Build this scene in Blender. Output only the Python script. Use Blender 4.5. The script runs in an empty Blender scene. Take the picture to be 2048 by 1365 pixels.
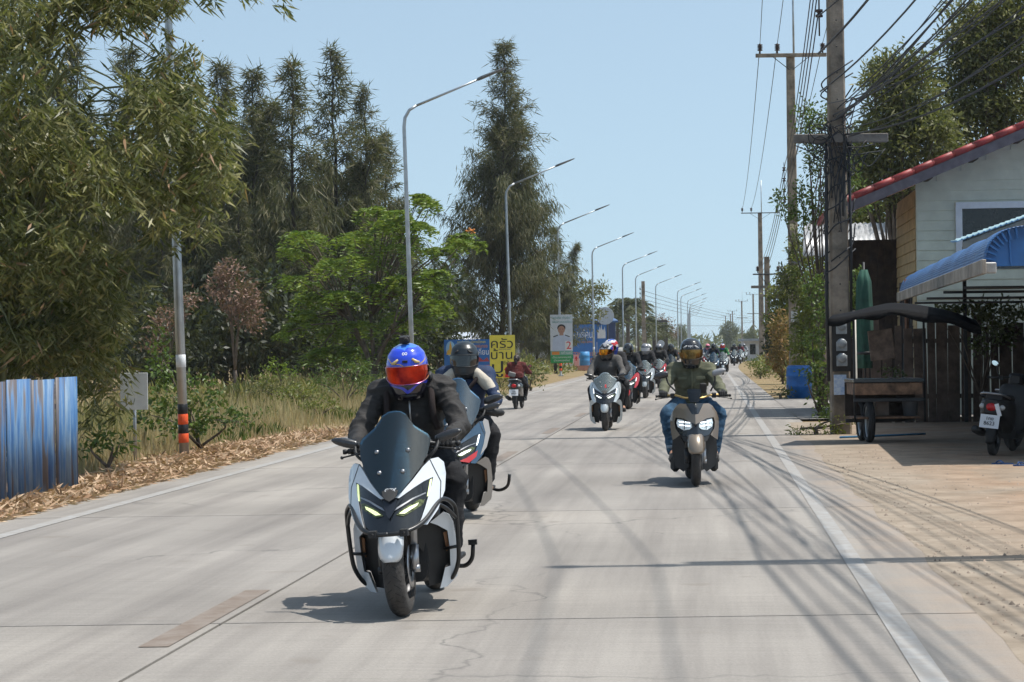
import bpy, bmesh, math, random
import numpy as np
from mathutils import Vector, Matrix, Euler, noise as mnoise
R = math.radians
PI = math.pi
random.seed(7)
rng = np.random.default_rng(7)
sc = bpy.context.scene
COL = sc.collection

# ------------------------------------------------------------------ camera
CAM_H = 1.45
LENS = 80.0
FPX = LENS / 36.0 * 2048.0
PITCH = math.atan((696 - 682.5) / FPX)
ROLL = R(-0.8)
cam_d = bpy.data.cameras.new('camera')
cam_d.lens = LENS
cam_d.sensor_width = 36.0
cam_d.clip_start = 0.1
cam_d.clip_end = 6000
cam = bpy.data.objects.new('camera', cam_d)
COL.objects.link(cam)
CAM_M = Matrix.Translation((0, 0, CAM_H)) @ Matrix.Rotation(PI / 2 + PITCH, 4, 'X') @ Matrix.Rotation(ROLL, 4, 'Z')
cam.matrix_world = CAM_M
sc.camera = cam

# ------------------------------------------------------------------ sky, sun, exposure
SUN_EL = R(68)
SUN_AZ = R(88)            # clockwise from +Y, so the sun stands over the right-hand verge
world = bpy.data.worlds.new('World')
sc.world = world
world.use_nodes = True
wn = world.node_tree
wn.nodes.clear()
wo = wn.nodes.new('ShaderNodeOutputWorld')
wb = wn.nodes.new('ShaderNodeBackground')
sky = wn.nodes.new('ShaderNodeTexSky')
sky.sky_type = 'NISHITA'
sky.sun_disc = False
sky.sun_elevation = SUN_EL
sky.sun_rotation = SUN_AZ
sky.altitude = 0
sky.air_density = 1.0
sky.dust_density = 1.6
sky.ozone_density = 4.0
wb.inputs['Strength'].default_value = 0.13
# humid air: the whole sky ring keeps the tone it has some ten degrees above the horizon
wt = wn.nodes.new('ShaderNodeTexCoord')
wm = wn.nodes.new('ShaderNodeMapping')
wm.inputs['Location'].default_value = (0, 0, 0.12)
wm.inputs['Scale'].default_value = (1, 1, 0.87)
wv = wn.nodes.new('ShaderNodeVectorMath')
wv.operation = 'NORMALIZE'
wn.links.new(wt.outputs['Generated'], wm.inputs['Vector'])
wn.links.new(wm.outputs[0], wv.inputs[0])
wn.links.new(wv.outputs[0], sky.inputs['Vector'])
whs = wn.nodes.new('ShaderNodeHueSaturation')
whs.inputs['Saturation'].default_value = 0.74
whs.inputs['Value'].default_value = 1.32
wn.links.new(sky.outputs[0], whs.inputs['Color'])
wtint = wn.nodes.new('ShaderNodeMix')
wtint.data_type = 'RGBA'
wtint.blend_type = 'MULTIPLY'
wtint.inputs[0].default_value = 1.0
wtint.inputs[7].default_value = (0.93, 1.0, 0.93, 1.0)
wn.links.new(whs.outputs[0], wtint.inputs[6])
wn.links.new(wtint.outputs[2], wb.inputs['Color'])
wn.links.new(wb.outputs[0], wo.inputs['Surface'])
sun_d = bpy.data.lights.new('sun', 'SUN')
sun_d.energy = 4.8
sun_d.angle = R(0.55)
sun_d.color = (1.0, 0.955, 0.89)
sun = bpy.data.objects.new('sun', sun_d)
COL.objects.link(sun)
sv = Vector((math.sin(SUN_AZ) * math.cos(SUN_EL), math.cos(SUN_AZ) * math.cos(SUN_EL), math.sin(SUN_EL)))
sun.rotation_euler = sv.to_track_quat('Z', 'Y').to_euler()
sun.location = (20, 10, 40)
sc.view_settings.view_transform = 'Standard'
sc.view_settings.look = 'None'
sc.view_settings.exposure = 0.1
sc.view_settings.gamma = 1.0
sc.view_settings.use_curve_mapping = False
sc.render.engine = 'CYCLES'
cy = sc.cycles
cy.use_denoising = True
cy.use_adaptive_sampling = True
cy.adaptive_threshold = 0.025
cy.max_bounces = 8
cy.transparent_max_bounces = 16
cy.diffuse_bounces = 3
cy.glossy_bounces = 3
cy.transmission_bounces = 4
cy.caustics_reflective = False
cy.caustics_refractive = False
cy.sample_clamp_indirect = 4.0

# ------------------------------------------------------------------ surveying helpers: photo pixel -> place on the ground or at a distance
def ray(px, py):
    d = Vector(((px - 1024) / FPX, -(py - 682.5) / FPX, -1.0))
    return CAM_M.to_3x3() @ d
def G(px, py, z=0.0):
    d = ray(px, py)
    t = (z - CAM_H) / d.z
    return Vector((d.x * t, d.y * t, z))
def P(px, py, Y):
    d = ray(px, py)
    t = Y / d.y
    return Vector((d.x * t, Y, CAM_H + d.z * t))
def cx(Y):                 # centre joint of the road
    e = 0.0
    if Y > 120:
        t = min(Y, 250) - 120
        e = 2.2e-4 * t * t
    if Y > 285:
        e += 0.02 * (Y - 285) if Y < 330 else 0.9 - 0.012 * (Y - 330)
    return -2.62 + 0.0865 * Y + e
ROAD_A = math.atan(0.0865)

# ------------------------------------------------------------------ materials
MATS = {}
def _nt(name):
    m = bpy.data.materials.new(name)
    m.use_nodes = True
    nt = m.node_tree
    b = nt.nodes['Principled BSDF']
    return m, nt, b
def N(nt, t, **kw):
    n = nt.nodes.new(t)
    for k, v in kw.items():
        if k in n.inputs:
            n.inputs[k].default_value = v
        else:
            setattr(n, k, v)
    return n
def c4(c):
    return (c[0], c[1], c[2], 1.0)
def ramp(nt, fac, stops):
    r = nt.nodes.new('ShaderNodeValToRGB')
    el = r.color_ramp.elements
    while len(el) < len(stops):
        el.new(0.5)
    for e, (p, c) in zip(el, stops):
        e.position = p
        e.color = c4(c)
    if fac is not None:
        nt.links.new(fac, r.inputs['Fac'])
    return r
def mixc(nt, fac, a, b, mode='MIX'):
    n = nt.nodes.new('ShaderNodeMix')
    n.data_type = 'RGBA'
    n.blend_type = mode
    for sock, v in ((n.inputs[0], fac), (n.inputs[6], a), (n.inputs[7], b)):
        if hasattr(v, 'links'):
            nt.links.new(v, sock)
        elif isinstance(v, (tuple, list)):
            sock.default_value = c4(v)
        else:
            sock.default_value = v
    return n.outputs[2]
def math_n(nt, op, a, b=0.0, clamp=False):
    n = nt.nodes.new('ShaderNodeMath')
    n.operation = op
    n.use_clamp = clamp
    for i, v in enumerate((a, b)):
        if hasattr(v, 'links'):
            nt.links.new(v, n.inputs[i])
        else:
            n.inputs[i].default_value = v
    return n.outputs[0]
def pm(name, col, rough=0.6, metal=0.0, var=0.12, vs=6.0, bump=0.0, bs=40.0, coat=0.0, col2=None, spec=0.5, emit=None, es=0.0, world_pos=False):
    """plain procedural surface: base colour broken up by noise, optional second colour, bump and clear coat"""
    if name in MATS:
        return MATS[name]
    m, nt, b = _nt(name)
    tc = nt.nodes.new('ShaderNodeTexCoord') if not world_pos else nt.nodes.new('ShaderNodeNewGeometry')
    co = tc.outputs['Object'] if not world_pos else tc.outputs['Position']
    n1 = N(nt, 'ShaderNodeTexNoise', Scale=vs, Detail=5.0, Roughness=0.6)
    nt.links.new(co, n1.inputs['Vector'])
    c2 = col2 if col2 else tuple(max(0, c * (1 - var * 1.6)) for c in col)
    hi = col if col2 else tuple(min(1, c * (1 + var)) for c in col)
    rr = ramp(nt, n1.outputs['Fac'], [(0.33, c2), (0.67, hi)])
    nt.links.new(rr.outputs[0], b.inputs['Base Color'])
    b.inputs['Metallic'].default_value = metal
    b.inputs['Specular IOR Level'].default_value = spec
    rm = N(nt, 'ShaderNodeMapRange')
    rm.inputs['To Min'].default_value = max(0.02, rough - 0.1 * rough)
    rm.inputs['To Max'].default_value = min(1, rough + 0.18 * rough)
    nt.links.new(n1.outputs['Fac'], rm.inputs['Value'])
    nt.links.new(rm.outputs[0], b.inputs['Roughness'])
    if coat:
        b.inputs['Coat Weight'].default_value = coat
        b.inputs['Coat Roughness'].default_value = 0.06
    if bump:
        n2 = N(nt, 'ShaderNodeTexNoise', Scale=bs, Detail=6.0)
        nt.links.new(co, n2.inputs['Vector'])
        bp = N(nt, 'ShaderNodeBump', Strength=bump, Distance=0.02)
        nt.links.new(n2.outputs['Fac'], bp.inputs['Height'])
        nt.links.new(bp.outputs[0], b.inputs['Normal'])
    if emit:
        b.inputs['Emission Color'].default_value = c4(emit)
        b.inputs['Emission Strength'].default_value = es
    MATS[name] = m
    return m
def leaf_mat(name, cols, trans=0.35, rough=0.5):
    """leaves: each leaf its own tone, light shining through"""
    if name in MATS:
        return MATS[name]
    m, nt, b = _nt(name)
    g = nt.nodes.new('ShaderNodeNewGeometry')
    n1 = N(nt, 'ShaderNodeTexNoise', Scale=0.9, Detail=2.0)
    nt.links.new(g.outputs['Position'], n1.inputs['Vector'])
    f = math_n(nt, 'ADD', math_n(nt, 'MULTIPLY', g.outputs['Random Per Island'], 0.7), math_n(nt, 'MULTIPLY', math_n(nt, 'SUBTRACT', n1.outputs['Fac'], 0.25), 0.6), True)
    k = len(cols) - 1
    rr = ramp(nt, f, [(0.06 + 0.88 * i / k, c) for i, c in enumerate(cols)])
    nt.links.new(rr.outputs[0], b.inputs['Base Color'])
    b.inputs['Roughness'].default_value = rough
    b.inputs['Specular IOR Level'].default_value = 0.35
    tr = nt.nodes.new('ShaderNodeBsdfTranslucent')
    nt.links.new(mixc(nt, 0.5, rr.outputs[0], (0.16, 0.2, 0.03)), tr.inputs['Color'])
    mx = nt.nodes.new('ShaderNodeMixShader')
    mx.inputs[0].default_value = trans
    out = nt.nodes['Material Output']
    nt.links.new(b.outputs[0], mx.inputs[1])
    nt.links.new(tr.outputs[0], mx.inputs[2])
    nt.links.new(mx.outputs[0], out.inputs['Surface'])
    MATS[name] = m
    return m
def tint_glass(name, tint, rough=0.05, refl=1.0, film=0.0, film_col=(0.4, 0.5, 0.52)):
    if name in MATS:
        return MATS[name]
    m, nt, b = _nt(name)
    t = nt.nodes.new('ShaderNodeBsdfTransparent')
    t.inputs['Color'].default_value = c4(tint)
    g = nt.nodes.new('ShaderNodeBsdfGlossy')
    g.inputs['Roughness'].default_value = rough
    g.inputs['Color'].default_value = (refl, refl, refl, 1)
    fr = N(nt, 'ShaderNodeFresnel', IOR=1.6)
    mx = nt.nodes.new('ShaderNodeMixShader')
    nt.links.new(fr.outputs[0], mx.inputs[0])
    tout = t.outputs[0]
    if film:                      # even diffuse tint mixed into the see-through plastic
        df = nt.nodes.new('ShaderNodeBsdfDiffuse')
        df.inputs['Color'].default_value = c4(film_col)
        m2 = nt.nodes.new('ShaderNodeMixShader')
        m2.inputs[0].default_value = film
        nt.links.new(t.outputs[0], m2.inputs[1])
        nt.links.new(df.outputs[0], m2.inputs[2])
        tout = m2.outputs[0]
    nt.links.new(tout, mx.inputs[1])
    nt.links.new(g.outputs[0], mx.inputs[2])
    nt.links.new(mx.outputs[0], nt.nodes['Material Output'].inputs['Surface'])
    MATS[name] = m
    return m

# ------------------------------------------------------------------ object helpers
def put(name, me, parent=None, loc=None, rot=None):
    o = bpy.data.objects.new(name, me)
    COL.objects.link(o)
    if parent is not None:
        o.parent = parent
    if loc is not None:
        o.location = loc
    if rot is not None:
        o.rotation_euler = rot
    return o
def tag(o, label, cat, group=None, kind=None):
    if label:
        o['label'] = label
    if cat:
        o['category'] = cat
    if group:
        o['group'] = group
    if kind:
        o['kind'] = kind
    return o
def thing(name, label, cat, loc=(0, 0, 0), rz=0.0, group=None, rot=None):
    o = bpy.data.objects.new(name, None)
    COL.objects.link(o)
    o.empty_display_size = 0.1
    o.location = loc
    o.rotation_euler = rot if rot is not None else (0, 0, rz)
    return tag(o, label, cat, group)
def structure(o):
    o['kind'] = 'structure'
    return o
def dup(root, loc=None, rz=None, label=None, group=None, parent=None):
    r = root.copy()
    COL.objects.link(r)
    if parent is not None:
        r.parent = parent
    if loc is not None:
        r.location = loc
    if rz is not None:
        r.rotation_euler = (root.rotation_euler.x, root.rotation_euler.y, rz)
    if label:
        r['label'] = label
    if group:
        r['group'] = group
    for ch in list(root.children):
        dup(ch, parent=r)
    return r
def np_mesh(name, V, F, mat, smooth=False):
    V = np.asarray(V, dtype=np.float32)
    F = np.asarray(F, dtype=np.int32)
    me = bpy.data.meshes.new(name)
    me.vertices.add(len(V))
    me.vertices.foreach_set('co', V.ravel())
    k = F.shape[1]
    me.loops.add(F.size)
    me.loops.foreach_set('vertex_index', F.ravel())
    me.polygons.add(len(F))
    me.polygons.foreach_set('loop_start', np.arange(0, F.size, k, dtype=np.int32))
    me.polygons.foreach_set('loop_total', np.full(len(F), k, dtype=np.int32))
    if smooth:
        me.polygons.foreach_set('use_smooth', np.ones(len(F), dtype=bool))
    me.update(calc_edges=True)
    if mat:
        me.materials.append(mat)
    return me
def cat_rom(pts, n):
    """Catmull-Rom through the points (any dimension), n samples per span"""
    p = [np.asarray(q, float) for q in pts]
    p = [2 * p[0] - p[1]] + p + [2 * p[-1] - p[-2]]
    out = []
    for i in range(1, len(p) - 2):
        for k in range(n):
            t = k / n
            a, b, c, d = p[i - 1], p[i], p[i + 1], p[i + 2]
            out.append(0.5 * (2 * b + (c - a) * t + (2 * a - 5 * b + 4 * c - d) * t * t + (3 * b - a - 3 * c + d) * t ** 3))
    out.append(p[-2])
    return out
class MB:
    """collects shapes for one mesh"""
    def __init__(self):
        self.v = []
        self.f = []
        self.mi = []
        self.cur = 0
        self.sm = []
    def add(self, V, F, smooth=False):
        o = len(self.v)
        self.v += [tuple(map(float, q)) for q in V]
        for q in F:
            self.f.append(tuple(i + o for i in q))
            self.mi.append(self.cur)
            self.sm.append(smooth)
        return self
    def box(self, c, s, rot=None, M=None):
        x, y, z = s[0] / 2, s[1] / 2, s[2] / 2
        V = [Vector((a * x, b * y, d * z)) for d in (-1, 1) for b in (-1, 1) for a in (-1, 1)]
        if rot is not None:
            e = Euler(rot).to_matrix()
            V = [e @ q for q in V]
        V = [q + Vector(c) for q in V]
        if M is not None:
            V = [M @ q for q in V]
        return self.add(V, [(0, 2, 3, 1), (4, 5, 7, 6), (0, 1, 5, 4), (2, 6, 7, 3), (0, 4, 6, 2), (1, 3, 7, 5)])
    def beam(self, a, b, w, h, up=(0, 0, 1)):
        a, b = Vector(a), Vector(b)
        d = (b - a)
        L = d.length
        q = d.to_track_quat('Y', 'Z')
        M = Matrix.Translation((a + b) / 2) @ q.to_matrix().to_4x4()
        return self.box((0, 0, 0), (w, L, h), M=M)
    def tube(self, pts, r, n=8, caps=True, smooth=True):
        pts = [Vector(p) for p in pts]
        rs = r if isinstance(r, (list, tuple)) else [r] * len(pts)
        V, F = [], []
        prev = None
        for i, p in enumerate(pts):
            t = (pts[min(i + 1, len(pts) - 1)] - pts[max(i - 1, 0)])
            if t.length < 1e-9:
                t = Vector((0, 0, 1))
            t.normalize()
            if prev is None:
                a = Vector((0, 0, 1)) if abs(t.z) < 0.9 else Vector((1, 0, 0))
                u = t.cross(a).normalized()
            else:
                u = (prev - t * prev.dot(t))
                u = u.normalized() if u.length > 1e-6 else t.orthogonal().normalized()
            prev = u
            w = t.cross(u)
            for k in range(n):
                an = 2 * PI * k / n
                V.append(p + (u * math.cos(an) + w * math.sin(an)) * rs[i])
        for i in range(len(pts) - 1):
            for k in range(n):
                a, b = i * n + k, i * n + (k + 1) % n
                F.append((a, b, b + n, a + n))
        if caps:
            F.append(tuple(range(n - 1, -1, -1)))
            F.append(tuple((len(pts) - 1) * n + k for k in range(n)))
        return self.add(V, F, smooth)
    def ctube(self, pts, r, n=8, seg=5):
        """tube along a smooth curve through pts"""
        q = cat_rom(pts, seg)
        if isinstance(r, (list, tuple)):
            rr = [float(x[0]) for x in cat_rom([[a] for a in r], seg)]
        else:
            rr = r
        return self.tube(q, rr, n)
    def lathe(self, prof, n=24, axis='z', c=(0, 0, 0), smooth=True, closed=False):
        V, F = [], []
        for (r, h) in prof:
            for k in range(n):
                a = 2 * PI * k / n
                if axis == 'z':
                    V.append((c[0] + r * math.cos(a), c[1] + r * math.sin(a), c[2] + h))
                elif axis == 'x':
                    V.append((c[0] + h, c[1] + r * math.cos(a), c[2] + r * math.sin(a)))
                else:
                    V.append((c[0] + r * math.sin(a), c[1] + h, c[2] + r * math.cos(a)))
        m = len(prof)
        for i in range(m if closed else m - 1):
            for k in range(n):
                j = (i + 1) % m
                F.append((i * n + k, i * n + (k + 1) % n, j * n + (k + 1) % n, j * n + k))
        return self.add(V, F, smooth)
    def loft(self, rings, caps=True, smooth=True, closed=True):
        n = len(rings[0])
        V = [p for r in rings for p in r]
        F = []
        for i in range(len(rings) - 1):
            for k in range(n if closed else n - 1):
                a, b = i * n + k, i * n + (k + 1) % n
                F.append((a, b, b + n, a + n))
        if caps and closed:
            F.append(tuple(range(n - 1, -1, -1)))
            F.append(tuple((len(rings) - 1) * n + k for k in range(n)))
        return self.add(V, F, smooth)
    def ell(self, c, r, n=12, m=8, rot=None):
        V, F = [], []
        e = Euler(rot).to_matrix() if rot is not None else Matrix.Identity(3)
        for i in range(m + 1):
            t = PI * i / m
            for k in range(n):
                a = 2 * PI * k / n
                V.append(e @ Vector((r[0] * math.sin(t) * math.cos(a), r[1] * math.sin(t) * math.sin(a), r[2] * math.cos(t))) + Vector(c))
        for i in range(m):
            for k in range(n):
                F.append((i * n + k, (i + 1) * n + k, (i + 1) * n + (k + 1) % n, i * n + (k + 1) % n))
        return self.add(V, F, True)
    def mesh(self, name, mats, weld=False, recalc=True, bevel=0.0):
        me = bpy.data.meshes.new(name)
        me.from_pydata(self.v, [], self.f)
        for m in (mats if isinstance(mats, (list, tuple)) else [mats]):
            me.materials.append(m)
        me.polygons.foreach_set('material_index', self.mi)
        me.polygons.foreach_set('use_smooth', self.sm)
        if weld or recalc or bevel:
            bm = bmesh.new()
            bm.from_mesh(me)
            if weld or bevel:
                bmesh.ops.remove_doubles(bm, verts=bm.verts, dist=1e-5)
            if bevel:
                es = [e for e in bm.edges if len(e.link_faces) == 2 and e.calc_face_angle(0) > 0.5]
                bmesh.ops.bevel(bm, geom=es, offset=bevel, segments=1, affect='EDGES')
            bmesh.ops.recalc_face_normals(bm, faces=bm.faces)
            bm.to_mesh(me)
            bm.free()
        return me
    def build(self, name, mats, parent=None, loc=None, rot=None, **kw):
        return put(name, self.mesh(name, mats, **kw), parent, loc, rot)
FONT = None
def text_mesh(s, size, mat, ext=0.002, align='CENTER', sx=1.0, shear=0.0):
    cu = bpy.data.curves.new('lettering', 'FONT')
    cu.body = s
    cu.size = size
    cu.extrude = ext
    cu.align_x = align
    cu.align_y = 'CENTER'
    cu.shear = shear
    cu.resolution_u = 3
    o = bpy.data.objects.new('lettering', cu)
    COL.objects.link(o)
    dg = bpy.context.evaluated_depsgraph_get()
    me = bpy.data.meshes.new_from_object(o.evaluated_get(dg))
    bpy.data.objects.remove(o)
    me.materials.clear()
    me.materials.append(mat)
    if sx != 1.0:
        me.transform(Matrix.Diagonal((sx, 1, 1, 1)))
    return me
def lettering(s, size, mat, parent, loc, rot=(PI / 2, 0, 0), name='lettering', sx=1.0, shear=0.0, bold=0.0, w=None):
    me = text_mesh(s, size, mat, sx=sx, shear=shear)
    if w and len(me.vertices):
        xs = [v.co.x for v in me.vertices]
        k = w / max(1e-6, max(xs) - min(xs))
        me.transform(Matrix.Diagonal((k, 1, 1, 1)))
    return put(name, me, parent, loc, rot)
# ================================================================== GROUND AND ROAD
def concrete_mat():
    m, nt, b = _nt('road_concrete')
    g = nt.nodes.new('ShaderNodeNewGeometry')
    mp = nt.nodes.new('ShaderNodeMapping')
    mp.inputs['Rotation'].default_value = (0, 0, ROAD_A)
    nt.links.new(g.outputs['Position'], mp.inputs['Vector'])
    big = N(nt, 'ShaderNodeTexNoise', Scale=0.35, Detail=4.0)
    nt.links.new(mp.outputs[0], big.inputs['Vector'])
    st = nt.nodes.new('ShaderNodeMapping')       # wheel wear drawn out along the lane
    st.inputs['Scale'].default_value = (1.5, 0.05, 1)
    nt.links.new(mp.outputs[0], st.inputs['Vector'])
    sn = N(nt, 'ShaderNodeTexNoise', Scale=1.6, Detail=5.0, Roughness=0.65)
    nt.links.new(st.outputs[0], sn.inputs['Vector'])
    tn = nt.nodes.new('ShaderNodeMapping')       # broom-finish tining across the lane
    tn.inputs['Scale'].default_value = (0.6, 9.0, 1)
    nt.links.new(mp.outputs[0], tn.inputs['Vector'])
    tnn = N(nt, 'ShaderNodeTexNoise', Scale=3.0, Detail=3.0)
    nt.links.new(tn.outputs[0], tnn.inputs['Vector'])
    fine = N(nt, 'ShaderNodeTexNoise', Scale=60.0, Detail=3.0)
    nt.links.new(g.outputs['Position'], fine.inputs['Vector'])
    oi = nt.nodes.new('ShaderNodeObjectInfo')
    base = ramp(nt, big.outputs['Fac'], [(0.3, (0.24, 0.222, 0.203)), (0.7, (0.322, 0.298, 0.272))]).outputs[0]
    wear = ramp(nt, sn.outputs['Fac'], [(0.3, (0.7, 0.69, 0.69)), (0.6, (1.04, 1.04, 1.03))]).outputs[0]
    c = mixc(nt, 1.0, base, wear, 'MULTIPLY')
    c = mixc(nt, 1.0, c, ramp(nt, tnn.outputs['Fac'], [(0.3, (0.92, 0.92, 0.92)), (0.7, (1.05, 1.05, 1.05))]).outputs[0], 'MULTIPLY')
    c = mixc(nt, 1.0, c, ramp(nt, fine.outputs['Fac'], [(0.3, (0.88, 0.88, 0.88)), (0.7, (1.07, 1.07, 1.07))]).outputs[0], 'MULTIPLY')
    c = mixc(nt, 1.0, c, ramp(nt, oi.outputs['Random'], [(0.0, (0.91, 0.91, 0.92)), (1.0, (1.05, 1.04, 1.02))]).outputs[0], 'MULTIPLY')
    # hairline cracks: thin voronoi borders bent by noise, kept only in patches
    wob = N(nt, 'ShaderNodeTexNoise', Scale=1.1, Detail=4.0)
    nt.links.new(g.outputs['Position'], wob.inputs['Vector'])
    va = nt.nodes.new('ShaderNodeVectorMath')
    va.operation = 'MULTIPLY_ADD'
    nt.links.new(wob.outputs['Color'], va.inputs[0])
    va.inputs[1].default_value = (1.6, 1.6, 0)
    nt.links.new(mp.outputs[0], va.inputs[2])
    vo = nt.nodes.new('ShaderNodeTexVoronoi')
    vo.feature = 'DISTANCE_TO_EDGE'
    vo.inputs['Scale'].default_value = 0.16
    nt.links.new(va.outputs[0], vo.inputs['Vector'])
    cr = ramp(nt, vo.outputs['Distance'], [(0.0, (1, 1, 1)), (0.0028, (0, 0, 0))]).outputs[0]
    msk = ramp(nt, big.outputs['Fac'], [(0.42, (0, 0, 0)), (0.58, (0.62, 0.62, 0.62))]).outputs[0]
    c = mixc(nt, mixc(nt, 1.0, cr, msk, 'MULTIPLY'), c, (0.09, 0.085, 0.08))
    # oil spots
    ol = N(nt, 'ShaderNodeTexNoise', Scale=2.3, Detail=2.0)
    nt.links.new(g.outputs['Position'], ol.inputs['Vector'])
    om = ramp(nt, ol.outputs['Fac'], [(0.66, (0, 0, 0)), (0.74, (0.5, 0.5, 0.5))]).outputs[0]
    c = mixc(nt, om, c, (0.19, 0.165, 0.14))
    # yard dust carried onto the right shoulder, a little soil on the left one
    sp = nt.nodes.new('ShaderNodeSeparateXYZ')
    nt.links.new(g.outputs['Position'], sp.inputs[0])
    uu = math_n(nt, 'SUBTRACT', sp.outputs['X'], math_n(nt, 'SUBTRACT', math_n(nt, 'MULTIPLY', sp.outputs['Y'], 0.0865), 2.62))
    du = N(nt, 'ShaderNodeTexNoise', Scale=1.4, Detail=6.0, Roughness=0.7)
    nt.links.new(mp.outputs[0], du.inputs['Vector'])
    rgt = math_n(nt, 'ADD', math_n(nt, 'MULTIPLY', math_n(nt, 'SUBTRACT', uu, 3.7), 1.5), math_n(nt, 'MULTIPLY', math_n(nt, 'SUBTRACT', du.outputs['Fac'], 0.42), 2.2), True)
    near = math_n(nt, 'SUBTRACT', 1.0, math_n(nt, 'MULTIPLY', math_n(nt, 'SUBTRACT', sp.outputs['Y'], 34.0), 0.15, True), True)
    c = mixc(nt, math_n(nt, 'MULTIPLY', math_n(nt, 'MULTIPLY', rgt, 0.85), near), c, (0.315, 0.245, 0.185))
    lft = math_n(nt, 'ADD', math_n(nt, 'MULTIPLY', math_n(nt, 'SUBTRACT', -3.45, uu), 1.6), math_n(nt, 'MULTIPLY', math_n(nt, 'SUBTRACT', du.outputs['Fac'], 0.45), 1.8), True)
    c = mixc(nt, math_n(nt, 'MULTIPLY', lft, 0.8), c, (0.25, 0.19, 0.135))
    nt.links.new(c, b.inputs['Base Color'])
    b.inputs['Roughness'].default_value = 0.78
    b.inputs['Specular IOR Level'].default_value = 0.3
    bp = N(nt, 'ShaderNodeBump', Strength=0.25, Distance=0.01)
    nt.links.new(fine.outputs['Fac'], bp.inputs['Height'])
    nt.links.new(bp.outputs[0], b.inputs['Normal'])
    return m
M_CONC = concrete_mat()
M_FILL = pm('joint_filler', (0.075, 0.07, 0.065), 0.9, world_pos=True)
def ground_mat(name, cols, s1=0.5, s2=14.0, bump=0.6, edge=None):
    m, nt, b = _nt(name)
    g = nt.nodes.new('ShaderNodeNewGeometry')
    n1 = N(nt, 'ShaderNodeTexNoise', Scale=s1, Detail=6.0, Roughness=0.6)
    n2 = N(nt, 'ShaderNodeTexNoise', Scale=s2, Detail=5.0, Roughness=0.7)
    for n in (n1, n2):
        nt.links.new(g.outputs['Position'], n.inputs['Vector'])
    k = len(cols) - 1
    a = ramp(nt, n1.outputs['Fac'], [(0.3 + 0.4 * i / k, c) for i, c in enumerate(cols)]).outputs[0]
    d = ramp(nt, n2.outputs['Fac'], [(0.3, (0.68, 0.66, 0.62)), (0.66, (1.12, 1.12, 1.1))]).outputs[0]
    if edge:                    # trampled dusty margin next to the concrete
        sp = nt.nodes.new('ShaderNodeSeparateXYZ')
        nt.links.new(g.outputs['Position'], sp.inputs[0])
        uu = math_n(nt, 'SUBTRACT', sp.outputs['X'], math_n(nt, 'SUBTRACT', math_n(nt, 'MULTIPLY', sp.outputs['Y'], 0.0865), 2.62))
        k_ = math_n(nt, 'ADD', math_n(nt, 'MULTIPLY', math_n(nt, 'SUBTRACT', 5.5, uu), 0.9), math_n(nt, 'MULTIPLY', math_n(nt, 'SUBTRACT', n1.outputs['Fac'], 0.5), 3.0), True)
        a = mixc(nt, k_, a, edge)
    nt.links.new(mixc(nt, 1.0, a, d, 'MULTIPLY'), b.inputs['Base Color'])
    b.inputs['Roughness'].default_value = 0.95
    b.inputs['Specular IOR Level'].default_value = 0.15
    bp = N(nt, 'ShaderNodeBump', Strength=bump, Distance=0.04)
    nt.links.new(n2.outputs['Fac'], bp.inputs['Height'])
    nt.links.new(bp.outputs[0], b.inputs['Normal'])
    return m
M_SOIL = ground_mat('dry_soil', [(0.17, 0.12, 0.065), (0.27, 0.2, 0.115), (0.2, 0.18, 0.08)])
M_YARD = ground_mat('dirt_yard', [(0.27, 0.225, 0.18), (0.29, 0.225, 0.17), (0.31, 0.215, 0.15), (0.29, 0.19, 0.13)], 0.6, 2.2, 0.12, (0.3, 0.25, 0.2))
# the ground sheet: one grid, gently uneven away from the road
xs = sorted(set([-900, -400, -200, -120, -80] + list(range(-60, 81, 4)) + [100, 140, 200, 300, 500, 900]))
ys = [-30, -10, 0] + list(range(6, 130, 4)) + list(range(130, 330, 12)) + [330, 380, 450, 600, 900, 1500, 3000]
V, F = [], []
for Y in ys:
    for X in xs:
        u = X - cx(max(0, min(Y, 900)))
        z = -0.035
        if u < -6.5 or u > 14:
            a = min(1.0, (abs(u) - 6.5) / 8)
            z += a * 0.16 * mnoise.noise(Vector((X * 0.11, Y * 0.09, 3.1)))
        V.append((X, Y, z))
nx = len(xs)
for j in range(len(ys) - 1):
    for i in range(nx - 1):
        a = j * nx + i
        F.append((a, a + 1, a + 1 + nx, a + nx))
ground = structure(put('ground', np_mesh('ground', V, F, M_SOIL, True)))
tag(ground, 'dry brown verge ground with straw and soil beside the road', 'ground')

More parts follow.
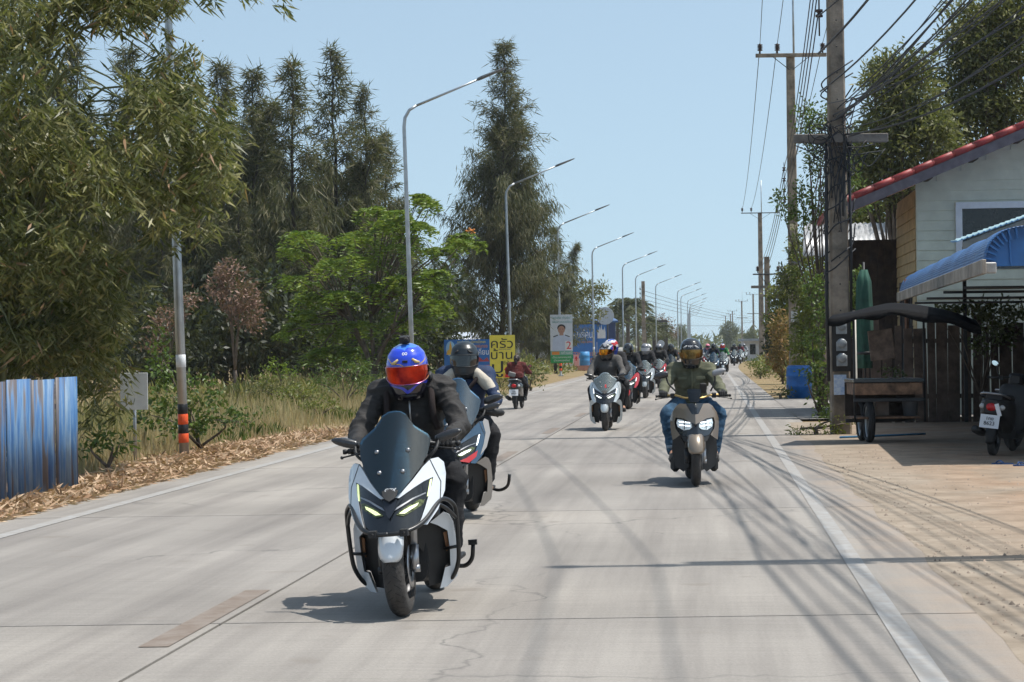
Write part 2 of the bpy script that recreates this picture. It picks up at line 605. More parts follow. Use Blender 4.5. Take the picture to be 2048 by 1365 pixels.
# road: two lanes of cast concrete slabs on a dark base, joints left open
def strip_quad(u0, u1, y0, y1, z, steps=1):
    mb = MB()
    for k in range(steps):
        a, b_ = y0 + (y1 - y0) * k / steps, y0 + (y1 - y0) * (k + 1) / steps
        mb.add([(cx(a) + u0, a, z), (cx(a) + u1, a, z), (cx(b_) + u1, b_, z), (cx(b_) + u0, b_, z)], [(0, 1, 2, 3)])
    return mb
UL, UR = -3.75, 4.35
road = structure(strip_quad(UL, UR, -12, 900, -0.014, 120).build('road', M_FILL, recalc=False))
tag(road, 'pale grey concrete two-lane road with slab joints and faded paint', 'road')
joints = [-4.0, 4.2, 12.15] + [12.15 + 8.0 * k for k in range(1, 13)]
def slab(u0, u1, y0, y1, gap=0.011, steps=1):
    mb = MB()
    for k in range(steps):
        a = y0 + gap + (y1 - y0 - 2 * gap) * k / steps
        b_ = y0 + gap + (y1 - y0 - 2 * gap) * (k + 1) / steps
        t = [(cx(a) + u0 + gap, a, 0), (cx(a) + u1 - gap, a, 0), (cx(b_) + u1 - gap, b_, 0), (cx(b_) + u0 + gap, b_, 0)]
        bt = [(x, y, -0.013) for x, y, z in t]
        mb.add(t + bt, [(0, 1, 2, 3), (0, 4, 5, 1), (1, 5, 6, 2), (2, 6, 7, 3), (3, 7, 4, 0)])
    return mb
for j in range(len(joints) - 1):
    slab(UL, 0, joints[j], joints[j + 1]).build('slab', M_CONC, road, recalc=False)
    slab(0, UR, joints[j], joints[j + 1]).build('slab', M_CONC, road, recalc=False)
slab(UL, 0, joints[-1], 700, 0.011, 90).build('slab', M_CONC, road, recalc=False)
slab(0, UR, joints[-1], 700, 0.011, 90).build('slab', M_CONC, road, recalc=False)
def paint_mat(name, col, under, thr=0.5):
    m, nt, b = _nt(name)
    g = nt.nodes.new('ShaderNodeNewGeometry')
    n1 = N(nt, 'ShaderNodeTexNoise', Scale=5.0, Detail=7.0, Roughness=0.7)
    nt.links.new(g.outputs['Position'], n1.inputs['Vector'])
    f = ramp(nt, n1.outputs['Fac'], [(thr - 0.14, (0, 0, 0)), (thr + 0.1, (1, 1, 1))]).outputs[0]
    nt.links.new(mixc(nt, f, under, col), b.inputs['Base Color'])
    b.inputs['Roughness'].default_value = 0.75
    return m
M_WHITE_PAINT = paint_mat('worn_white_paint', (0.345, 0.348, 0.347), (0.285, 0.268, 0.247), 0.6)
M_DASH = paint_mat('faded_centre_paint', (0.17, 0.13, 0.1), (0.23, 0.195, 0.165), 0.5)
strip_quad(3.5, 3.62, -8, 320, 0.004, 110).build('edge_line', M_WHITE_PAINT, road, recalc=False)
strip_quad(-3.12, -2.99, -8, 320, 0.004, 110).build('edge_line', M_WHITE_PAINT, road, recalc=False)
for k in range(0, 12):
    y0 = 11.2 + 9.0 * k
    strip_quad(-0.21, -0.06, y0, y0 + 2.6, 0.004, 1).build('centre_dash', M_DASH, road, recalc=False)
# dirt yard in front of the house and a concrete side apron behind the big pole
yard = MB()
pts = []
for Y in np.linspace(2, 42, 120):
    w = 0.12 * mnoise.noise(Vector((Y * 0.5, 1.2, 0))) + 0.03 * mnoise.noise(Vector((Y * 2.9, 4.2, 0)))
    pts.append((cx(Y) + UR - 0.3 + w, Y))
for i in range(len(pts) - 1):
    (x0, y0), (x1, y1) = pts[i], pts[i + 1]
    yard.add([(x0, y0, 0.001), (x0 + 1.2, y0, 0.006), (x1 + 1.2, y1, 0.006), (x1, y1, 0.001)], [(0, 1, 2, 3)])
    yard.add([(x0 + 1.2, y0, 0.006), (26, y0, -0.006), (26, y1, -0.006), (x1 + 1.2, y1, 0.006)], [(0, 1, 2, 3)])
o = structure(yard.build('dirt_yard', M_YARD, recalc=False))
tag(o, 'bare orange dirt yard between the road edge and the house', 'yard')
ap = MB()
A = [(cx(44) + UR - 0.05, 43.5), (14, 43.5), (14, 60), (cx(60) + UR - 0.05, 60)]
ap.add([(x, y, 0.009) for x, y in A], [(0, 1, 2, 3)])
o = structure(ap.build('side_apron', M_CONC, recalc=False))
tag(o, 'concrete apron joining the road beside the blue drum', 'apron')
# pebbles and grit on the dirt yard (nobody could count them)
V, F = [], []
for k in range(1500):
    Y = 11 + 20 * rng.random() ** 1.3
    X = cx(Y) + UR - 0.3 + abs(rng.normal(0, 1.6))
    s = 0.006 + 0.014 * rng.random() ** 3
    o0 = len(V)
    for a in range(5):
        an = a * 1.257 + rng.random()
        V.append((X + s * math.cos(an), Y + s * math.sin(an), -0.002 + 0.004))
    V.append((X, Y, s * 1.1 + 0.003))
    for a in range(5):
        F.append((o0 + a, o0 + (a + 1) % 5, o0 + 5))
o = put('gravel', np_mesh('gravel', V, F, pm('grit', (0.28, 0.22, 0.17), 0.9, var=0.4, vs=3, world_pos=True)))
tag(o, 'loose grit scattered over the dirt yard', 'gravel', kind='stuff')

# ================================================================== STREET LAMPS
M_GALV = pm('galvanised_steel', (0.43, 0.46, 0.48), 0.42, 0.75, var=0.15, vs=3)
M_BLACK = pm('black_plastic', (0.012, 0.012, 0.013), 0.42, var=0.3)
M_ORANGE = pm('orange_reflector', (0.8, 0.1, 0.02), 0.45, var=0.12, vs=10)
M_WSTICK = pm('white_sticker', (0.72, 0.74, 0.76), 0.5)
LAMP_Z = 7.6
def make_lamp():
    t = thing('street_lamp', 'x', 'street lamp')
    mb = MB()
    bend = [(0, 0, 0), (0, 0, 2.5), (0, 0, 5.0), (0, 0, LAMP_Z - 0.35), (0.03, 0, LAMP_Z - 0.12), (0.15, 0, LAMP_Z + 0.08), (0.34, 0, LAMP_Z + 0.19)]
    mb.tube(bend, [0.066, 0.061, 0.055, 0.047, 0.043, 0.039, 0.036], 12)
    mb.build('pole', M_GALV, t)
    a = MB()
    a.tube([(0.34, 0, LAMP_Z + 0.19), (1.35, 0, LAMP_Z + 0.57), (2.0, 0, LAMP_Z + 0.82)], [0.034, 0.029, 0.025], 10)
    a.build('arm', M_GALV, t)
    h = MB()
    d = Vector((0.935, 0, 0.355)).normalized()
    p = Vector((1.95, 0, LAMP_Z + 0.8))
    rings = []
    for s, w, th in ((0, 0.05, 0.045), (0.12, 0.09, 0.05), (0.3, 0.14, 0.04), (0.6, 0.15, 0.028), (0.78, 0.11, 0.015)):
        q = p + d * s
        n = Vector((-d.z, 0, d.x))
        rings.append([q + n * th + Vector((0, -w * 0.6, 0)), q + n * th + Vector((0, w * 0.6, 0)), q + Vector((0, w, 0)), q - n * th * 0.6 + Vector((0, w * 0.8, 0)), q - n * th * 0.6 - Vector((0, w * 0.8, 0)), q - Vector((0, w, 0))])
    h.loft(rings, smooth=False)
    h.build('lamp_head', pm('lamp_housing', (0.09, 0.095, 0.1), 0.5, 0.3), t)
    fl = MB()
    fl.box((0, 0, 0.02), (0.28, 0.28, 0.04))
    for sx in (-1, 1):
        for sy in (-1, 1):
            fl.tube([(sx * 0.1, sy * 0.1, 0.03), (sx * 0.1, sy * 0.1, 0.09)], 0.016, 6)
    fl.build('base_plate', M_GALV, t)
    for z0, z1, m in ((0.27, 0.395, M_ORANGE), (0.395, 0.515, M_BLACK), (0.515, 0.655, M_ORANGE), (0.655, 0.785, M_BLACK), (1.28, 1.45, M_WSTICK)):
        b = MB()
        r = 0.0665 if z0 < 1 else 0.064
        b.lathe([(r, z0), (r + 0.003, z0 + 0.004), (r + 0.003, z1 - 0.004), (r, z1)], 16)
        b.build('reflective_band' if m is not M_WSTICK else 'sticker', m, t)
    return t
lamp0 = make_lamp()
ORD = ['first', 'second', 'third', 'fourth', 'fifth', 'sixth', 'seventh', 'eighth', 'ninth', 'tenth', 'eleventh', 'twelfth', 'thirteenth', 'fourteenth', 'fifteenth', 'sixteenth', 'seventeenth', 'eighteenth', 'nineteenth', 'twentieth']
LY = [30.5 + 28.5 * k for k in range(18)]
LPX = [366, 826, 1022, 1121, 1188, 1247, 1273, 1313]
for k, Y in enumerate(LY):
    o = lamp0 if k == 0 else dup(lamp0)
    X = P(LPX[k], 700, Y).x if k < len(LPX) else cx(Y) - 4.6
    o.location = (X, Y, -0.03)
    o.rotation_euler = (0, R([-1.3, -1.2, -0.9, -0.5, -0.3][k] if k < 5 else 0), ROAD_A * -1 + R(4))
    o['group'] = 'street lamps along the left verge'
    o['label'] = ['grey street lamp pole with orange and black bands beside the bamboo', 'tall galvanised street lamp rising behind the blue-helmeted rider', 'galvanised street lamp in front of the biggest conical tree', 'street lamp with the white election poster tied to its pole'][k] if k < 4 else 'grey street lamp, %s in the row counting from the camera' % ORD[k]

# ================================================================== POWER POLES AND CABLES
def pole_mat():
    return pm('pole_concrete', (0.26, 0.21, 0.16), 0.9, var=0.4, vs=2.2, bump=0.4, bs=30)
M_POLE = pole_mat()
M_POLE_W = pm('grey_wood_arm', (0.19, 0.165, 0.14), 0.85, var=0.25, vs=4, bump=0.3)
M_INS = pm('insulator_glaze', (0.055, 0.03, 0.022), 0.25, var=0.2)
M_IRON = pm('dark_iron', (0.06, 0.06, 0.062), 0.55, 0.6)
M_CABLE = pm('cable_rubber', (0.022, 0.022, 0.024), 0.6)
def insulator(mb, p, h=0.34, r=0.1):
    prof = [(0.0, 0.0), (0.025, 0.0), (0.025, 0.1)]
    for k in range(5):
        z = 0.1 + (h - 0.1) * k / 5
        prof += [(r * 0.55, z), (r, z + 0.012), (r * 0.9, z + 0.03), (r * 0.5, z + 0.036)]
    prof += [(r * 0.4, h), (0, h + 0.03)]
    mb.lathe(prof, 12, c=p)
def power_pole(loc, h, arm_z=None, arm_w=2.5, ins=(-0.9, -0.25, 1.0), low_z=None, low_w=1.5, low_off=0.0, label='', w0=0.3, w1=0.18, rz=0.0, mast=0.0, lean=0.0, spools=False, steel=False):
    t = thing('power_pole', label, 'power pole', loc, rot=(0, lean, rz), group='power poles along the right side')
    mb = MB()
    rings = []
    for k in range(13):
        z = -0.3 + (h + 0.3) * k / 12
        w = (w0 + (w1 - w0) * k / 12) / 2
        c = w * 0.22
        rings.append([(-w + c, -w, z), (w - c, -w, z), (w, -w + c, z), (w, w - c, z), (w - c, w, z), (-w + c, w, z), (-w, w - c, z), (-w, -w + c, z)])
    mb.loft(rings, smooth=False)
    mb.build('shaft', M_POLE, t)
    hb = MB()
    for k in range(int(h / 0.42)):
        z = 1.6 + k * 0.42
        if z < h - 0.4:
            w = (w0 + (w1 - w0) * z / h) / 2
            hb.lathe([(0.0, -w - 0.002), (0.013, -w - 0.002), (0.013, -w + 0.01)], 8, 'y', (0, 0, z))
    hb.build('climbing_hole', M_BLACK, t)['kind'] = 'stuff'
    if arm_z:
        a = MB()
        a.box((0.0, -w1 / 2 - 0.06, arm_z), (arm_w, 0.1, 0.13 if not steel else 0.07))
        arm = a.build('crossarm', M_POLE if not steel else M_IRON, t, bevel=0.008)
        for s in (-1, 1):
            b = MB()
            b.beam((s * arm_w * 0.26, -w1 / 2 - 0.1, arm_z - 0.05), (s * 0.06, -w1 / 2 - 0.05, arm_z - 0.5), 0.04, 0.02)
            b.build('brace', M_IRON, t)
        for x in ins:
            b = MB()
            insulator(b, (x, -w1 / 2 - 0.06, arm_z + 0.06))
            b.build('insulator', M_INS, arm)
    if low_z:
        a = MB()
        a.box((low_off, -w0 / 2 - 0.05, low_z), (low_w, 0.1, 0.14))
        a.build('lower_crossarm', M_POLE_W, t, bevel=0.01)
    if mast:
        b = MB()
        b.tube([(0.12, 0, h - 0.6), (0.12, 0, h + mast)], 0.035, 8)
        b.build('earth_mast', M_GALV, t)
    if spools:
        b = MB()
        b.tube([(-w0 / 2 - 0.1, -0.05, spools - 0.2), (-w0 / 2 - 0.1, -0.05, spools + 1.5)], 0.014, 6)
        for k in range(4):
            b.lathe([(0.02, 0), (0.06, 0.0), (0.06, 0.035), (0.03, 0.05), (0.03, 0.07), (0.06, 0.085), (0.06, 0.12), (0.02, 0.12)], 10, c=(-w0 / 2 - 0.1, -0.05, spools + 0.1 + 0.37 * k))
        b.build('spool_rack', M_INS, t)
    return t
pA = P(1682, 868, 36.3)
pA.z = -0.05
poleA = power_pole(pA, 12.0, 11.6, 2.4, low_z=4.75, low_w=1.5, low_off=0.03, label='nearest full concrete power pole, tangled with cables, left of the food cart', w0=0.32, w1=0.2, spools=6.6)
# meters, stickers and a conduit strapped to the near pole
for zz, hh in ((1.78, 0.17), (1.5, 0.15), (1.27, 0.17)):
    mb = MB()
    mb.lathe([(0.0, -0.09), (0.06, -0.085), (0.075, -0.06), (0.078, 0.0)], 14, 'y', (0.0, -0.2, zz))
    mb.box((0, -0.2, zz - 0.05), (0.17, 0.06, hh))
    mb.build('electric_meter', pm('meter_glass', (0.3, 0.32, 0.33), 0.25, var=0.2), poleA, bevel=0.006)
mb = MB()
mb.box((0, -0.195, 1.45), (0.3, 0.015, 0.8))
mb.build('meter_board', pm('dark_board', (0.03, 0.028, 0.026), 0.8), poleA)
mb = MB()
mb.box((-0.03, -0.192, 0.84), (0.2, 0.006, 0.32))
sn = mb.build('notice', pm('blue_notice', (0.28, 0.4, 0.62), 0.7, col2=(0.62, 0.68, 0.74), vs=18), poleA)
mb = MB()
mb.tube([(0.23, -0.1, 1.9), (0.235, -0.12, 0.75), (0.28, -0.2, 0.55), (0.26, -0.24, 0.3), (0.22, -0.26, 0.04)], 0.022, 8)
mb.build('conduit', pm('grey_pvc', (0.5, 0.48, 0.42), 0.5), poleA)
mb = MB()
for k in range(16):
    z = 2.4 + 0.2 * k
    a0 = random.uniform(0, 6)
    mb.ctube([(0.2 * math.cos(a0), 0.2 * math.sin(a0) - 0.05, z), (0.24 * math.cos(a0 + 1.2), 0.24 * math.sin(a0 + 1.2) - 0.05, z + 0.18), (0.23 * math.cos(a0 + 2.4), 0.25 * math.sin(a0 + 2.4), z + 0.3), (0.26, -0.1, z + 0.6)], 0.012, 5, 4)
for k in range(22):
    z = 4.45 + 0.55 * random.random()
    a0 = random.uniform(0, 6)
    sx = random.uniform(-0.75, 0.75)
    mb.ctube([(sx, -0.26, z), (sx * 0.5 + random.uniform(-.1, .1), -0.3, z - random.uniform(0.0, 0.35)), (random.uniform(-.2, .2), -0.26, z + random.uniform(-.2, .2)), (random.uniform(-.25, .25), -0.24, z - random.uniform(.2, 1.3))], 0.009, 5, 4)
for k in range(7):
    zc, rc = 4.3 + 0.12 * k, random.uniform(.1, .2)
    mb.tube([(-.3 + rc * math.cos(q), -.27 - .004 * q, zc + rc * math.sin(q)) for q in np.linspace(0, 6.5, 20)], 0.008, 5)
mb.tube([(-0.2, -0.12, 0.9), (-0.21, -0.1, 2.2), (-0.2, -0.12, 3.6), (-0.18, -0.14, 4.8)], 0.03, 6)
mb.tube([(0.17, -0.14, 2.0), (0.18, -0.15, 3.2), (0.16, -0.16, 4.9)], 0.025, 6)
mb.build('cable_tangle', M_CABLE, poleA)
pB = P(1590, 772, 79)
pB.z = -0.05
poleB = power_pole(pB, 11.55, 11.5, 2.45, ins=(-1.07, -0.47, 1.1), label='tall concrete power pole behind the blue drum, crossarm with three big insulators', w0=0.36, w1=0.27, mast=3.6, low_z=4.6, low_w=0.2, spools=6.3)
mb = MB()
mb.box((0.0, -0.19, 2.45), (0.26, 0.01, 0.38))
mb.build('notice', pm('grey_notice', (0.5, 0.52, 0.52), 0.8, var=0.3, vs=20), poleB)
mb = MB()
mb.box((-0.02, -0.17, 5.55), (0.2, 0.01, 0.22))
mb.build('plate', pm('cream_plate', (0.6, 0.5, 0.32), 0.7), poleB)
pN = (5.2, 15.3, -0.05)
poleN = power_pole(pN, 9.9, 9.6, 2.0, low_z=4.8, low_w=1.6, label='concrete power pole just outside the frame that shades the road', w0=0.3, w1=0.18)
poles = []
for (px, pby, pty, lab, kw) in [
    (1524, 723, 424, 'far concrete power pole with top steel arm reaching left over the road', dict(arm=True, mast=2.5)),
    (1537, 757, 512, 'short concrete power pole with wooden crossarm beyond the drum', dict(short=True)),
    (1508, 717, 588, 'thin distant power pole with coil of cable on its arm', dict(arm=True)),
    (1485, 715, 602, 'distant power pole left of the coil pole', dict(arm=True, mast=2.5)),
    (1466, 712, 622, 'distant power pole with small insulators beside tree tops', dict(arm=True)),
    (1452, 711, 632, 'faint farthest power pole over the road', dict(arm=True)),
    (1462, 711, 628, 'faint distant pole close behind another, road side', dict(arm=True))]:
    H = 11.8 if not kw.get('short') else 6.0
    yh = 696 - (px - 1024) * math.tan(R(0.8))
    Y = FPX * (H - CAM_H) / (yh - pty)
    p = P(px, pby, Y)
    p.z = -0.05
    if kw.get('short'):
        t = power_pole(p, H, H - 0.9, 1.5, ins=(-0.5, 0.55), label=lab, w0=0.3, w1=0.26, low_z=H - 1.55, low_w=1.7, steel=True)
    else:
        t = power_pole(p, H, H - 0.05, 3.0, ins=(-1.4, -0.7, 1.3), label=lab, w0=0.42, w1=0.3, mast=kw.get('mast', 0), low_z=H - 4 if px != 1524 else None, low_w=2.6, steel=True)
    poles.append(p)
# wooden pole on the left with five crossing wires
pL = P(1288, 700, 190)
pL.z = -0.05
poleL = power_pole(pL, 6.9, label='short dark pole with a stack of spools behind the palms', w0=0.32, w1=0.28, spools=5.0)
poleL['group'] = 'power poles'
def cable(a, b, sag, r=0.012, label='black overhead cable strung between the power poles', n=14, group='overhead cables'):
    a, b = Vector(a), Vector(b)
    pts = []
    for k in range(n + 1):
        t = k / n
        p = a.lerp(b, t)
        p.z -= sag * 4 * t * (1 - t)
        pts.append(p)
    mb = MB()
    mb.tube(pts, r, 5)
    o = mb.build('cable', M_CABLE)
    return tag(o, label, 'cable', group)
back = Vector((3.6, -26, 0))
TA, TB, TN, TC = pA, pB, Vector(pN), poles[0]
# three high-voltage lines on the insulators
for xa, xb in ((-0.9, -1.07), (-0.25, -0.47), (1.0, 1.1)):
    cable(TA + Vector((xa, -0.17, 12.0)), TB + Vector((xb, -0.2, 11.9)), 0.35, 0.011)
    cable(TN + Vector((xa, -0.15, 10.0)), TA + Vector((xa, -0.17, 12.0)), 0.25, 0.011)
    cable(back + Vector((xa, 0, 12.0)), TN + Vector((xa, -0.15, 10.0)), 0.35, 0.011)
for xb, xc in ((-1.07, -1.4), (-0.47, -0.7), (1.1, 1.3)):
    cable(TB + Vector((xb, -0.2, 11.9)), TC + Vector((xc, -0.2, 12.1)), 0.9, 0.014)
# four low-voltage lines on the spool racks
for k in range(4):
    z = 6.7 + 0.37 * k
    cable(TA + Vector((-0.29, -0.1, z)), TB + Vector((-0.3, -0.1, z - 0.25)), 0.45, 0.011)
    cable(TN + Vector((-0.25, -0.1, z + 0.15)), TA + Vector((-0.29, -0.1, z)), 0.25, 0.012)
    cable(back + Vector((0.0, -0.1, z + 0.1)), TN + Vector((-0.25, -0.1, z + 0.15)), 0.3, 0.012)
    cable(TB + Vector((-0.3, -0.1, z - 0.25)), TC + Vector((-0.2, 0, z)), 0.9, 0.014)
# the sagging bundle of telephone and data cables
for k in range(15):
    zz = 4.55 + 0.75 * random.random()
    xo = random.uniform(-0.6, 0.9)
    r = random.choice([0.007, 0.008, 0.01, 0.014])
    xa2 = xo * 0.35 if k % 3 else 0.1
    a = TA + Vector((xa2, -0.24, zz + 0.15))
    cable(TN + Vector((xo, -0.2, zz + random.uniform(0.1, 2.4))), a, random.uniform(0.15, 0.55), r, group='drooping cable bundle', label='thin black cable in the tangled bundle by the near pole')
    cable(back + Vector((xo, 0, zz + random.uniform(0.0, 0.8))), TN + Vector((xo, -0.2, zz + random.uniform(0.1, 0.7))), random.uniform(0.3, 0.7), r, group='drooping cable bundle', label='thin black cable in the tangled bundle by the near pole')
    if k % 2:
        cable(a, TB + Vector((random.uniform(-0.2, 0.2), -0.22, zz - random.uniform(0, 0.5))), random.uniform(0.4, 1.3), r, group='drooping cable bundle', label='thin black cable in the tangled bundle by the near pole')
for (xn, zn, xa3, za3, r3) in ((-0.8, 6.9, -0.3, 6.1, 0.019), (-0.7, 6.2, -0.28, 5.5, 0.013)):
    cable(TN + Vector((xn, -0.2, zn)), TA + Vector((xa3, -0.2, za3)), 0.35, r3, 'thick black feeder cable crossing the upper right corner', group='thick feeder cables')
    cable(back + Vector((xn, 0, zn)), TN + Vector((xn, -0.2, zn)), 0.4, r3, 'thick black feeder cable crossing the upper right corner', group='thick feeder cables')
for k in range(5):
    cable(TB + Vector((0, -0.22, 4.4 + 0.15 * k)), poles[1] + Vector((random.uniform(-.6, .6), 0, 4.4)), 0.5 + 0.2 * k, 0.012, group='drooping cable bundle', label='thin black cable in the tangled bundle by the near pole')
for k in range(5):
    a = pL + Vector((-0.25, 0, 5.1 + 0.37 * k if k < 4 else 3.4))
    cable(a, poles[2] + Vector((0, 0, 6.0 + 0.4 * k if k < 4 else 6.2)), 0.5, 0.018, group='wires crossing above the road', label='thin wire crossing high above the road in the distance')
# ================================================================== PLANTS
M_BARK = pm('grey_bark', (0.13, 0.1, 0.075), 0.9, var=0.3, vs=5, bump=0.6, bs=20)
M_BARK_D = pm('dark_bark', (0.055, 0.042, 0.034), 0.9, var=0.3, vs=5, bump=0.6, bs=20)
def unit(a):
    return a / np.maximum(1e-9, np.linalg.norm(a, axis=-1, keepdims=True))
def leaf_quads(C, D, L, W, jitter=0.35, fold=0.0):
    """one pointed quad per leaf: base C, direction D, length L, width W"""
    n = len(C)
    D = unit(D + rng.normal(0, jitter, (n, 3)))
    S = unit(np.cross(D, rng.normal(0, 1, (n, 3))))
    L = np.broadcast_to(np.asarray(L, float), (n,))[:, None] * np.clip(rng.lognormal(-0.05, 0.28, (n, 1)), 0.45, 1.7)
    W = np.broadcast_to(np.asarray(W, float), (n,))[:, None] * rng.uniform(0.8, 1.2, (n, 1))
    mid = C + D * L * 0.42
    V = np.stack([C, mid + S * W / 2, C + D * L, mid - S * W / 2], axis=1).reshape(-1, 3)
    F = np.arange(4 * n).reshape(n, 4)
    return V, F
def join(parts):
    Vs, Fs, o = [], [], 0
    for V, F in parts:
        Vs.append(V)
        Fs.append(F + o)
        o += len(V)
    return np.concatenate(Vs), np.concatenate(Fs)
def limb(mb, a, b, r0, r1, bend=0.12, n=6, seg=4):
    a, b = Vector(a), Vector(b)
    L = (b - a).length
    pts = [a]
    for k in range(1, seg):
        t = k / seg
        pts.append(a.lerp(b, t) + Vector((random.gauss(0, bend * L * 0.25), random.gauss(0, bend * L * 0.25), bend * L * math.sin(PI * t) * 0.6)))
    pts.append(b)
    mb.tube(pts, [r0 + (r1 - r0) * k / seg for k in range(seg + 1)], n)
    return pts

# ---- casuarina (ironwood): loose cone of drooping needle sprays
def casuarina_meshes(seed, H, base_r, bare=0.12, dens=1.0, leaders=2):
    random.seed(seed)
    global rng
    rng = np.random.default_rng(seed)
    mb = MB()
    C, D, Ls = [], [], []
    tops = [(0, 0, H)] + [(random.uniform(-1, 1) * base_r * 0.5, random.uniform(-1, 1) * base_r * 0.5, H * random.uniform(0.72, 0.9)) for _ in range(leaders - 1)]
    for li, top in enumerate(tops):
        z0 = 0.0 if li == 0 else H * random.uniform(0.2, 0.35)
        base = Vector((0, 0, z0))
        top = Vector(top)
        seg = 10
        tp = [base.lerp(top, k / seg) + Vector((random.gauss(0, 0.05), random.gauss(0, 0.05), 0)) for k in range(seg + 1)]
        r0 = 0.16 if li == 0 else 0.09
        mb.tube(tp, [r0 * (1 - 0.93 * k / seg) for k in range(seg + 1)], 7)
        hh = top.z - z0
        nb = int((62 if li == 0 else 40) * dens)
        for k in range(nb):
            t = bare + (1 - bare) * (k + random.random()) / nb
            t = min(t, 0.985)
            p = base.lerp(top, t)
            prof = (1 - t) ** 0.98 * (0.55 + 0.45 * min(1, t / 0.25))
            L = base_r * prof * random.uniform(0.55, 1.25) + 0.22
            if li:
                L *= 0.7
            az = random.uniform(0, 2 * PI)
            el = random.uniform(0.25, 0.95)
            d = Vector((math.cos(az) * math.cos(el), math.sin(az) * math.cos(el), math.sin(el)))
            e = p + d * L
            pts = limb(mb, p, e, 0.03 * (1 - t) + 0.012, 0.006, 0.1, 4, 3)
            ncl = max(3, int(L * 4.2))
            for c in range(ncl):
                s = 0.22 + 0.8 * (c + random.random()) / ncl
                q = p + d * L * s + Vector((0, 0, 0.06 * L * math.sin(min(s, 1) * PI)))
                m = int(random.uniform(12, 24))
                w = 0.16 + 0.07 * L
                for _ in range(m):
                    C.append((q.x + random.gauss(0, w * 0.5), q.y + random.gauss(0, w * 0.5), q.z + random.gauss(0, w * 0.45)))
                    a2 = random.uniform(0, 2 * PI)
                    dr = -0.85 if t < 0.6 else -0.15
                    D.append((math.cos(a2) * 0.42 + d.x * 0.3, math.sin(a2) * 0.42 + d.y * 0.3, dr + random.gauss(0, 0.3)))
                    Ls.append(random.uniform(0.28, 0.55))
    V, F = leaf_quads(np.array(C), np.array(D), np.array(Ls), 0.04, 0.15)
    return mb, V, F
M_CAS = leaf_mat('casuarina_needles', [(0.036, 0.043, 0.019), (0.082, 0.086, 0.038), (0.13, 0.122, 0.058), (0.18, 0.15, 0.075)], 0.3, 0.6)
CAS = []
for i, (H, br, bare, dens, ld) in enumerate([(12.5, 3.4, 0.05, 1.7, 2), (12.0, 3.1, 0.05, 1.65, 1), (12.8, 3.2, 0.16, 1.35, 2), (12.2, 3.3, 0.05, 1.8, 2)]):
    mb, V, F = casuarina_meshes(20 + i, H, br, bare, dens, ld)
    CAS.append((mb.mesh('trunk', M_BARK_D), np_mesh('crown', V, F, M_CAS), H))
def casuarina(px, ptop, Y, var, label, group='tall conical trees behind the left verge', rz=None, lean=0.0):
    p = P(px, 700, Y)
    top = P(px, ptop, Y)
    H = top.z + 0.05
    s = H / CAS[var][2]
    t = thing('casuarina_tree', label, 'tree', (p.x, Y, -0.05), rz if rz is not None else random.uniform(0, 6), group)
    t.scale = (s, s, s)
    t.rotation_euler.y = lean
    put('trunk', CAS[var][0], t)
    put('crown', CAS[var][1], t)
    return t
random.seed(5)
for a in [
    (160, 90, 88, 3, 'conical needle tree behind the bamboo, leftmost of its row'),
    (262, 98, 92, 1, 'conical needle tree rising just left of the banded lamp'),
    (350, 112, 86, 0, 'conical needle tree right behind the banded lamp pole'),
    (447, 128, 84, 3, 'dense conical needle tree beside the bamboo tips'),
    (513, 140, 90, 0, 'slim needle tree left of the twin-topped one'),
    (590, 124, 82, 1, 'twin-topped dark needle tree left of the tall gap'),
    (672, 98, 88, 2, 'tallest bare-stemmed needle tree left of the second lamp'),
    (738, 178, 92, 2, 'thin see-through needle tree beside the second lamp arm'),
    (775, 268, 97, 1, 'small needle tree close behind the second lamp pole'),
    (405, 300, 95, 1, 'lower needle tree filling the gap behind the bamboo'),
    (545, 320, 96, 3, 'lower dark needle tree filling the grove centre'),
    (640, 330, 97, 0, 'lower dark needle tree left of the flame tree top'),
    (90, 160, 92, 0, 'needle tree hidden mostly behind the bamboo'),
    (480, 380, 80, 3, 'low dark needle tree in front of the grove'),
    (620, 410, 79, 0, 'low dark needle tree just left of the flame tree'),
    (330, 380, 80, 2, 'low dark needle tree behind the banded lamp'),
    (715, 400, 84, 3, 'dark needle tree behind the flame tree crown')]:
    casuarina(*a)
for k, (px, pt, Y, v) in enumerate([(120, 250, 104, 0), (215, 280, 108, 3), (300, 260, 103, 1), (385, 270, 110, 0), (470, 290, 106, 3), (560, 300, 109, 0), (655, 320, 105, 3), (725, 350, 110, 1), (60, 220, 106, 3), (-20, 200, 100, 0), (690, 430, 100, 0), (780, 420, 104, 3), (250, 420, 98, 3), (430, 430, 100, 1), (580, 440, 101, 3), (820, 500, 108, 0)]):
    casuarina(px, pt, Y, v, 'dark needle tree deep inside the grove, mostly hidden by nearer trees', group='needle trees deep in the grove')
for a in [
    (870, 500, 138, 2, 'brown thinning needle tree in the gap behind the banners'),
    (905, 470, 142, 2, 'pale bare-stemmed needle tree behind the yellow sign'),
    (835, 480, 140, 2, 'far thin needle tree left of the blue banner'),
    (940, 520, 146, 1, 'far needle tree directly above the yellow sign'),
    (1110, 455, 128, 3, 'bushy needle tree above the election poster'),
    (1075, 500, 134, 0, 'needle tree between the big cone and the poster')]:
    casuarina(*a, group='thin needle trees in the gap')
mb, V, F = casuarina_meshes(77, 16.5, 5.0, 0.05, 2.6, 3)
bp = P(1003, 745, 112)
big = thing('casuarina_tree', 'biggest lone conical needle tree in the middle of the picture', 'tree', (bp.x, 112, -0.05), 2.2)
mb.build('trunk', M_BARK_D, big)
put('crown', np_mesh('crown', V, F, M_CAS), big)
big.rotation_euler.y = R(-2.5)

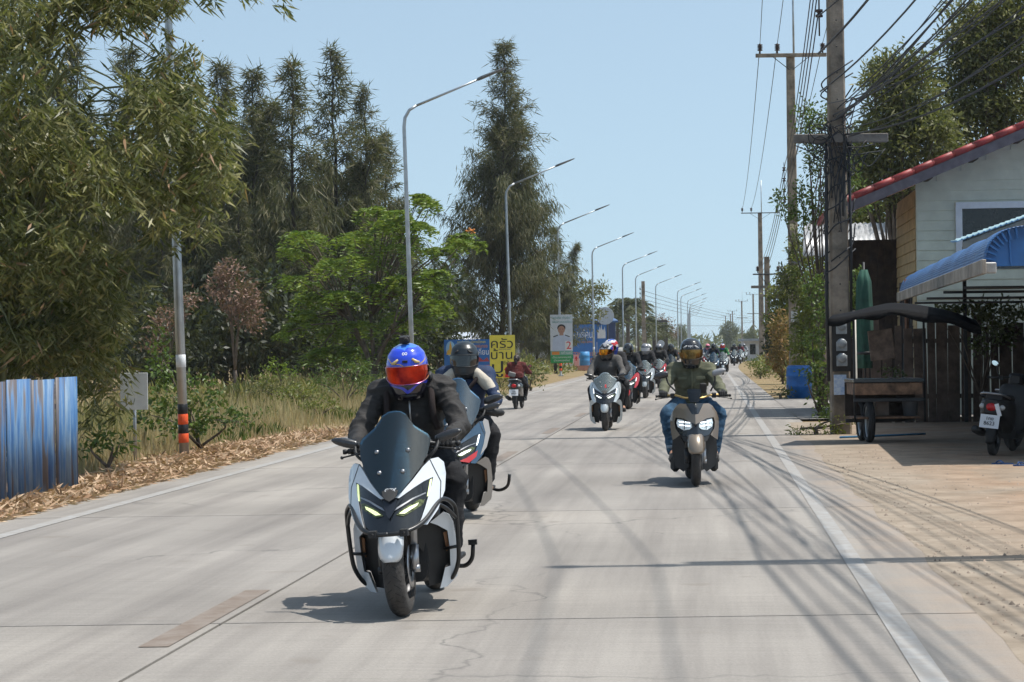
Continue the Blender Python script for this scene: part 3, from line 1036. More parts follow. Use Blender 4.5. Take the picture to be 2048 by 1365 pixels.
# ---- broad-leaved crowns: limbs to leafy clumps
def clump_tree(name, label, cat, base, clumps, mat, leaf=(0.12, 0.05), n=900, trunk_r=0.14, bark=None, droop=-0.1, group=None, spread=0.5, fork=0.35, jitter=0.7, hollow=0.35, crown_name='crown', ragged=1.25, sat=0):
    """clumps: list of (offset xyz, radii xyz) relative to base"""
    t = thing(name, label, cat, base, 0, group)
    for _ in range(sat):
        for (c, r) in list(clumps)[:13]:
            a_ = random.uniform(0, 2 * PI)
            clumps = clumps + [((c[0] + r[0] * 1.1 * math.cos(a_), c[1] + random.uniform(-1, 1) * r[1], c[2] + r[2] * 1.1 * math.sin(a_)), tuple(q * random.uniform(0.3, 0.6) for q in r))]
    mb = MB()
    zc = min(c[0][2] for c in clumps)
    fk = Vector((0, 0, max(0.15, zc * fork)))
    mb.tube([(0, 0, -0.1), (0.02, 0, fk.z * 0.5), fk], [trunk_r * 1.25, trunk_r, trunk_r * 0.85], 8)
    parts = []
    for (c, r) in clumps:
        c = Vector(c)
        mid = fk.lerp(c, 0.55) + Vector((random.gauss(0, 0.1), random.gauss(0, 0.1), 0.12 * (c - fk).length))
        mb.ctube([fk, mid, c], [trunk_r * 0.6, trunk_r * 0.32, trunk_r * 0.1], 6, 4)
        k = max(20, int(n * (r[0] * r[1] * r[2]) ** 0.62))
        # twig tips spread through the clump, denser to the outside, then a few leaves on each
        nt_ = max(6, k // 9)
        d = unit(rng.normal(0, 1, (nt_, 3)))
        rad = (hollow + (1 - hollow) * rng.random((nt_, 1)) ** 0.6) * rng.uniform(0.65, ragged, (nt_, 1))
        tips = np.array(c) + d * rad * np.array(r)
        for q in tips[::6]:
            limb(mb, c, q, trunk_r * 0.09, 0.004, 0.1, 3, 2)
        C = np.repeat(tips, 9, axis=0) + rng.normal(0, leaf[0] * spread * 1.3, (nt_ * 9, 3))
        dd = np.repeat(d, 9, axis=0) * 0.7 + np.array([0, 0, droop])
        parts.append(leaf_quads(C, dd, leaf[0], leaf[1], jitter))
    mb.build('trunk', bark or M_BARK, t)
    V, F = join(parts)
    put(crown_name, np_mesh(crown_name, V, F, mat), t)
    return t
def pix_clumps(base, lst, Y):
    """clumps surveyed as (px, py, rx_px, ry_px[, depth offset]) at distance Y"""
    k = Y / FPX
    out = []
    for c in lst:
        dy = c[4] if len(c) > 4 else random.uniform(-0.25, 0.25) * c[2] * k * 2
        q = P(c[0], c[1], Y)
        out.append(((q.x - base.x, dy, q.z - base.z), (c[2] * k, max(c[2], c[3]) * k * 0.9, c[3] * k)))
    return out

# ---- flame tree: feathery fans of tiny leaflets in flat layers
M_FLAME = leaf_mat('flame_tree_leaf', [(0.06, 0.115, 0.014), (0.125, 0.205, 0.024), (0.2, 0.285, 0.035), (0.29, 0.34, 0.055)], 0.42, 0.45)
def flame_tree():
    random.seed(11)
    Y = 64.0
    b = P(745, 742, Y)
    b.z = -0.05
    t = thing('flame_tree', 'bright green feathery flame tree in front of the dark grove', 'tree', b)
    mb = MB()
    k = Y / FPX
    spots = [(610, 470, 45), (660, 525, 50), (705, 470, 55), (760, 450, 55), (800, 430, 45), (735, 520, 60), (800, 490, 60), (850, 455, 30), (875, 400, 34), (845, 385, 20),
             (870, 500, 35), (915, 475, 36), (935, 485, 26), (640, 590, 50), (600, 560, 42), (690, 590, 60), (760, 580, 60), (820, 560, 60), (865, 565, 45), (610, 640, 45), (660, 660, 55),
             (720, 650, 60), (790, 640, 60), (850, 630, 45), (640, 700, 45), (700, 700, 55), (770, 700, 50), (830, 690, 45), (590, 500, 28), (745, 410, 30), (880, 610, 35), (575, 660, 22), (860, 540, 40)]
    fk = Vector((0.05, 0, 0.9))
    mb.tube([(0, 0, -0.1), (0.03, 0, 0.4), fk], [0.13, 0.11, 0.1], 8)
    forks = [fk + Vector((random.uniform(-0.9, 0.9), random.uniform(-0.7, 0.7), random.uniform(0.8, 1.6))) for _ in range(7)]
    for f in forks:
        mb.ctube([fk, fk.lerp(f, 0.5) + Vector((0, 0, 0.12)), f], [0.075, 0.06, 0.045], 6, 3)
    parts = []
    for (px, py, r) in spots * 2:
        q = P(px, py, Y)
        c = Vector((q.x - b.x, random.uniform(-1.0, 1.1), q.z - b.z)) + Vector((random.gauss(0, 0.12), 0, random.gauss(0, 0.08)))
        f = min(forks, key=lambda w: (w - c).length)
        mb.ctube([f, f.lerp(c, 0.55) + Vector((0, 0, 0.12)), c], [0.034, 0.022, 0.01], 5, 3)
        rr = r * k
        nf = 13
        for i in range(nf):                      # compound leaves radiate from the twig end and arch over
            az = random.uniform(0, 2 * PI)
            L = rr * random.uniform(0.7, 1.15)
            up = random.uniform(-0.15, 0.65)
            rach = []
            for s in np.linspace(0.1, 1, 14):
                rach.append(np.array([c.x + math.cos(az) * L * s, c.y + math.sin(az) * L * s, c.z + L * (up * s - 0.75 * s * s)]))
            rach = np.array(rach)
            side = np.array([-math.sin(az), math.cos(az), 0.0])
            C = np.repeat(rach, 2, axis=0)
            sg = np.tile([1.0, -1.0], len(rach))[:, None]
            dirs = sg * side + np.array([math.cos(az), math.sin(az), -0.35]) * 0.35
            parts.append(leaf_quads(C, dirs, 0.13 * min(1.3, 0.6 + rr), 0.052, 0.24))
    mb.build('trunk', M_BARK, t)
    V, F = join(parts)
    cr = put('crown', np_mesh('crown', V, F, M_FLAME), t)
    fl = MB()
    q = P(940, 462, Y)
    for i in range(14):
        c = (q.x - b.x + random.gauss(0, 0.07), random.gauss(0, 0.08), q.z - b.z + random.gauss(0, 0.035))
        fl.ell(c, (0.035, 0.035, 0.02), 6, 4)
    fl.build('blossoms', pm('orange_blossom', (0.75, 0.3, 0.06), 0.6), t)
flame_tree()

# ---- bamboo: arching culms with hanging fans of long leaves
M_BAM = leaf_mat('bamboo_leaf', [(0.045, 0.058, 0.018), (0.1, 0.115, 0.035), (0.225, 0.22, 0.078), (0.41, 0.37, 0.165)], 0.44, 0.42)
M_BAMD = leaf_mat('dry_bamboo_leaf', [(0.3, 0.17, 0.09), (0.42, 0.27, 0.15)], 0.3, 0.6)
M_CULM = pm('bamboo_culm', (0.16, 0.17, 0.06), 0.4, var=0.2, vs=4)
def bamboo():
    random.seed(3)
    global rng
    rng = np.random.default_rng(31)
    Y0 = 27.5
    b = P(-60, 900, Y0)
    b.z = -0.05
    t = thing('bamboo_clump', 'big bamboo clump hanging over the blue fence at the left', 'bamboo', b)
    mb = MB()
    C, D, L, W = [], [], [], []
    dC, dD = [], []
    # leafy spots surveyed in the picture; culms arch from the clump base out to them
    spots = []
    def area(n, x0, x1, y0, y1, dmin=-2.2, dmax=1.6):
        for _ in range(n):
            spots.append((random.uniform(x0, x1), random.uniform(y0, y1), random.uniform(dmin, dmax)))
    area(64, -90, 110, -60, 330)
    area(40, 120, 340, -80, -10, -1.0, 0.8)
    area(12, 130, 330, -10, 40, -1.0, 0.6)
    area(5, 370, 400, -80, -30, -0.8, 0.2)
    spots.append((520, -25, -0.5))
    area(46, -90, 190, 230, 520)
    area(30, 90, 270, 230, 400)
    area(20, 270, 385, 190, 380, -1.4, 1.0)
    area(11, 370, 425, 250, 370, -1.0, 0.6)
    area(10, 290, 385, 380, 470, -1.2, 1.0)
    area(60, -90, 190, 460, 700)
    area(12, 170, 255, 500, 620, -1.0, 1.0)
    area(20, 20, 215, 640, 730, -1.2, 0.8)
    area(6, 150, 205, 720, 840, -0.2, 0.9)
    area(9, 300, 370, 110, 200, -0.8, 1.0)
    area(8, 400, 440, 210, 330, -0.8, 0.6)
    for i, (px, py, dy) in enumerate(spots):
        q = P(px, py, Y0 + dy)
        c = Vector((q.x - b.x, dy, q.z - b.z))
        if i % 4 == 0:
            top = Vector((c.x * 0.55, c.y * 0.6, max(c.z + 0.5, 2.2)))
            s = Vector((random.uniform(-0.5, 0.5), random.uniform(-0.5, 0.5), 0))
            mb.ctube([s, s.lerp(top, 0.55) + Vector((-0.15, 0, 0.5)), top, c], [0.026, 0.022, 0.015, 0.006], 5, 4)
        # side twigs, each with drooping fans
        for k in range(13):
            a = random.uniform(0, 2 * PI)
            tw = c + Vector((math.cos(a) * random.uniform(0.08, 0.42), math.sin(a) * random.uniform(0.08, 0.42), random.gauss(0, 0.16)))
            mb.tube([c, tw], [0.004, 0.002], 3, caps=False)
            fan = random.uniform(0, 2 * PI)
            for j in range(random.randint(6, 10)):
                an = fan + random.gauss(0, 0.75)
                dr = random.uniform(-1.25, -0.25)
                (dC if random.random() < 0.018 else C).append((tw.x + random.gauss(0, 0.04), tw.y + random.gauss(0, 0.04), tw.z + random.gauss(0, 0.05)))
                v = (math.cos(an), math.sin(an), dr)
                if len(C) > len(D):
                    D.append(v)
                    L.append(random.uniform(0.1, 0.22))
                if len(dC) > len(dD):
                    dD.append(v)
    mb.build('culms', M_CULM, t)
    V, F = leaf_quads(np.array(C), np.array(D), np.array(L), 0.03, 0.12)
    put('foliage', np_mesh('foliage', V, F, M_BAM), t)
    V, F = leaf_quads(np.array(dC), np.array(dD), 0.2, 0.03, 0.12)
    put('dry_leaves', np_mesh('dry_leaves', V, F, M_BAMD), t)
bamboo()

# ---- shrubs and small trees of the left verge
M_SHR = leaf_mat('shrub_leaf', [(0.045, 0.085, 0.016), (0.08, 0.14, 0.025), (0.14, 0.2, 0.04)], 0.3, 0.4)
M_SHRY = leaf_mat('yellow_shrub_leaf', [(0.085, 0.12, 0.02), (0.16, 0.19, 0.035), (0.26, 0.26, 0.06)], 0.35, 0.5)
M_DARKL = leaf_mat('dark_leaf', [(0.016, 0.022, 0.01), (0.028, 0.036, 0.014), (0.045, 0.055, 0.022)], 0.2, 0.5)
M_DEADL = leaf_mat('withered_leaf', [(0.11, 0.06, 0.045), (0.2, 0.115, 0.085), (0.29, 0.18, 0.13)], 0.2, 0.6)
M_OLIVE = leaf_mat('olive_leaf', [(0.045, 0.055, 0.018), (0.085, 0.1, 0.03), (0.15, 0.16, 0.05), (0.21, 0.2, 0.075)], 0.3, 0.5)
def shrub(label, px, py, Y, lst, mat, leaf=(0.09, 0.05), n=1600, name='shrub', cat='shrub', group=None, tr=0.04, **kw):
    b = P(px, py, Y)
    b.z = -0.05
    return clump_tree(name, label, cat, b, pix_clumps(b, lst, Y), mat, leaf, n, tr, group=group, **kw)
random.seed(12)
shrub('leafy green shrub around the foot of the banded lamp pole', 400, 870, 32, [(400, 800, 50, 45, 0), (340, 790, 45, 50, 0.2), (440, 840, 45, 35, -.2), (320, 720, 30, 60, .3), (370, 850, 60, 25, -.2), (300, 830, 40, 40, 0)], M_SHR, (0.075, 0.045), 2200)
shrub('withered reddish-brown tree in the dark grove', 470, 720, 70, [(470, 590, 55, 45, 0), (440, 570, 30, 25, 0.3), (500, 630, 30, 35, -.2), (455, 540, 30, 18, 0)], M_DEADL, (0.14, 0.06), 1500, 'withered_tree', 'tree', tr=0.07)
shrub('smaller withered shrub left of the reddish-brown tree', 330, 740, 70, [(335, 640, 40, 35, 0), (375, 600, 25, 22, .2), (310, 690, 30, 20, 0)], M_DEADL, (0.13, 0.06), 1100, 'withered_tree', 'tree', tr=0.06)
shrub('pale green thorny shrub in front of the flame tree', 690, 800, 55, [(690, 750, 55, 35, 0), (640, 770, 40, 22, .2), (730, 765, 40, 25, 0), (720, 725, 25, 20, .4)], M_SHR, (0.09, 0.03), 1700)
shrub('yellow-green bush between the two front riders', 868, 790, 58, [(862, 758, 24, 26, 0), (848, 772, 26, 18, .2), (876, 775, 20, 18, 0)], M_SHRY, (0.11, 0.055), 1500)
shrub('dark bush behind the blue temple banner', 880, 760, 80, [(868, 660, 35, 50, 0), (850, 610, 25, 40, .5), (900, 690, 30, 40, 0)], M_DARKL, (0.16, 0.09), 1300, tr=0.06)
shrub('small bright sapling at the foot of the grove', 560, 770, 62, [(552, 735, 22, 16, 0), (575, 745, 18, 12, 0), (535, 748, 14, 10, 0)], M_FLAME, (0.13, 0.045), 1300)
shrub('straggly bush beside the yellow sign post', 1060, 780, 76, [(1050, 740, 22, 22, 0), (1075, 755, 22, 16, 0), (1035, 755, 16, 18, 0)], M_OLIVE, (0.13, 0.05), 1200)
for i, (px, py, Y, lab) in enumerate([(520, 855, 44, 'low green weed clump on the verge right of the banded lamp'), (600, 812, 52, 'low weed clump on the verge in front of the flame tree'), (545, 800, 58, 'leafy weed clump in the straw grass'), (480, 860, 38, 'sprawling weed by the litter bank'), (640, 835, 47, 'flat weed near the road edge behind the nearest rider'), (965, 800, 66, 'weed clump at the foot of the yellow sign'), (215, 905, 27, 'dark weed beside the blue sheet fence'), (1000, 770, 84, 'green bush behind the yellow sign post')]):
    shrub(lab, px, py, Y, [(px + dx, py - 20 - dy, 22 + 6 * (i % 3), 12 + 5 * (i % 2), 0) for dx, dy in ((-22, 0), (0, 8), (24, -2))], (M_SHR, M_SHRY, M_OLIVE)[i % 3], (0.09, 0.035), 2000, group='weeds on the left verge')
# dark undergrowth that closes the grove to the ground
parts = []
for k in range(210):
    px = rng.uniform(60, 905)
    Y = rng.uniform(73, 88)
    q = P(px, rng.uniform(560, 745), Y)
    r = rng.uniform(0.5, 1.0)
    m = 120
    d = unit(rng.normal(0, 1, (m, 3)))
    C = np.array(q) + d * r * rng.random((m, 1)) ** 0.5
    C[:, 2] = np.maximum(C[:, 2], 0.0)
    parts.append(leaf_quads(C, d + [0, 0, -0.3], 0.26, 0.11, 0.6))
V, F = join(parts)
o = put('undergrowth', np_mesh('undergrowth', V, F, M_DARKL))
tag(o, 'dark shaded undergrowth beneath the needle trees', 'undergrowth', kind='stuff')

# ---- grass and litter on the left verge
M_STRAW = leaf_mat('dry_grass_blade', [(0.4, 0.29, 0.15), (0.56, 0.43, 0.23), (0.68, 0.56, 0.34), (0.42, 0.37, 0.16)], 0.5, 0.7)
M_GRASS = leaf_mat('green_grass_blade', [(0.22, 0.22, 0.07), (0.42, 0.37, 0.16), (0.6, 0.5, 0.27)], 0.5, 0.6)
def blades(n, fy, fu, h, w, lean=0.35):
    Y = fy(n)
    X = np.array([cx(y) for y in Y]) + fu(n, Y)
    hh = h(n, X, Y)
    a = rng.uniform(0, 2 * PI, n)
    dx, dy = np.cos(a) * lean * hh * rng.random(n), np.sin(a) * lean * hh * rng.random(n)
    s = rng.uniform(0, 2 * PI, n)
    wx, wy = np.cos(s) * w, np.sin(s) * w
    z0 = np.full(n, -0.05)
    b0 = np.stack([X - wx, Y - wy, z0], 1)
    b1 = np.stack([X + wx, Y + wy, z0], 1)
    m1 = np.stack([X + dx * 0.4 + wx * 0.7, Y + dy * 0.4 + wy * 0.7, hh * 0.6], 1)
    m0 = np.stack([X + dx * 0.4 - wx * 0.7, Y + dy * 0.4 - wy * 0.7, hh * 0.6], 1)
    t1 = np.stack([X + dx, Y + dy, hh], 1)
    V = np.stack([b0, b1, m1, t1, m0], 1).reshape(-1, 3)
    F = np.arange(5 * n).reshape(n, 5)
    return V, F
def cull(V, F, keep):
    return V.reshape(-1, 5, 3)[keep].reshape(-1, 3), np.arange(5 * int(keep.sum())).reshape(-1, 5)
def patch(X, Y, s=0.5, o=0.0):
    return np.array([mnoise.noise(Vector((x * s + o, y * s * 0.6, o))) for x, y in zip(X, Y)])
rng = np.random.default_rng(9)
parts = [blades(60000, lambda n: 27 + 75 * rng.random(n) ** 1.4, lambda n, Y: -4.4 - np.abs(rng.normal(0, 3.2, n)) - 0.012 * (Y - 27) * rng.random(n),
                lambda n, X, Y: np.clip(0.10 + 0.38 * rng.random(n) ** 2 + 0.3 * patch(X, Y), 0.05, 0.9) * np.clip((cx(50) * 0 + (np.array([cx(y) for y in Y]) - 4.0 - X)) / 1.6, 0.2, 1.0), 0.011)]
V, F = join(parts)
V, F = cull(V, F, patch(V[::5, 0], V[::5, 1], 0.45, 9) + 0.25 * rng.normal(0, 1, len(F)) > -0.12)
o = put('grass', np_mesh('grass', V, F, M_STRAW))
tag(o, 'tall dry straw grass along the left verge', 'grass', kind='stuff')
V, F = blades(17000, lambda n: 36 + 40 * rng.random(n) ** 1.2, lambda n, Y: -6.6 - np.abs(rng.normal(0, 2.6, n)), lambda n, X, Y: np.clip(0.2 + 0.4 * rng.random(n) + 0.6 * patch(X, Y, 0.4, 5), 0.06, 1.0), 0.011, 0.6)
V, F = cull(V, F, patch(V[::5, 0], V[::5, 1], 0.3, 2) + 0.15 * rng.normal(0, 1, len(F)) > 0.0)
o = put('green_grass', np_mesh('green_grass', V, F, M_GRASS))
tag(o, 'green-yellow tall grass in front of the grove', 'grass', kind='stuff')
V, F = blades(9000, lambda n: 29 + 40 * rng.random(n), lambda n, Y: -4.7 - np.abs(rng.normal(0, 2.2, n)), lambda n, X, Y: np.clip(0.08 + 0.2 * rng.random(n), 0.05, 0.4), 0.016, 0.8)
V, F = cull(V, F, patch(V[::5, 0], V[::5, 1], 0.5, 21) > 0.05)
o = put('low_grass', np_mesh('low_grass', V, F, M_SHR))
tag(o, 'short green grass in patches among the straw', 'grass', kind='stuff')
# leaf litter: heaped dry bamboo leaves along the kerbless edge
M_LITTER = leaf_mat('leaf_litter', [(0.22, 0.12, 0.065), (0.4, 0.25, 0.15), (0.56, 0.39, 0.25), (0.66, 0.5, 0.34)], 0.2, 0.7)
n = 15000
Y = 17 + 24 * rng.random(n)
off = np.abs(rng.normal(0, 0.62, n))
X = np.array([cx(y) for y in Y]) - 3.55 - off - 0.14 * patch(np.zeros(n), Y, 0.9)
hz = 0.13 * np.exp(-((off - 0.8) / 0.5) ** 2) * np.clip((Y - 24) / 5, 0.15, 1) * np.clip((40 - Y) / 8, 0, 1) * (0.8 + 0.5 * patch(X, Y, 1.3))
C = np.stack([X, Y, 0.004 + np.maximum(hz, 0) * rng.random(n) ** 0.4 + 0.02 * rng.random(n)], 1)
D = np.stack([rng.normal(0, 1, n), rng.normal(0, 1, n), rng.normal(0, 0.22, n)], 1)
V, F = leaf_quads(C, D, 0.13, 0.03, 0.1)
V[:, 2] = np.maximum(V[:, 2], 0.003)
o = put('leaf_litter', np_mesh('leaf_litter', V, F, M_LITTER))
tag(o, 'heaped dry brown bamboo leaves along the left road edge', 'leaf litter', kind='stuff')
# litter mound under the leaves so that they rest on something
V, F = [], []
ny, nu = 60, 12
for j in range(ny):
    Yj = 17 + 24 * j / (ny - 1)
    for i in range(nu):
        of = 2.2 * i / (nu - 1)
        h = 0.1 * math.exp(-((of - 0.8) / 0.5) ** 2) * min(1, max(0.1, (Yj - 24) / 5)) * min(1, max(0, (40 - Yj) / 8)) * (0.8 + 0.4 * mnoise.noise(Vector((of * 1.3, Yj * 0.8, 0))))
        V.append((cx(Yj) - 3.62 - of, Yj, 0.002 + h if 0 < i < nu - 1 else -0.05))
for j in range(ny - 1):
    for i in range(nu - 1):
        a = j * nu + i
        F.append((a, a + 1, a + 1 + nu, a + nu))
o = put('litter_bank', np_mesh('litter_bank', V, F, ground_mat('litter_soil', [(0.16, 0.09, 0.05), (0.28, 0.17, 0.1), (0.2, 0.14, 0.07)], 3.0, 30.0), True))
tag(o, 'low bank of brown litter soil at the lamp foot', 'bank', kind='stuff')
# ================================================================== RIGHT SIDE: HOUSE, AWNING, CART, FENCE
random.seed(21)
rng = np.random.default_rng(21)
M_SIDING = pm('pale_green_siding', (0.54, 0.56, 0.47), 0.65, var=0.08, vs=2.5)
M_TANWALL = pm('tan_boards', (0.42, 0.32, 0.17), 0.75, var=0.15, vs=3)
M_REDTILE = pm('red_tile', (0.28, 0.034, 0.03), 0.5, var=0.25, vs=3)
M_FASCIA = pm('grey_fascia', (0.13, 0.11, 0.12), 0.8, var=0.2)
M_DKWOOD = pm('dark_wood', (0.05, 0.034, 0.026), 0.85, var=0.35, vs=5, bump=0.3)
M_WFRAME = pm('white_window_frame', (0.6, 0.63, 0.68), 0.5, var=0.05)
M_PANE = pm('dark_pane', (0.012, 0.014, 0.016), 0.08, var=0.1)
HY = 46.0
hx = P(1835, 600, HY).x
house = thing('house', 'pale green clapboard house with red tile roof edge at the right', 'house', (hx, HY, -0.05), -ROAD_A)
def rl(x):                 # underside of the roof at the front, x from the house corner
    return 4.78 + 0.404 * x
fw = MB()
fw.add([(0, 0.03, 0), (9, 0.03, 0), (9, 0.03, rl(5) - 4 * 0.404), (5, 0.03, rl(5)), (0, 0.03, rl(0))], [(0, 1, 2, 3, 4)])
fw.add([(0, 0.03, 0), (0, 0.15, 0), (0, 0.15, rl(0)), (0, 0.03, rl(0))], [(0, 1, 2, 3)])
front = fw.build('front_wall', M_SIDING, house, recalc=False)
z = 0.35
while z < 6.2:
    x0 = 0.0 if z + 0.2 < rl(0) else max(0.0, (z + 0.2 - 4.78) / 0.404)
    x1 = 9.0 - x0
    mb = MB()
    mb.add([(x0, 0, z), (x1, 0, z), (x1, 0.022, z + 0.205), (x0, 0.022, z + 0.205), (x0, 0.029, z), (x1, 0.029, z), (x1, 0.029, z + 0.205), (x0, 0.029, z + 0.205)],
           [(0, 1, 2, 3), (4, 7, 6, 5), (0, 4, 5, 1), (3, 2, 6, 7), (0, 3, 7, 4), (1, 5, 6, 2)])
    mb.build('siding_board', M_SIDING, front)
    z += 0.2
# side wall with two tall windows, facing the road
sw = MB()
sw.box((0.06, 2.5, 2.3), (0.1, 4.6, 4.6))
side = sw.build('side_wall', M_TANWALL, house)
for z in np.arange(0.4, 4.4, 0.22):
    mb = MB()
    mb.box((-0.002, 2.5, z), (0.024, 4.6, 0.2), rot=(0, 0.06, 0))
    mb.build('siding_board', M_TANWALL, side)
for y0 in (1.0, 2.9):
    mb = MB()
    for (c, s) in (((-0.03, y0, 1.6), (0.05, 0.08, 2.3)), ((-0.03, y0 + 0.75, 1.6), (0.05, 0.08, 2.3)), ((-0.03, y0 + 0.375, 2.75), (0.05, 0.83, 0.08)), ((-0.03, y0 + 0.375, 0.5), (0.05, 0.83, 0.08))):
        mb.box(c, s)
    w = mb.build('window', pm('dark_frame', (0.05, 0.05, 0.055), 0.6), house)
    mb = MB()
    mb.box((-0.022, y0 + 0.375, 1.6), (0.02, 0.68, 2.2))
    mb.build('pane', M_PANE, w)
# front window
wq0, wq1 = P(1917, 412, HY - 0.05), P(2075, 492, HY - 0.05)
x0, x1, z1, z0 = wq0.x - hx, wq1.x - hx, wq0.z + 0.05, 3.15
mb = MB()
for (c, s) in ((((x0 + x1) / 2, -0.02, z1), (x1 - x0 + 0.12, 0.07, 0.13)), (((x0 + x1) / 2, -0.02, z0), (x1 - x0 + 0.12, 0.07, 0.12)), ((x0, -0.02, (z0 + z1) / 2), (0.13, 0.068, z1 - z0)), ((x1, -0.02, (z0 + z1) / 2), (0.13, 0.068, z1 - z0))):
    mb.box(c, s)
w = mb.build('window', M_WFRAME, house)
mb = MB()
mb.box(((x0 + x1) / 2, -0.006, (z0 + z1) / 2), (x1 - x0, 0.012, z1 - z0))
mb.build('pane', M_PANE, w)
# roof: sheet, fascia board and the barrel tiles on the verge
rf = MB()
e0, e1 = -1.75, 5.0
ze0, ze1 = rl(e0) + 0.06, rl(e1) + 0.06
for s in (0,):
    rf.add([(e0, -1.0, ze0), (e1, -1.0, ze1), (e1, 5, ze1), (e0, 5, ze0), (e0, -1.0, ze0 + 0.1), (e1, -1.0, ze1 + 0.1), (e1, 5, ze1 + 0.1), (e0, 5, ze0 + 0.1)], [(0, 3, 2, 1), (4, 5, 6, 7), (0, 1, 5, 4), (2, 3, 7, 6), (0, 4, 7, 3), (1, 2, 6, 5)])
    rf.add([(e1, -1.0, ze1), (e1 + 6.7, -1.0, ze0), (e1 + 6.7, 9, ze0), (e1, 9, ze1), (e1, -1.0, ze1 + 0.1), (e1 + 6.7, -1.0, ze0 + 0.1), (e1 + 6.7, 9, ze0 + 0.1), (e1, 9, ze1 + 0.1)], [(0, 3, 2, 1), (4, 5, 6, 7), (0, 1, 5, 4), (2, 3, 7, 6), (0, 4, 7, 3), (1, 2, 6, 5)])
roof = rf.build('roof', M_REDTILE, house)
fb = MB()
fb.add([(e0, -1.02, ze0 - 0.18), (e1, -1.02, ze1 - 0.18), (e1, -1.02, ze1 + 0.03), (e0, -1.02, ze0 + 0.03), (e0, -0.99, ze0 - 0.18), (e1, -0.99, ze1 - 0.18), (e1, -0.99, ze1 + 0.03), (e0, -0.99, ze0 + 0.03)], [(0, 1, 2, 3), (4, 7, 6, 5), (0, 4, 5, 1), (3, 2, 6, 7), (0, 3, 7, 4), (1, 5, 6, 2)])
fb.build('fascia_board', M_FASCIA, roof)
for k in range(5):                       # exposed rafters and purlins under the verge
    mb = MB()
    xx = e0 + 0.15 + k * 0.9
    mb.box((xx, -0.4, rl(xx) - 0.04), (0.09, 1.1, 0.16))
    mb.build('purlin', M_DKWOOD, roof)
d = Vector((e1 - e0, 0, ze1 - ze0)).normalized()
L = (Vector((e1, 0, ze1)) - Vector((e0, 0, ze0))).length
nt_ = 17
for k in range(nt_):
    a = Vector((e0, -1.0, ze0 + 0.1)) + d * (L * k / nt_)
    b = a + d * (L / nt_ + 0.05)
    mb = MB()
    mb.tube([a, b], [0.072, 0.072], 10, smooth=True)
    mb.build('verge_tile', M_REDTILE, roof)
for k in range(24):                      # rows of roof tiles seen on edge behind the verge
    mb = MB()
    a = Vector((e0, -0.85, ze0 + 0.11)) + d * (L * k / 24)
    mb.box(a + d * (L / 48) + Vector((0, 2.9, 0.02)), (L / 24 + 0.04, 5.7, 0.03), rot=(0, -math.atan(0.404) - 0.05, 0))
    mb.build('tile_course', M_REDTILE, roof)
# shaded porch beyond the side wall
mb = MB()
mb.box((-0.6, 4.9, 1.9), (1.3, 0.1, 3.8))
pw = mb.build('porch_wall', M_DKWOOD, house)
for k in range(8):
    mb = MB()
    mb.box((-1.16 + 0.16 * k, 4.83, 1.9), (0.15, 0.03, 3.8))
    mb.build('plank', M_DKWOOD, pw)
mb = MB()
mb.box((-1.45, 3.6, 2.0), (0.11, 0.11, 4.2))
mb.build('porch_post', M_DKWOOD, house)

# ---- small lean-to roof in front of the window
a, b = P(1912, 482, 40.5), P(2075, 424, 40.5)
t = thing('lean_to_roof', 'pale blue corrugated sheet roof edge above tan board, in front of the window', 'roof', (a.x, 40.5, 0))
V, F = [], []
n = 44
for j, yy in enumerate((0, 0.5)):
    for i in range(n + 1):
        s = i / n
        V.append(((b.x - a.x) * s, yy, a.z + (b.z - a.z) * s + 0.018 * math.cos(i * 2.1) + yy * 0.02))
for i in range(n):
    F.append((i, i + 1, i + 2 + n, i + 1 + n))
me = np_mesh('sheet', V, F, pm('pale_blue_sheet', (0.36, 0.53, 0.58), 0.5, var=0.15))
o = put('sheet', me, t)
o.modifiers.new('thickness', 'SOLIDIFY').thickness = 0.02
mb = MB()
q0, q1 = Vector((0.14, 0.12, a.z)), Vector((b.x - a.x, 0.12, b.z))
mb.add([(q0.x, .1, q0.z - 0.02), (q1.x, .1, q1.z - 0.06), (q1.x, .1, q1.z - 0.36), (q0.x, .1, q0.z - 0.28), (q0.x, .14, q0.z - 0.02), (q1.x, .14, q1.z - 0.06), (q1.x, .14, q1.z - 0.36), (q0.x, .14, q0.z - 0.28)], [(3, 2, 1, 0), (4, 5, 6, 7), (0, 1, 5, 4), (2, 3, 7, 6), (0, 4, 7, 3), (1, 2, 6, 5)])
mb.build('board', pm('tan_board', (0.32, 0.24, 0.16), 0.8), t)
for xx in (0.2, q1.x - 0.1):
    mb = MB()
    mb.beam((xx, 0.3, 0), (xx, 0.3, a.z - 0.1), 0.06, 0.06)
    mb.build('post', M_IRON, t)

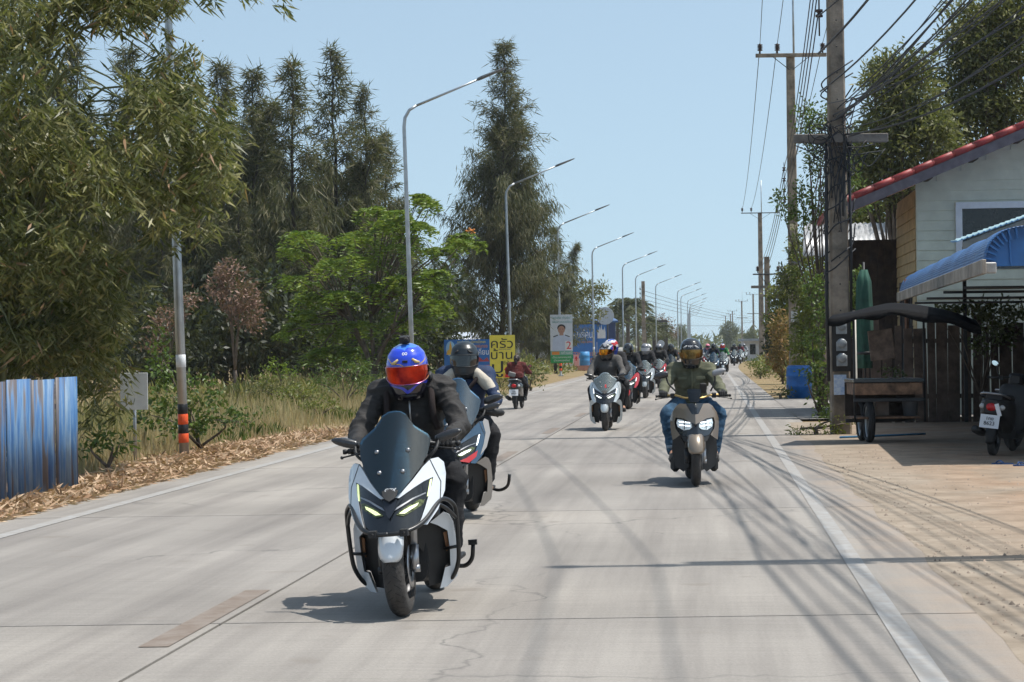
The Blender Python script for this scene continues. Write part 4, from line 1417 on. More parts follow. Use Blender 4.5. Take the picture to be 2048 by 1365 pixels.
# ---- blue barrel awning along the front of the yard
A0 = Vector((P(1968, 533, 26.8).x, 26.8, 0))
A1 = Vector((P(1798, 590, 44).x, 44.0, 0))
zg = 0.5 * (P(1968, 533, 26.8).z + P(1798, 590, 44).z)
M_BLUE = pm('blue_awning_vinyl', (0.03, 0.15, 0.42), 0.42, var=0.18, vs=1.5)
ax = (A1 - A0)
AL = ax.length
t = thing('blue_awning', 'blue curved vinyl awning with grey gutter board over the yard', 'awning', A0, math.atan2(-ax.x, ax.y))
prof = [(0.0, 0.0), (0.02, 0.13), (0.06, 0.24), (0.12, 0.32), (0.2, 0.385), (0.32, 0.43), (0.5, 0.455), (0.9, 0.475), (1.8, 0.49), (3.2, 0.48), (4.6, 0.42)]
prof = [tuple(p) for p in cat_rom(prof, 3)]
V, F = [], []
NS = 60
for j in range(NS + 1):
    yy = AL * j / NS
    sag = 0.012 * math.sin(yy * 2.2) * 1.0
    for (x, z) in prof:
        V.append((x, yy, zg + z + sag * min(1, z * 3)))
m = len(prof)
for j in range(NS):
    for i in range(m - 1):
        F.append((j * m + i, j * m + i + 1, (j + 1) * m + i + 1, (j + 1) * m + i))
mt, nt, bs = _nt('blue_awning_ribbed')
tcn = nt.nodes.new('ShaderNodeTexCoord')
wv_ = N(nt, 'ShaderNodeTexWave', Scale=9.0, Distortion=0.6)
wv_.bands_direction = 'X'
mpp = nt.nodes.new('ShaderNodeMapping')
mpp.inputs['Rotation'].default_value = (0, 0.9, 0)
nt.links.new(tcn.outputs['Object'], mpp.inputs['Vector'])
nt.links.new(mpp.outputs[0], wv_.inputs['Vector'])
nz = N(nt, 'ShaderNodeTexNoise', Scale=1.3, Detail=5.0)
nt.links.new(tcn.outputs['Object'], nz.inputs['Vector'])
nt.links.new(ramp(nt, nz.outputs['Fac'], [(0.3, (0.03, 0.1, 0.27)), (0.7, (0.055, 0.17, 0.4))]).outputs[0], bs.inputs['Base Color'])
bpn = N(nt, 'ShaderNodeBump', Strength=0.35, Distance=0.02)
nt.links.new(wv_.outputs['Fac'], bpn.inputs['Height'])
nt.links.new(bpn.outputs[0], bs.inputs['Normal'])
bs.inputs['Roughness'].default_value = 0.42
o = put('canopy', np_mesh('canopy', V, F, mt, True), t)
o.modifiers.new('thickness', 'SOLIDIFY').thickness = 0.012
mb = MB()
mb.add([(x, 0.06, zg + z - 0.01) for x, z in prof] + [(4.6, 0.06, zg - 0.02), (0.0, 0.06, zg - 0.02)], [tuple(range(len(prof) + 2))])
o = mb.build('end_panel', M_BLUE, t)
o.modifiers.new('thickness', 'SOLIDIFY').thickness = 0.01
for k in range(11):                      # gathered pleats round the end arch
    i = 2 + k * 2
    x, z = prof[i]
    mb = MB()
    mb.beam((x + 0.012, 0.02, zg + z - 0.012), (x * 0.72 + 0.13, 0.02, zg + z * 0.72 - 0.012), 0.03, 0.022)
    mb.build('pleat', M_BLUE, t)
for k in range(4):
    mb = MB()
    mb.beam((0.32 + 0.36 * k, 0.045, zg), (0.3 + 0.36 * k, 0.045, zg + 0.42), 0.04, 0.02)
    mb.build('seam', M_BLUE, t)
mb = MB()
mb.box((-0.02, AL / 2 - 0.1, zg - 0.03), (0.05, AL + 0.25, 0.17))
mb.build('gutter_board', pm('grey_gutter', (0.3, 0.265, 0.225), 0.7, var=0.3, vs=2), t, bevel=0.006)
mb = MB()
mb.box((0.06, -0.02, zg - 0.04), (0.16, 0.1, 0.13))
mb.build('gutter_end', pm('zinc', (0.4, 0.4, 0.39), 0.5, 0.4, var=0.25, vs=8), t, bevel=0.012)
for (yy, dz) in ((3.0, -0.2), (6.5, -0.18), (10.0, -0.2), (13.0, -0.22)):
    mb = MB()
    mb.tube([(0.02, yy, zg + dz), (4.5, yy, zg + dz - 0.02)], 0.022, 6)
    mb.build('cross_pipe', M_IRON, t)
for (xx, yy) in ((1.35, 7.2), (4.4, 0.4), (4.4, 9), (4.4, 16.5), (0.1, 16.6)):
    mb = MB()
    mb.tube([(xx, yy, -0.05), (xx, yy, zg + 0.3)], 0.04, 8)
    mb.build('post', pm('rusty_post', (0.2, 0.1, 0.06), 0.75, 0.2, var=0.35, vs=5), t)

mb = MB()
mb.box((4.65, AL / 2, zg / 2 + 0.2), (0.06, AL, zg + 0.3))
mb.build('side_wall', M_DKWOOD, t)  # unseen wall, added to block light from the right under the awning
# ---- plank fence with creeper
M_PLANK = pm('weathered_plank', (0.12, 0.085, 0.065), 0.85, var=0.35, vs=3, bump=0.5, bs=25)
fx0, fx1 = P(1722, 700, 41).x, P(2052, 700, 41).x
t = thing('plank_fence', 'weathered vertical plank fence behind the food cart', 'fence', (fx0, 41, -0.03))
x = 0.0
while x < fx1 - fx0:
    w = random.uniform(0.15, 0.24)
    h = random.uniform(1.72, 1.98)
    mb = MB()
    mb.box((x + w / 2, random.uniform(-0.012, 0.012), h / 2), (w - random.choice([0.008, 0.01, 0.02, 0.05]), 0.025, h), rot=(0, random.gauss(0, 0.012), 0))
    mb.build('plank', M_PLANK, t)
    x += w
for z in (0.5, 1.5):
    mb = MB()
    mb.box(((fx1 - fx0) / 2, 0.05, z), (fx1 - fx0, 0.05, 0.08))
    mb.build('rail', M_DKWOOD, t)
M_CREEP = leaf_mat('creeper_leaf', [(0.05, 0.075, 0.02), (0.11, 0.14, 0.045), (0.24, 0.26, 0.12)], 0.25, 0.35)
b = P(1960, 700, 40.7)
b.z = -0.03
clump_tree('creeper', 'leafy creeper tumbling over the plank fence under the awning', 'creeper', b, pix_clumps(b, [(1900, 622, 34, 13, 0), (1945, 618, 36, 16, 0), (1990, 618, 40, 17, 0), (2030, 622, 30, 20, 0), (1975, 650, 35, 25, 0), (2010, 665, 35, 30, 0), (1960, 690, 20, 22, -.1), (1870, 628, 20, 8, 0)], 40.7), M_CREEP, (0.085, 0.06), 2600, 0.03)

# ---- rolled green tarpaulin standing by the fence
a = P(1730, 730, 38.6)
t = thing('rolled_umbrella', 'rolled dark green market umbrella standing left of the fence', 'umbrella', (a.x, 38.6, -0.03))
rings = []
for k, zz in enumerate(np.linspace(1.05, 2.72, 9)):
    rr = 0.135 * (1 - 0.25 * abs(k - 3) / 6) * (0.55 if k == 8 else 1)
    rings.append([(rr * (1 + 0.18 * math.sin(6 * an + k * 0.3)) * math.cos(an), rr * (1 + 0.18 * math.sin(6 * an + k * 0.3)) * math.sin(an), zz) for an in np.linspace(0, 2 * PI, 25)[:-1]])
mb = MB()
mb.loft(rings)
mb.build('canvas', pm('green_canvas', (0.025, 0.085, 0.06), 0.85, var=0.2), t)
mb = MB()
mb.tube([(0, 0, 0), (0, 0, 2.85)], 0.02, 8)
mb.build('pole', M_IRON, t)
mb = MB()
mb.lathe([(0.142, 1.28), (0.15, 1.29), (0.15, 1.32), (0.142, 1.33)], 18)
mb.build('strap', M_BLACK, t)

# ---- food cart with black canopy
cw = G(1740, 886)
t = thing('food_cart', 'wooden food cart with black cloth canopy beside the near power pole', 'cart', (cw.x, cw.y, 0))
def cp(px, py, dy=0.0):
    q = P(px, py, cw.y + dy)
    return Vector((q.x - cw.x, dy, q.z))
can = [[(1655, 640), (1700, 634), (1745, 626), (1785, 622), (1850, 630), (1910, 642), (1962, 655)],
       [(1668, 630), (1710, 622), (1750, 612), (1790, 606), (1850, 612), (1905, 624), (1950, 640)],
       [(1685, 640), (1720, 636), (1760, 628), (1800, 620), (1850, 628), (1900, 636), (1940, 648)]]
g = [[cp(px, py, dy) for px, py in row] for row, dy in zip(can, (-0.55, 0.1, 1.1))]
rows = [cat_rom(r, 4) for r in g]
cols = [cat_rom([r[i] for r in rows], 4) for i in range(len(rows[0]))]
V = [tuple(p) for c in cols for p in c]
k = len(cols[0])
F = [(i * k + j, (i + 1) * k + j, (i + 1) * k + j + 1, i * k + j + 1) for i in range(len(cols) - 1) for j in range(k - 1)]
M_CLOTH = pm('black_canopy_cloth', (0.008, 0.008, 0.009), 0.8, var=0.3, vs=4, spec=0.12)
o = put('canopy', np_mesh('canopy', V, F, M_CLOTH, True), t)
o.modifiers.new('thickness', 'SOLIDIFY').thickness = 0.012
V, F = [], []                              # hanging front and left valance
edge = [Vector(tuple(c[0])) for c in cols]
for i, p in enumerate(edge):
    V += [tuple(p), (p.x, p.y - 0.01 + 0.02 * math.sin(i * 1.7), p.z - 0.085 - 0.03 * math.sin(i * 0.9))]
for i in range(len(edge) - 1):
    F.append((2 * i, 2 * i + 1, 2 * i + 3, 2 * i + 2))
o = put('valance', np_mesh('valance', V, F, M_CLOTH, True), t)
o.modifiers.new('thickness', 'SOLIDIFY').thickness = 0.006
M_CARTW = pm('brown_cart_wood', (0.22, 0.125, 0.075), 0.75, var=0.45, vs=7, bump=0.3)
tl, tr = cp(1705, 765), cp(1846, 762)
zt = 0.9
for (nm, c, s, mt_) in (('tabletop', ((tl.x + tr.x) / 2, 0.35, zt), (tr.x - tl.x, 0.95, 0.05), pm('black_top', (0.05, 0.055, 0.06), 0.25)), ('apron_board', ((tl.x + tr.x) / 2, -0.1, zt - 0.12), (tr.x - tl.x - 0.06, 0.03, 0.17), M_CARTW), ('side_board', (tl.x + 0.04, 0.35, zt - 0.12), (0.03, 0.85, 0.17), M_CARTW), ('side_board', (tr.x - 0.04, 0.35, zt - 0.12), (0.03, 0.85, 0.17), M_CARTW), ('lower_shelf', ((tl.x + tr.x) / 2, 0.35, 0.36), (tr.x - tl.x - 0.1, 0.8, 0.03), M_CARTW), ('chassis_bar', ((tl.x + tr.x) / 2, -0.08, 0.62), (tr.x - tl.x, 0.05, 0.05), M_IRON), ('chassis_bar', ((tl.x + tr.x) / 2, 0.75, 0.3), (tr.x - tl.x, 0.05, 0.05), M_IRON), ('back_panel', ((tl.x + tr.x) / 2, 0.8, 0.62), (tr.x - tl.x, 0.03, 0.5), M_DKWOOD)):
    mb = MB()
    mb.box(c, s)
    mb.build(nm, mt_, t, bevel=0.006)
for (px, dy) in ((1708, 0.0), (1848, 0.0), (1708, 0.8), (1848, 0.8)):
    q = cp(px, 700, dy)
    mb = MB()
    mb.tube([(q.x, dy, 0.3), (q.x, dy, 1.92 if dy == 0 else 1.85)], 0.018, 6)
    mb.build('post', M_IRON, t)
q = cp(1740, 700)
for dy in (0.05, 0.75):
    wh = MB()
    wh.lathe([(0.235, -0.045), (0.27, -0.05), (0.295, -0.03), (0.3, 0), (0.295, 0.03), (0.27, 0.05), (0.235, 0.045)], 28, 'x', (0.0, dy, 0.3), closed=True)
    w = wh.build('wheel', pm('tyre_rubber', (0.014, 0.014, 0.015), 0.75, var=0.2), t)
    wh = MB()
    wh.lathe([(0.21, -0.025), (0.24, -0.03), (0.24, 0.03), (0.21, 0.025)], 28, 'x', (0, dy, 0.3), closed=True)
    for k2 in range(10):
        an = k2 * PI / 5
        wh.beam((0, dy, 0.3), (0, dy + 0.22 * math.cos(an), 0.3 + 0.22 * math.sin(an)), 0.008, 0.008)
    wh.build('rim', M_GALV, w)
q = cp(1764, 690, -0.25)
mb = MB()
mb.box((q.x, -0.2, q.z), (0.36, 0.03, 0.44), rot=(0, R(-6), 0))
mb.build('hanging_board', pm('board_back', (0.12, 0.085, 0.065), 0.8, var=0.4, vs=6), t, bevel=0.01)
q = cp(1822, 825, 0.2)
mb = MB()
mb.lathe([(0.0, 0.0), (0.1, 0.0), (0.125, 0.25), (0.132, 0.255), (0.12, 0.255), (0.096, 0.02), (0, 0.02)], 20, c=(q.x, 0.25, 0.376))
tag(mb.build('bucket', pm('grey_bucket', (0.16, 0.17, 0.19), 0.5), None, (cw.x, cw.y, 0)), 'grey plastic bucket on the lower shelf of the food cart', 'bucket')
q = cp(1763, 825, 0.2)
mb = MB()
mb.box((q.x, 0.22, 0.49), (0.2, 0.2, 0.22))
mb.box((q.x, 0.22, 0.61), (0.212, 0.212, 0.02))
tag(mb.build('storage_box', pm('brown_tub', (0.2, 0.15, 0.12), 0.7), None, (cw.x, cw.y, 0), bevel=0.012), 'small brown lidded box on the food cart shelf left of the bucket', 'box')
# potted plant and bits standing on the cart top
for i, (px, lab) in enumerate(((1785, 'small pot of white flowers on the cart top'),)):
    q = cp(px, 750, 0.2)
    clump_tree('flower_plant', lab, 'plant', (cw.x + q.x, cw.y + 0.3, zt + 0.03), [((0, 0, 0.08), (0.12, 0.1, 0.06)), ((0.1, 0, 0.07), (0.08, 0.08, 0.05))], M_CREEP, (0.05, 0.03), 2500, 0.008)
# blue hose and pipe lying behind the wheel, blue sandals on the dirt
mb = MB()
mb.tube([G(1680, 875, 0.02), G(1760, 872, 0.02), G(1850, 868, 0.02)], 0.018, 6)
tag(mb.build('blue_pipe', pm('blue_pipe', (0.05, 0.22, 0.42), 0.5)), 'thin blue pipe lying on the dirt behind the cart wheel', 'pipe')
def sandal(loc, rz, label):
    t = thing('sandal', label, 'sandal', loc, rz, 'blue sandals on the dirt')
    mb = MB()
    ring = []
    for an in np.linspace(0, 2 * PI, 19)[:-1]:
        ring.append((0.047 * math.cos(an) * (1 + 0.15 * math.sin(an)), 0.13 * math.sin(an)))
    mb.loft([[(x, y, 0.0) for x, y in ring], [(x, y, 0.022) for x, y in ring]], smooth=False)
    mb.build('sole', pm('blue_rubber', (0.02, 0.07, 0.2), 0.6), t)
    for s in (-1, 1):
        st = MB()
        st.ctube([(s * 0.045, -0.01, 0.02), (s * 0.03, 0.035, 0.05), (0, 0.075, 0.025)], 0.007, 6, 3)
        st.build('strap', pm('blue_rubber', (0.02, 0.07, 0.2), 0.6), t)
q = G(2005, 930)
sandal((q.x, q.y, 0), 1.2, 'blue rubber sandal on the dirt, nearer the parked motorbike')
q = G(2046, 933)
sandal((q.x, q.y, 0), 1.9, 'blue rubber sandal on the dirt, cut by the picture edge')

# ---- blue drum
q = G(1599, 797)
t = thing('blue_drum', 'blue plastic drum at the foot of the tall power pole', 'drum', (q.x, q.y, 0))
mb = MB()
mb.lathe([(0, 0), (0.31, 0), (0.335, 0.03), (0.34, 0.28), (0.352, 0.3), (0.352, 0.34), (0.34, 0.36), (0.34, 0.56), (0.352, 0.58), (0.352, 0.62), (0.34, 0.64), (0.335, 0.8), (0.32, 0.84), (0.3, 0.845)], 28)
mb.build('barrel', pm('blue_drum_plastic', (0.012, 0.12, 0.38), 0.4, var=0.15), t)
mb = MB()
mb.lathe([(0.3, 0.84), (0.3, 0.87), (0.285, 0.875), (0.27, 0.84), (0, 0.84)], 28)
mb.build('rim', pm('blue_drum_plastic', (0.012, 0.12, 0.38), 0.4), t)

# ---- shed with a slanting sheet roof behind the near pole
sY = 62
a0, a1, a2 = P(1606, 512, sY), P(1632, 452, sY), P(1722, 448, sY)
t = thing('shed', 'grey slatted shed with slanting metal sheet roof behind the near pole', 'shed', (a0.x, sY, 0))
mb = MB()
rx = a2.x - a0.x
V, F = [], []
for j, (yy, zz, x0) in enumerate(((0.0, a0.z, 0.0), (1.6, a1.z + 0.14, 0.25))):
    for i in range(41):
        V.append((x0 + (rx + 1.5 - x0) * i / 40, yy, zz + 0.02 * math.cos(i * PI)))
for i in range(40):
    F.append((i, i + 1, i + 42, i + 41))
o = put('roof_sheet', np_mesh('roof_sheet', V, F, pm('zinc_sheet', (0.5, 0.5, 0.5), 0.4, 0.5, var=0.15)), t)
o.modifiers.new('thickness', 'SOLIDIFY').thickness = 0.015
mb = MB()
mb.box((0.55 + 1.2, 1.0, 1.7), (2.4, 0.06, 3.6))
wl = mb.build('wall', pm('grey_slats', (0.2, 0.185, 0.17), 0.8), t)
for k in range(16):
    mb = MB()
    mb.box((0.55 + 1.2, 0.95, 0.25 + 0.2 * k), (2.4, 0.03, 0.17), rot=(0.12, 0, 0))
    mb.build('slat', pm('grey_slats', (0.2, 0.185, 0.17), 0.8), wl)
mb = MB()
mb.tube([(0.85, 0.85, 0), (0.85, 0.85, a0.z)], 0.045, 8)
mb.build('downpipe', pm('white_pvc', (0.62, 0.64, 0.66), 0.5), t)

# ---- trees and bushes on the right
random.seed(33)
rng = np.random.default_rng(33)
M_YOL = leaf_mat('willowy_leaf', [(0.05, 0.062, 0.02), (0.115, 0.125, 0.042), (0.2, 0.2, 0.075), (0.3, 0.28, 0.12)], 0.4, 0.45)
M_BRIGHT = leaf_mat('bright_leaf', [(0.05, 0.085, 0.02), (0.1, 0.16, 0.035), (0.18, 0.25, 0.06)], 0.38, 0.4)
M_ORLEAF = leaf_mat('rusty_leaf', [(0.17, 0.14, 0.04), (0.3, 0.2, 0.07), (0.4, 0.2, 0.08)], 0.3, 0.5)
def rtree(label, px, Y, lst, mat, leaf, n, tr=0.16, name='broadleaf_tree', cat='tree', group=None, **kw):
    b = P(px, 760, Y)
    b.z = -0.05
    return clump_tree(name, label, cat, b, pix_clumps(b, lst, Y), mat, leaf, n, tr, group=group, **kw)
rtree('tall yellow-green tree behind the house roof, left of the taller one', 1800, 60, [(1810, 130, 34, 36), (1790, 165, 45, 40), (1835, 175, 45, 45), (1765, 215, 45, 35), (1850, 230, 45, 40), (1800, 230, 50, 45), (1760, 270, 50, 40), (1820, 290, 60, 45), (1880, 300, 50, 45), (1755, 330, 50, 45), (1810, 350, 60, 45), (1740, 380, 40, 30), (1780, 150, 25, 25)], M_YOL, (0.17, 0.055), 2700, 0.1, hollow=0.1, ragged=1.6, sat=2)
rtree('tallest yellow-green tree above the house roof at the picture edge', 1990, 64, [(1940, 30, 45, 45), (1920, 75, 45, 40), (1975, 60, 45, 45), (2030, 50, 50, 50), (2000, 110, 50, 45), (1950, 130, 50, 45), (1910, 160, 50, 40), (2040, 130, 45, 50), (1990, 180, 55, 45), (1930, 220, 55, 45), (2040, 210, 50, 45), (1980, 250, 50, 40), (1890, 245, 40, 40), (1925, 115, 40, 30), (2060, 0, 50, 45)], M_YOL, (0.17, 0.055), 2700, 0.1, hollow=0.1, ragged=1.6, sat=2)
rtree('small-leaved tree with sky gaps between the two tall poles', 1650, 52, [(1622, 225, 24, 26), (1640, 250, 28, 22), (1668, 240, 22, 26), (1612, 262, 16, 22), (1650, 290, 28, 24), (1690, 300, 24, 34), (1625, 330, 20, 26), (1665, 345, 26, 28), (1605, 390, 18, 26), (1640, 400, 26, 26), (1700, 360, 26, 30), (1585, 430, 20, 24), (1620, 440, 22, 22), (1560, 400, 12, 14), (1720, 410, 22, 26)], M_BRIGHT, (0.1, 0.05), 2600, 0.05, spread=0.7, hollow=0.1, ragged=1.5)
rtree('dark tree filling behind the house eave and the near pole', 1760, 66, [(1740, 420, 50, 40), (1710, 300, 40, 40), (1720, 360, 40, 40), (1750, 470, 40, 40), (1690, 430, 30, 40)], M_OLIVE, (0.17, 0.07), 2600, 0.1, hollow=0.1, ragged=1.5, sat=1)
for i, a in enumerate([
    ('vine-covered green bush between the blue drum and near pole', 1640, 840, 44, [(1648, 800, 30, 40, 0), (1630, 740, 28, 40, 0), (1640, 680, 35, 40, .2), (1650, 620, 35, 35, .3), (1635, 570, 30, 30, .3), (1660, 840, 22, 25, -.2), (1720, 640, 26, 40, .5), (1725, 570, 22, 40, .6)], M_BRIGHT, (0.085, 0.05), 2600),
    ('low weeds at the foot of the near power pole', 1630, 870, 36.2, [(1600, 862, 30, 8, 0), (1640, 862, 30, 10, 0), (1672, 850, 18, 20, -.1), (1700, 850, 16, 16, .2)], M_SHRY, (0.07, 0.025), 3200),
    ('tall green bush right behind the drum pole', 1620, 780, 68, [(1620, 600, 34, 40, 0), (1610, 540, 30, 40, 0), (1630, 660, 34, 40, 0), (1605, 700, 26, 40, 0), (1650, 560, 34, 40, .5)], M_SHRY, (0.12, 0.06), 2600),
    ('rusty orange-leaved bush left of the drum pole', 1565, 770, 84, [(1565, 690, 24, 40, 0), (1560, 650, 22, 26, 0), (1572, 735, 20, 26, 0), (1550, 720, 16, 26, 0)], M_ORLEAF, (0.14, 0.06), 2300),
    ('green bush growing over the short wooden-armed pole', 1562, 760, 104, [(1562, 610, 22, 24, 0), (1548, 590, 14, 20, 0), (1578, 580, 18, 26, 0), (1552, 640, 20, 20, 0), (1575, 640, 18, 22, 0)], M_SHRY, (0.16, 0.08), 2200),
    ('grassy weeds at the foot of the short pole', 1520, 755, 98, [(1515, 735, 18, 14, 0), (1530, 740, 16, 12, 0), (1508, 728, 12, 12, .5)], M_SHRY, (0.14, 0.04), 2200),
    ('broad green tree crowding the right side of the drum pole', 1635, 780, 74, [(1640, 470, 34, 40, 0), (1600, 500, 26, 34, 0), (1660, 540, 34, 50, 0), (1615, 580, 30, 50, 0), (1650, 640, 34, 50, 0), (1610, 660, 26, 50, 0), (1580, 560, 20, 30, 0)], M_OLIVE, (0.14, 0.06), 2400),
    ('dark green bush behind the short wooden-armed pole', 1580, 770, 112, [(1580, 620, 22, 30, 0), (1560, 660, 22, 34, 0), (1590, 680, 22, 40, 0), (1545, 690, 14, 34, 0), (1570, 560, 16, 24, 0)], M_DARKL, (0.2, 0.1), 1900),
    ('weeds in front of the blue drum', 1560, 795, 60, [(1560, 786, 14, 8, 0), (1575, 788, 10, 8, 0)], M_OLIVE, (0.09, 0.04), 2400)]):
    shrub(*a)
t0 = clump_tree('roadside_tree', 'dark green tree along the far right verge, nearest of its row', 'tree', (cx(190) + 13, 190, -0.05), [((0, 0, 4), (2.2, 2.2, 1.6)), ((-1.2, 0, 5.4), (1.6, 1.6, 1.2)), ((1.4, 0, 5.2), (1.8, 1.8, 1.5)), ((0.2, 0, 6.6), (1.6, 1.6, 1.2)), ((0, 0, 2.2), (2.2, 2, 1.2))], M_OLIVE, (0.34, 0.17), 330, 0.2, group='trees along the far verges', hollow=0.2)
k = 0
for (Y, u, s, lab) in [(215, 12, 1.0, 'dark green tree on the far right verge behind the nearest one'), (245, 14, 1.1, 'round dark tree by the far white building'), (280, 13, 0.8, 'distant dark tree on the right where the road bends'), (160, 15, 0.9, 'bushy tree right of the orange-leaved bush'), (330, 12, 0.8, 'hazy far tree on the right of the road bend'),
                       (520, -20, 0.72, 'hazy round tree at the far end of the lamp row'), (540, -6, 0.85, 'tall hazy tree above the green-shirted rider'), (560, 6, 0.95, 'tallest hazy tree at the vanishing point'), (520, 22, 0.8, 'hazy broad tree right of the vanishing point'), (500, 34, 0.75, 'hazy far tree beside the distant poles'), (480, -34, 0.7, 'hazy far tree behind the lamp row'), (600, 16, 0.9, 'pale hazy tree beyond all others'), (430, 26, 0.65, 'hazy bush right beyond the bend'), (450, -22, 0.6, 'small hazy tree left beyond the bend'), (400, 20, 0.6, 'small hazy tree at the road bend'), (460, 8, 0.6, 'small hazy tree closing the road end')]:
    dup(t0, (cx(Y) + u, Y, -0.05), k * 1.3, lab).scale = (s, s, s)
    k += 1
# ================================================================== LEFT SIDE: FENCE, SIGNS, FAR BUILDINGS
random.seed(41)
rng = np.random.default_rng(41)
# ---- blue corrugated sheet fence under the bamboo
def blue_sheet_mat():
    m, nt, b = _nt('blue_painted_sheet')
    tc = nt.nodes.new('ShaderNodeNewGeometry')
    mp = nt.nodes.new('ShaderNodeMapping')
    mp.inputs['Scale'].default_value = (6, 6, 0.5)
    nt.links.new(tc.outputs['Position'], mp.inputs['Vector'])
    n1 = N(nt, 'ShaderNodeTexNoise', Scale=2.2, Detail=6.0, Roughness=0.65)
    nt.links.new(mp.outputs[0], n1.inputs['Vector'])
    n2 = N(nt, 'ShaderNodeTexNoise', Scale=1.1, Detail=4.0)
    nt.links.new(mp.outputs[0], n2.inputs['Vector'])
    a = ramp(nt, n1.outputs['Fac'], [(0.3, (0.022, 0.085, 0.24)), (0.47, (0.06, 0.16, 0.33)), (0.64, (0.2, 0.29, 0.38))]).outputs[0]
    r = ramp(nt, n2.outputs['Fac'], [(0.55, (0, 0, 0)), (0.6, (0.85, 0.85, 0.85))]).outputs[0]
    nt.links.new(mixc(nt, r, a, (0.1, 0.07, 0.055)), b.inputs['Base Color'])
    b.inputs['Roughness'].default_value = 0.55
    return m
M_BSHEET = blue_sheet_mat()
f0, f1 = Vector((P(-40, 1010, 21.4).x, 21.4, 0)), Vector((P(157, 975, 24.6).x, 24.6, 0))
t = thing('sheet_fence', 'blue painted corrugated metal sheet fence at the left picture edge', 'fence', f0)
d = (f1 - f0)
nrm = Vector((d.y, -d.x, 0)).normalized()
for k in range(4):
    V, F = [], []
    n = 24
    for i in range(n + 1):
        s = (k + i / n * 0.985) / 4
        ph = i / n * 4 * 2 * PI
        p = d * s + nrm * (0.022 * max(-0.6, min(0.6, math.sin(ph) * 1.2)) / 0.6 + 0.004 * (k % 2))
        V += [(p.x, p.y, -0.03), (p.x, p.y, 1.19 + 0.015 * (k % 2))]
    for i in range(n):
        F.append((2 * i, 2 * i + 2, 2 * i + 3, 2 * i + 1))
    o = put('sheet_panel', np_mesh('sheet_panel', V, F, M_BSHEET), t)
    o.modifiers.new('thickness', 'SOLIDIFY').thickness = 0.004
for s in (0.02, 0.5, 0.98):
    mb = MB()
    p = d * s - nrm * 0.06
    mb.beam((p.x, p.y, 0), (p.x, p.y, 1.15), 0.05, 0.05)
    mb.build('post', M_DKWOOD, t)
mb = MB()
mb.beam(d * 0.0 - nrm * 0.045 + Vector((0, 0, 0.9)), d - nrm * 0.045 + Vector((0, 0, 0.9)), 0.03, 0.05)
mb.build('rail', M_DKWOOD, t)
# ---- blank white sign back on a thin post
a, b = P(240, 742, 29), P(296, 815, 29)
t = thing('sign_back', 'blank grey-white sign plate on a thin post left of the banded lamp', 'sign', ((a.x + b.x) / 2, 29, -0.03))
mb = MB()
mb.box((0, 0, (a.z + b.z) / 2), (b.x - a.x, 0.012, a.z - b.z))
mb.build('plate', pm('sign_back_grey', (0.72, 0.74, 0.73), 0.6, var=0.08), t, bevel=0.003)
mb = MB()
mb.tube([(0, 0.03, 0), (0, 0.03, a.z - 0.05)], 0.022, 8)
mb.build('post', M_GALV, t)

# ---- printed boards
PR = {}
def pr(name, c, r=0.55):
    return pm('print_' + name, c, r, var=0.05, vs=4)
W_, K_, RED_, ORG_, YEL_, BLU_, GRN_, GLD_ = pr('white', (0.75, 0.76, 0.78)), pr('black', (0.015, 0.015, 0.018)), pr('red', (0.62, 0.02, 0.025)), pr('orange', (0.72, 0.26, 0.04)), pr('yellow', (0.8, 0.66, 0.08)), pr('blue', (0.03, 0.15, 0.45)), pr('green', (0.03, 0.33, 0.09)), pr('gold', (0.7, 0.42, 0.06))
def board(name, label, p0, p1, Y, mat, thick=0.03, rz=0.0, legs=(), cat='sign', leg_mat=None):
    a, b = P(p0[0], p0[1], Y), P(p1[0], p1[1], Y)
    w, h = b.x - a.x, a.z - b.z
    t = thing(name, label, cat, ((a.x + b.x) / 2, Y, -0.04), rz)
    mb = MB()
    mb.box((0, 0, (a.z + b.z) / 2 + 0.04), (w, thick, h))
    mb.build('panel', mat, t)
    for lx in legs:
        mb = MB()
        mb.beam((lx * w, thick, 0), (lx * w, thick, (a.z + b.z) / 2), 0.07, 0.05)
        mb.build('post', leg_mat or pm('grey_post', (0.3, 0.26, 0.22), 0.8), t)
    t['_w'], t['_h'], t['_z'] = w, h, (a.z + b.z) / 2 + 0.04
    return t, w, h, (a.z + b.z) / 2 + 0.04, -thick / 2
def shape2d(parent, name, pts, mat, z, y):
    mb = MB()
    mb.add([(x, y, z + q) for x, q in pts] + [(x, y + 0.003, z + q) for x, q in pts], [tuple(range(len(pts)))] + [(i, (i + 1) % len(pts), len(pts) + (i + 1) % len(pts), len(pts) + i) for i in range(len(pts))])
    return mb.build(name, mat, parent)
def disc_pts(cx_, cy_, rx, ry, n=20):
    return [(cx_ + rx * math.cos(2 * PI * i / n), cy_ + ry * math.sin(2 * PI * i / n)) for i in range(n)]
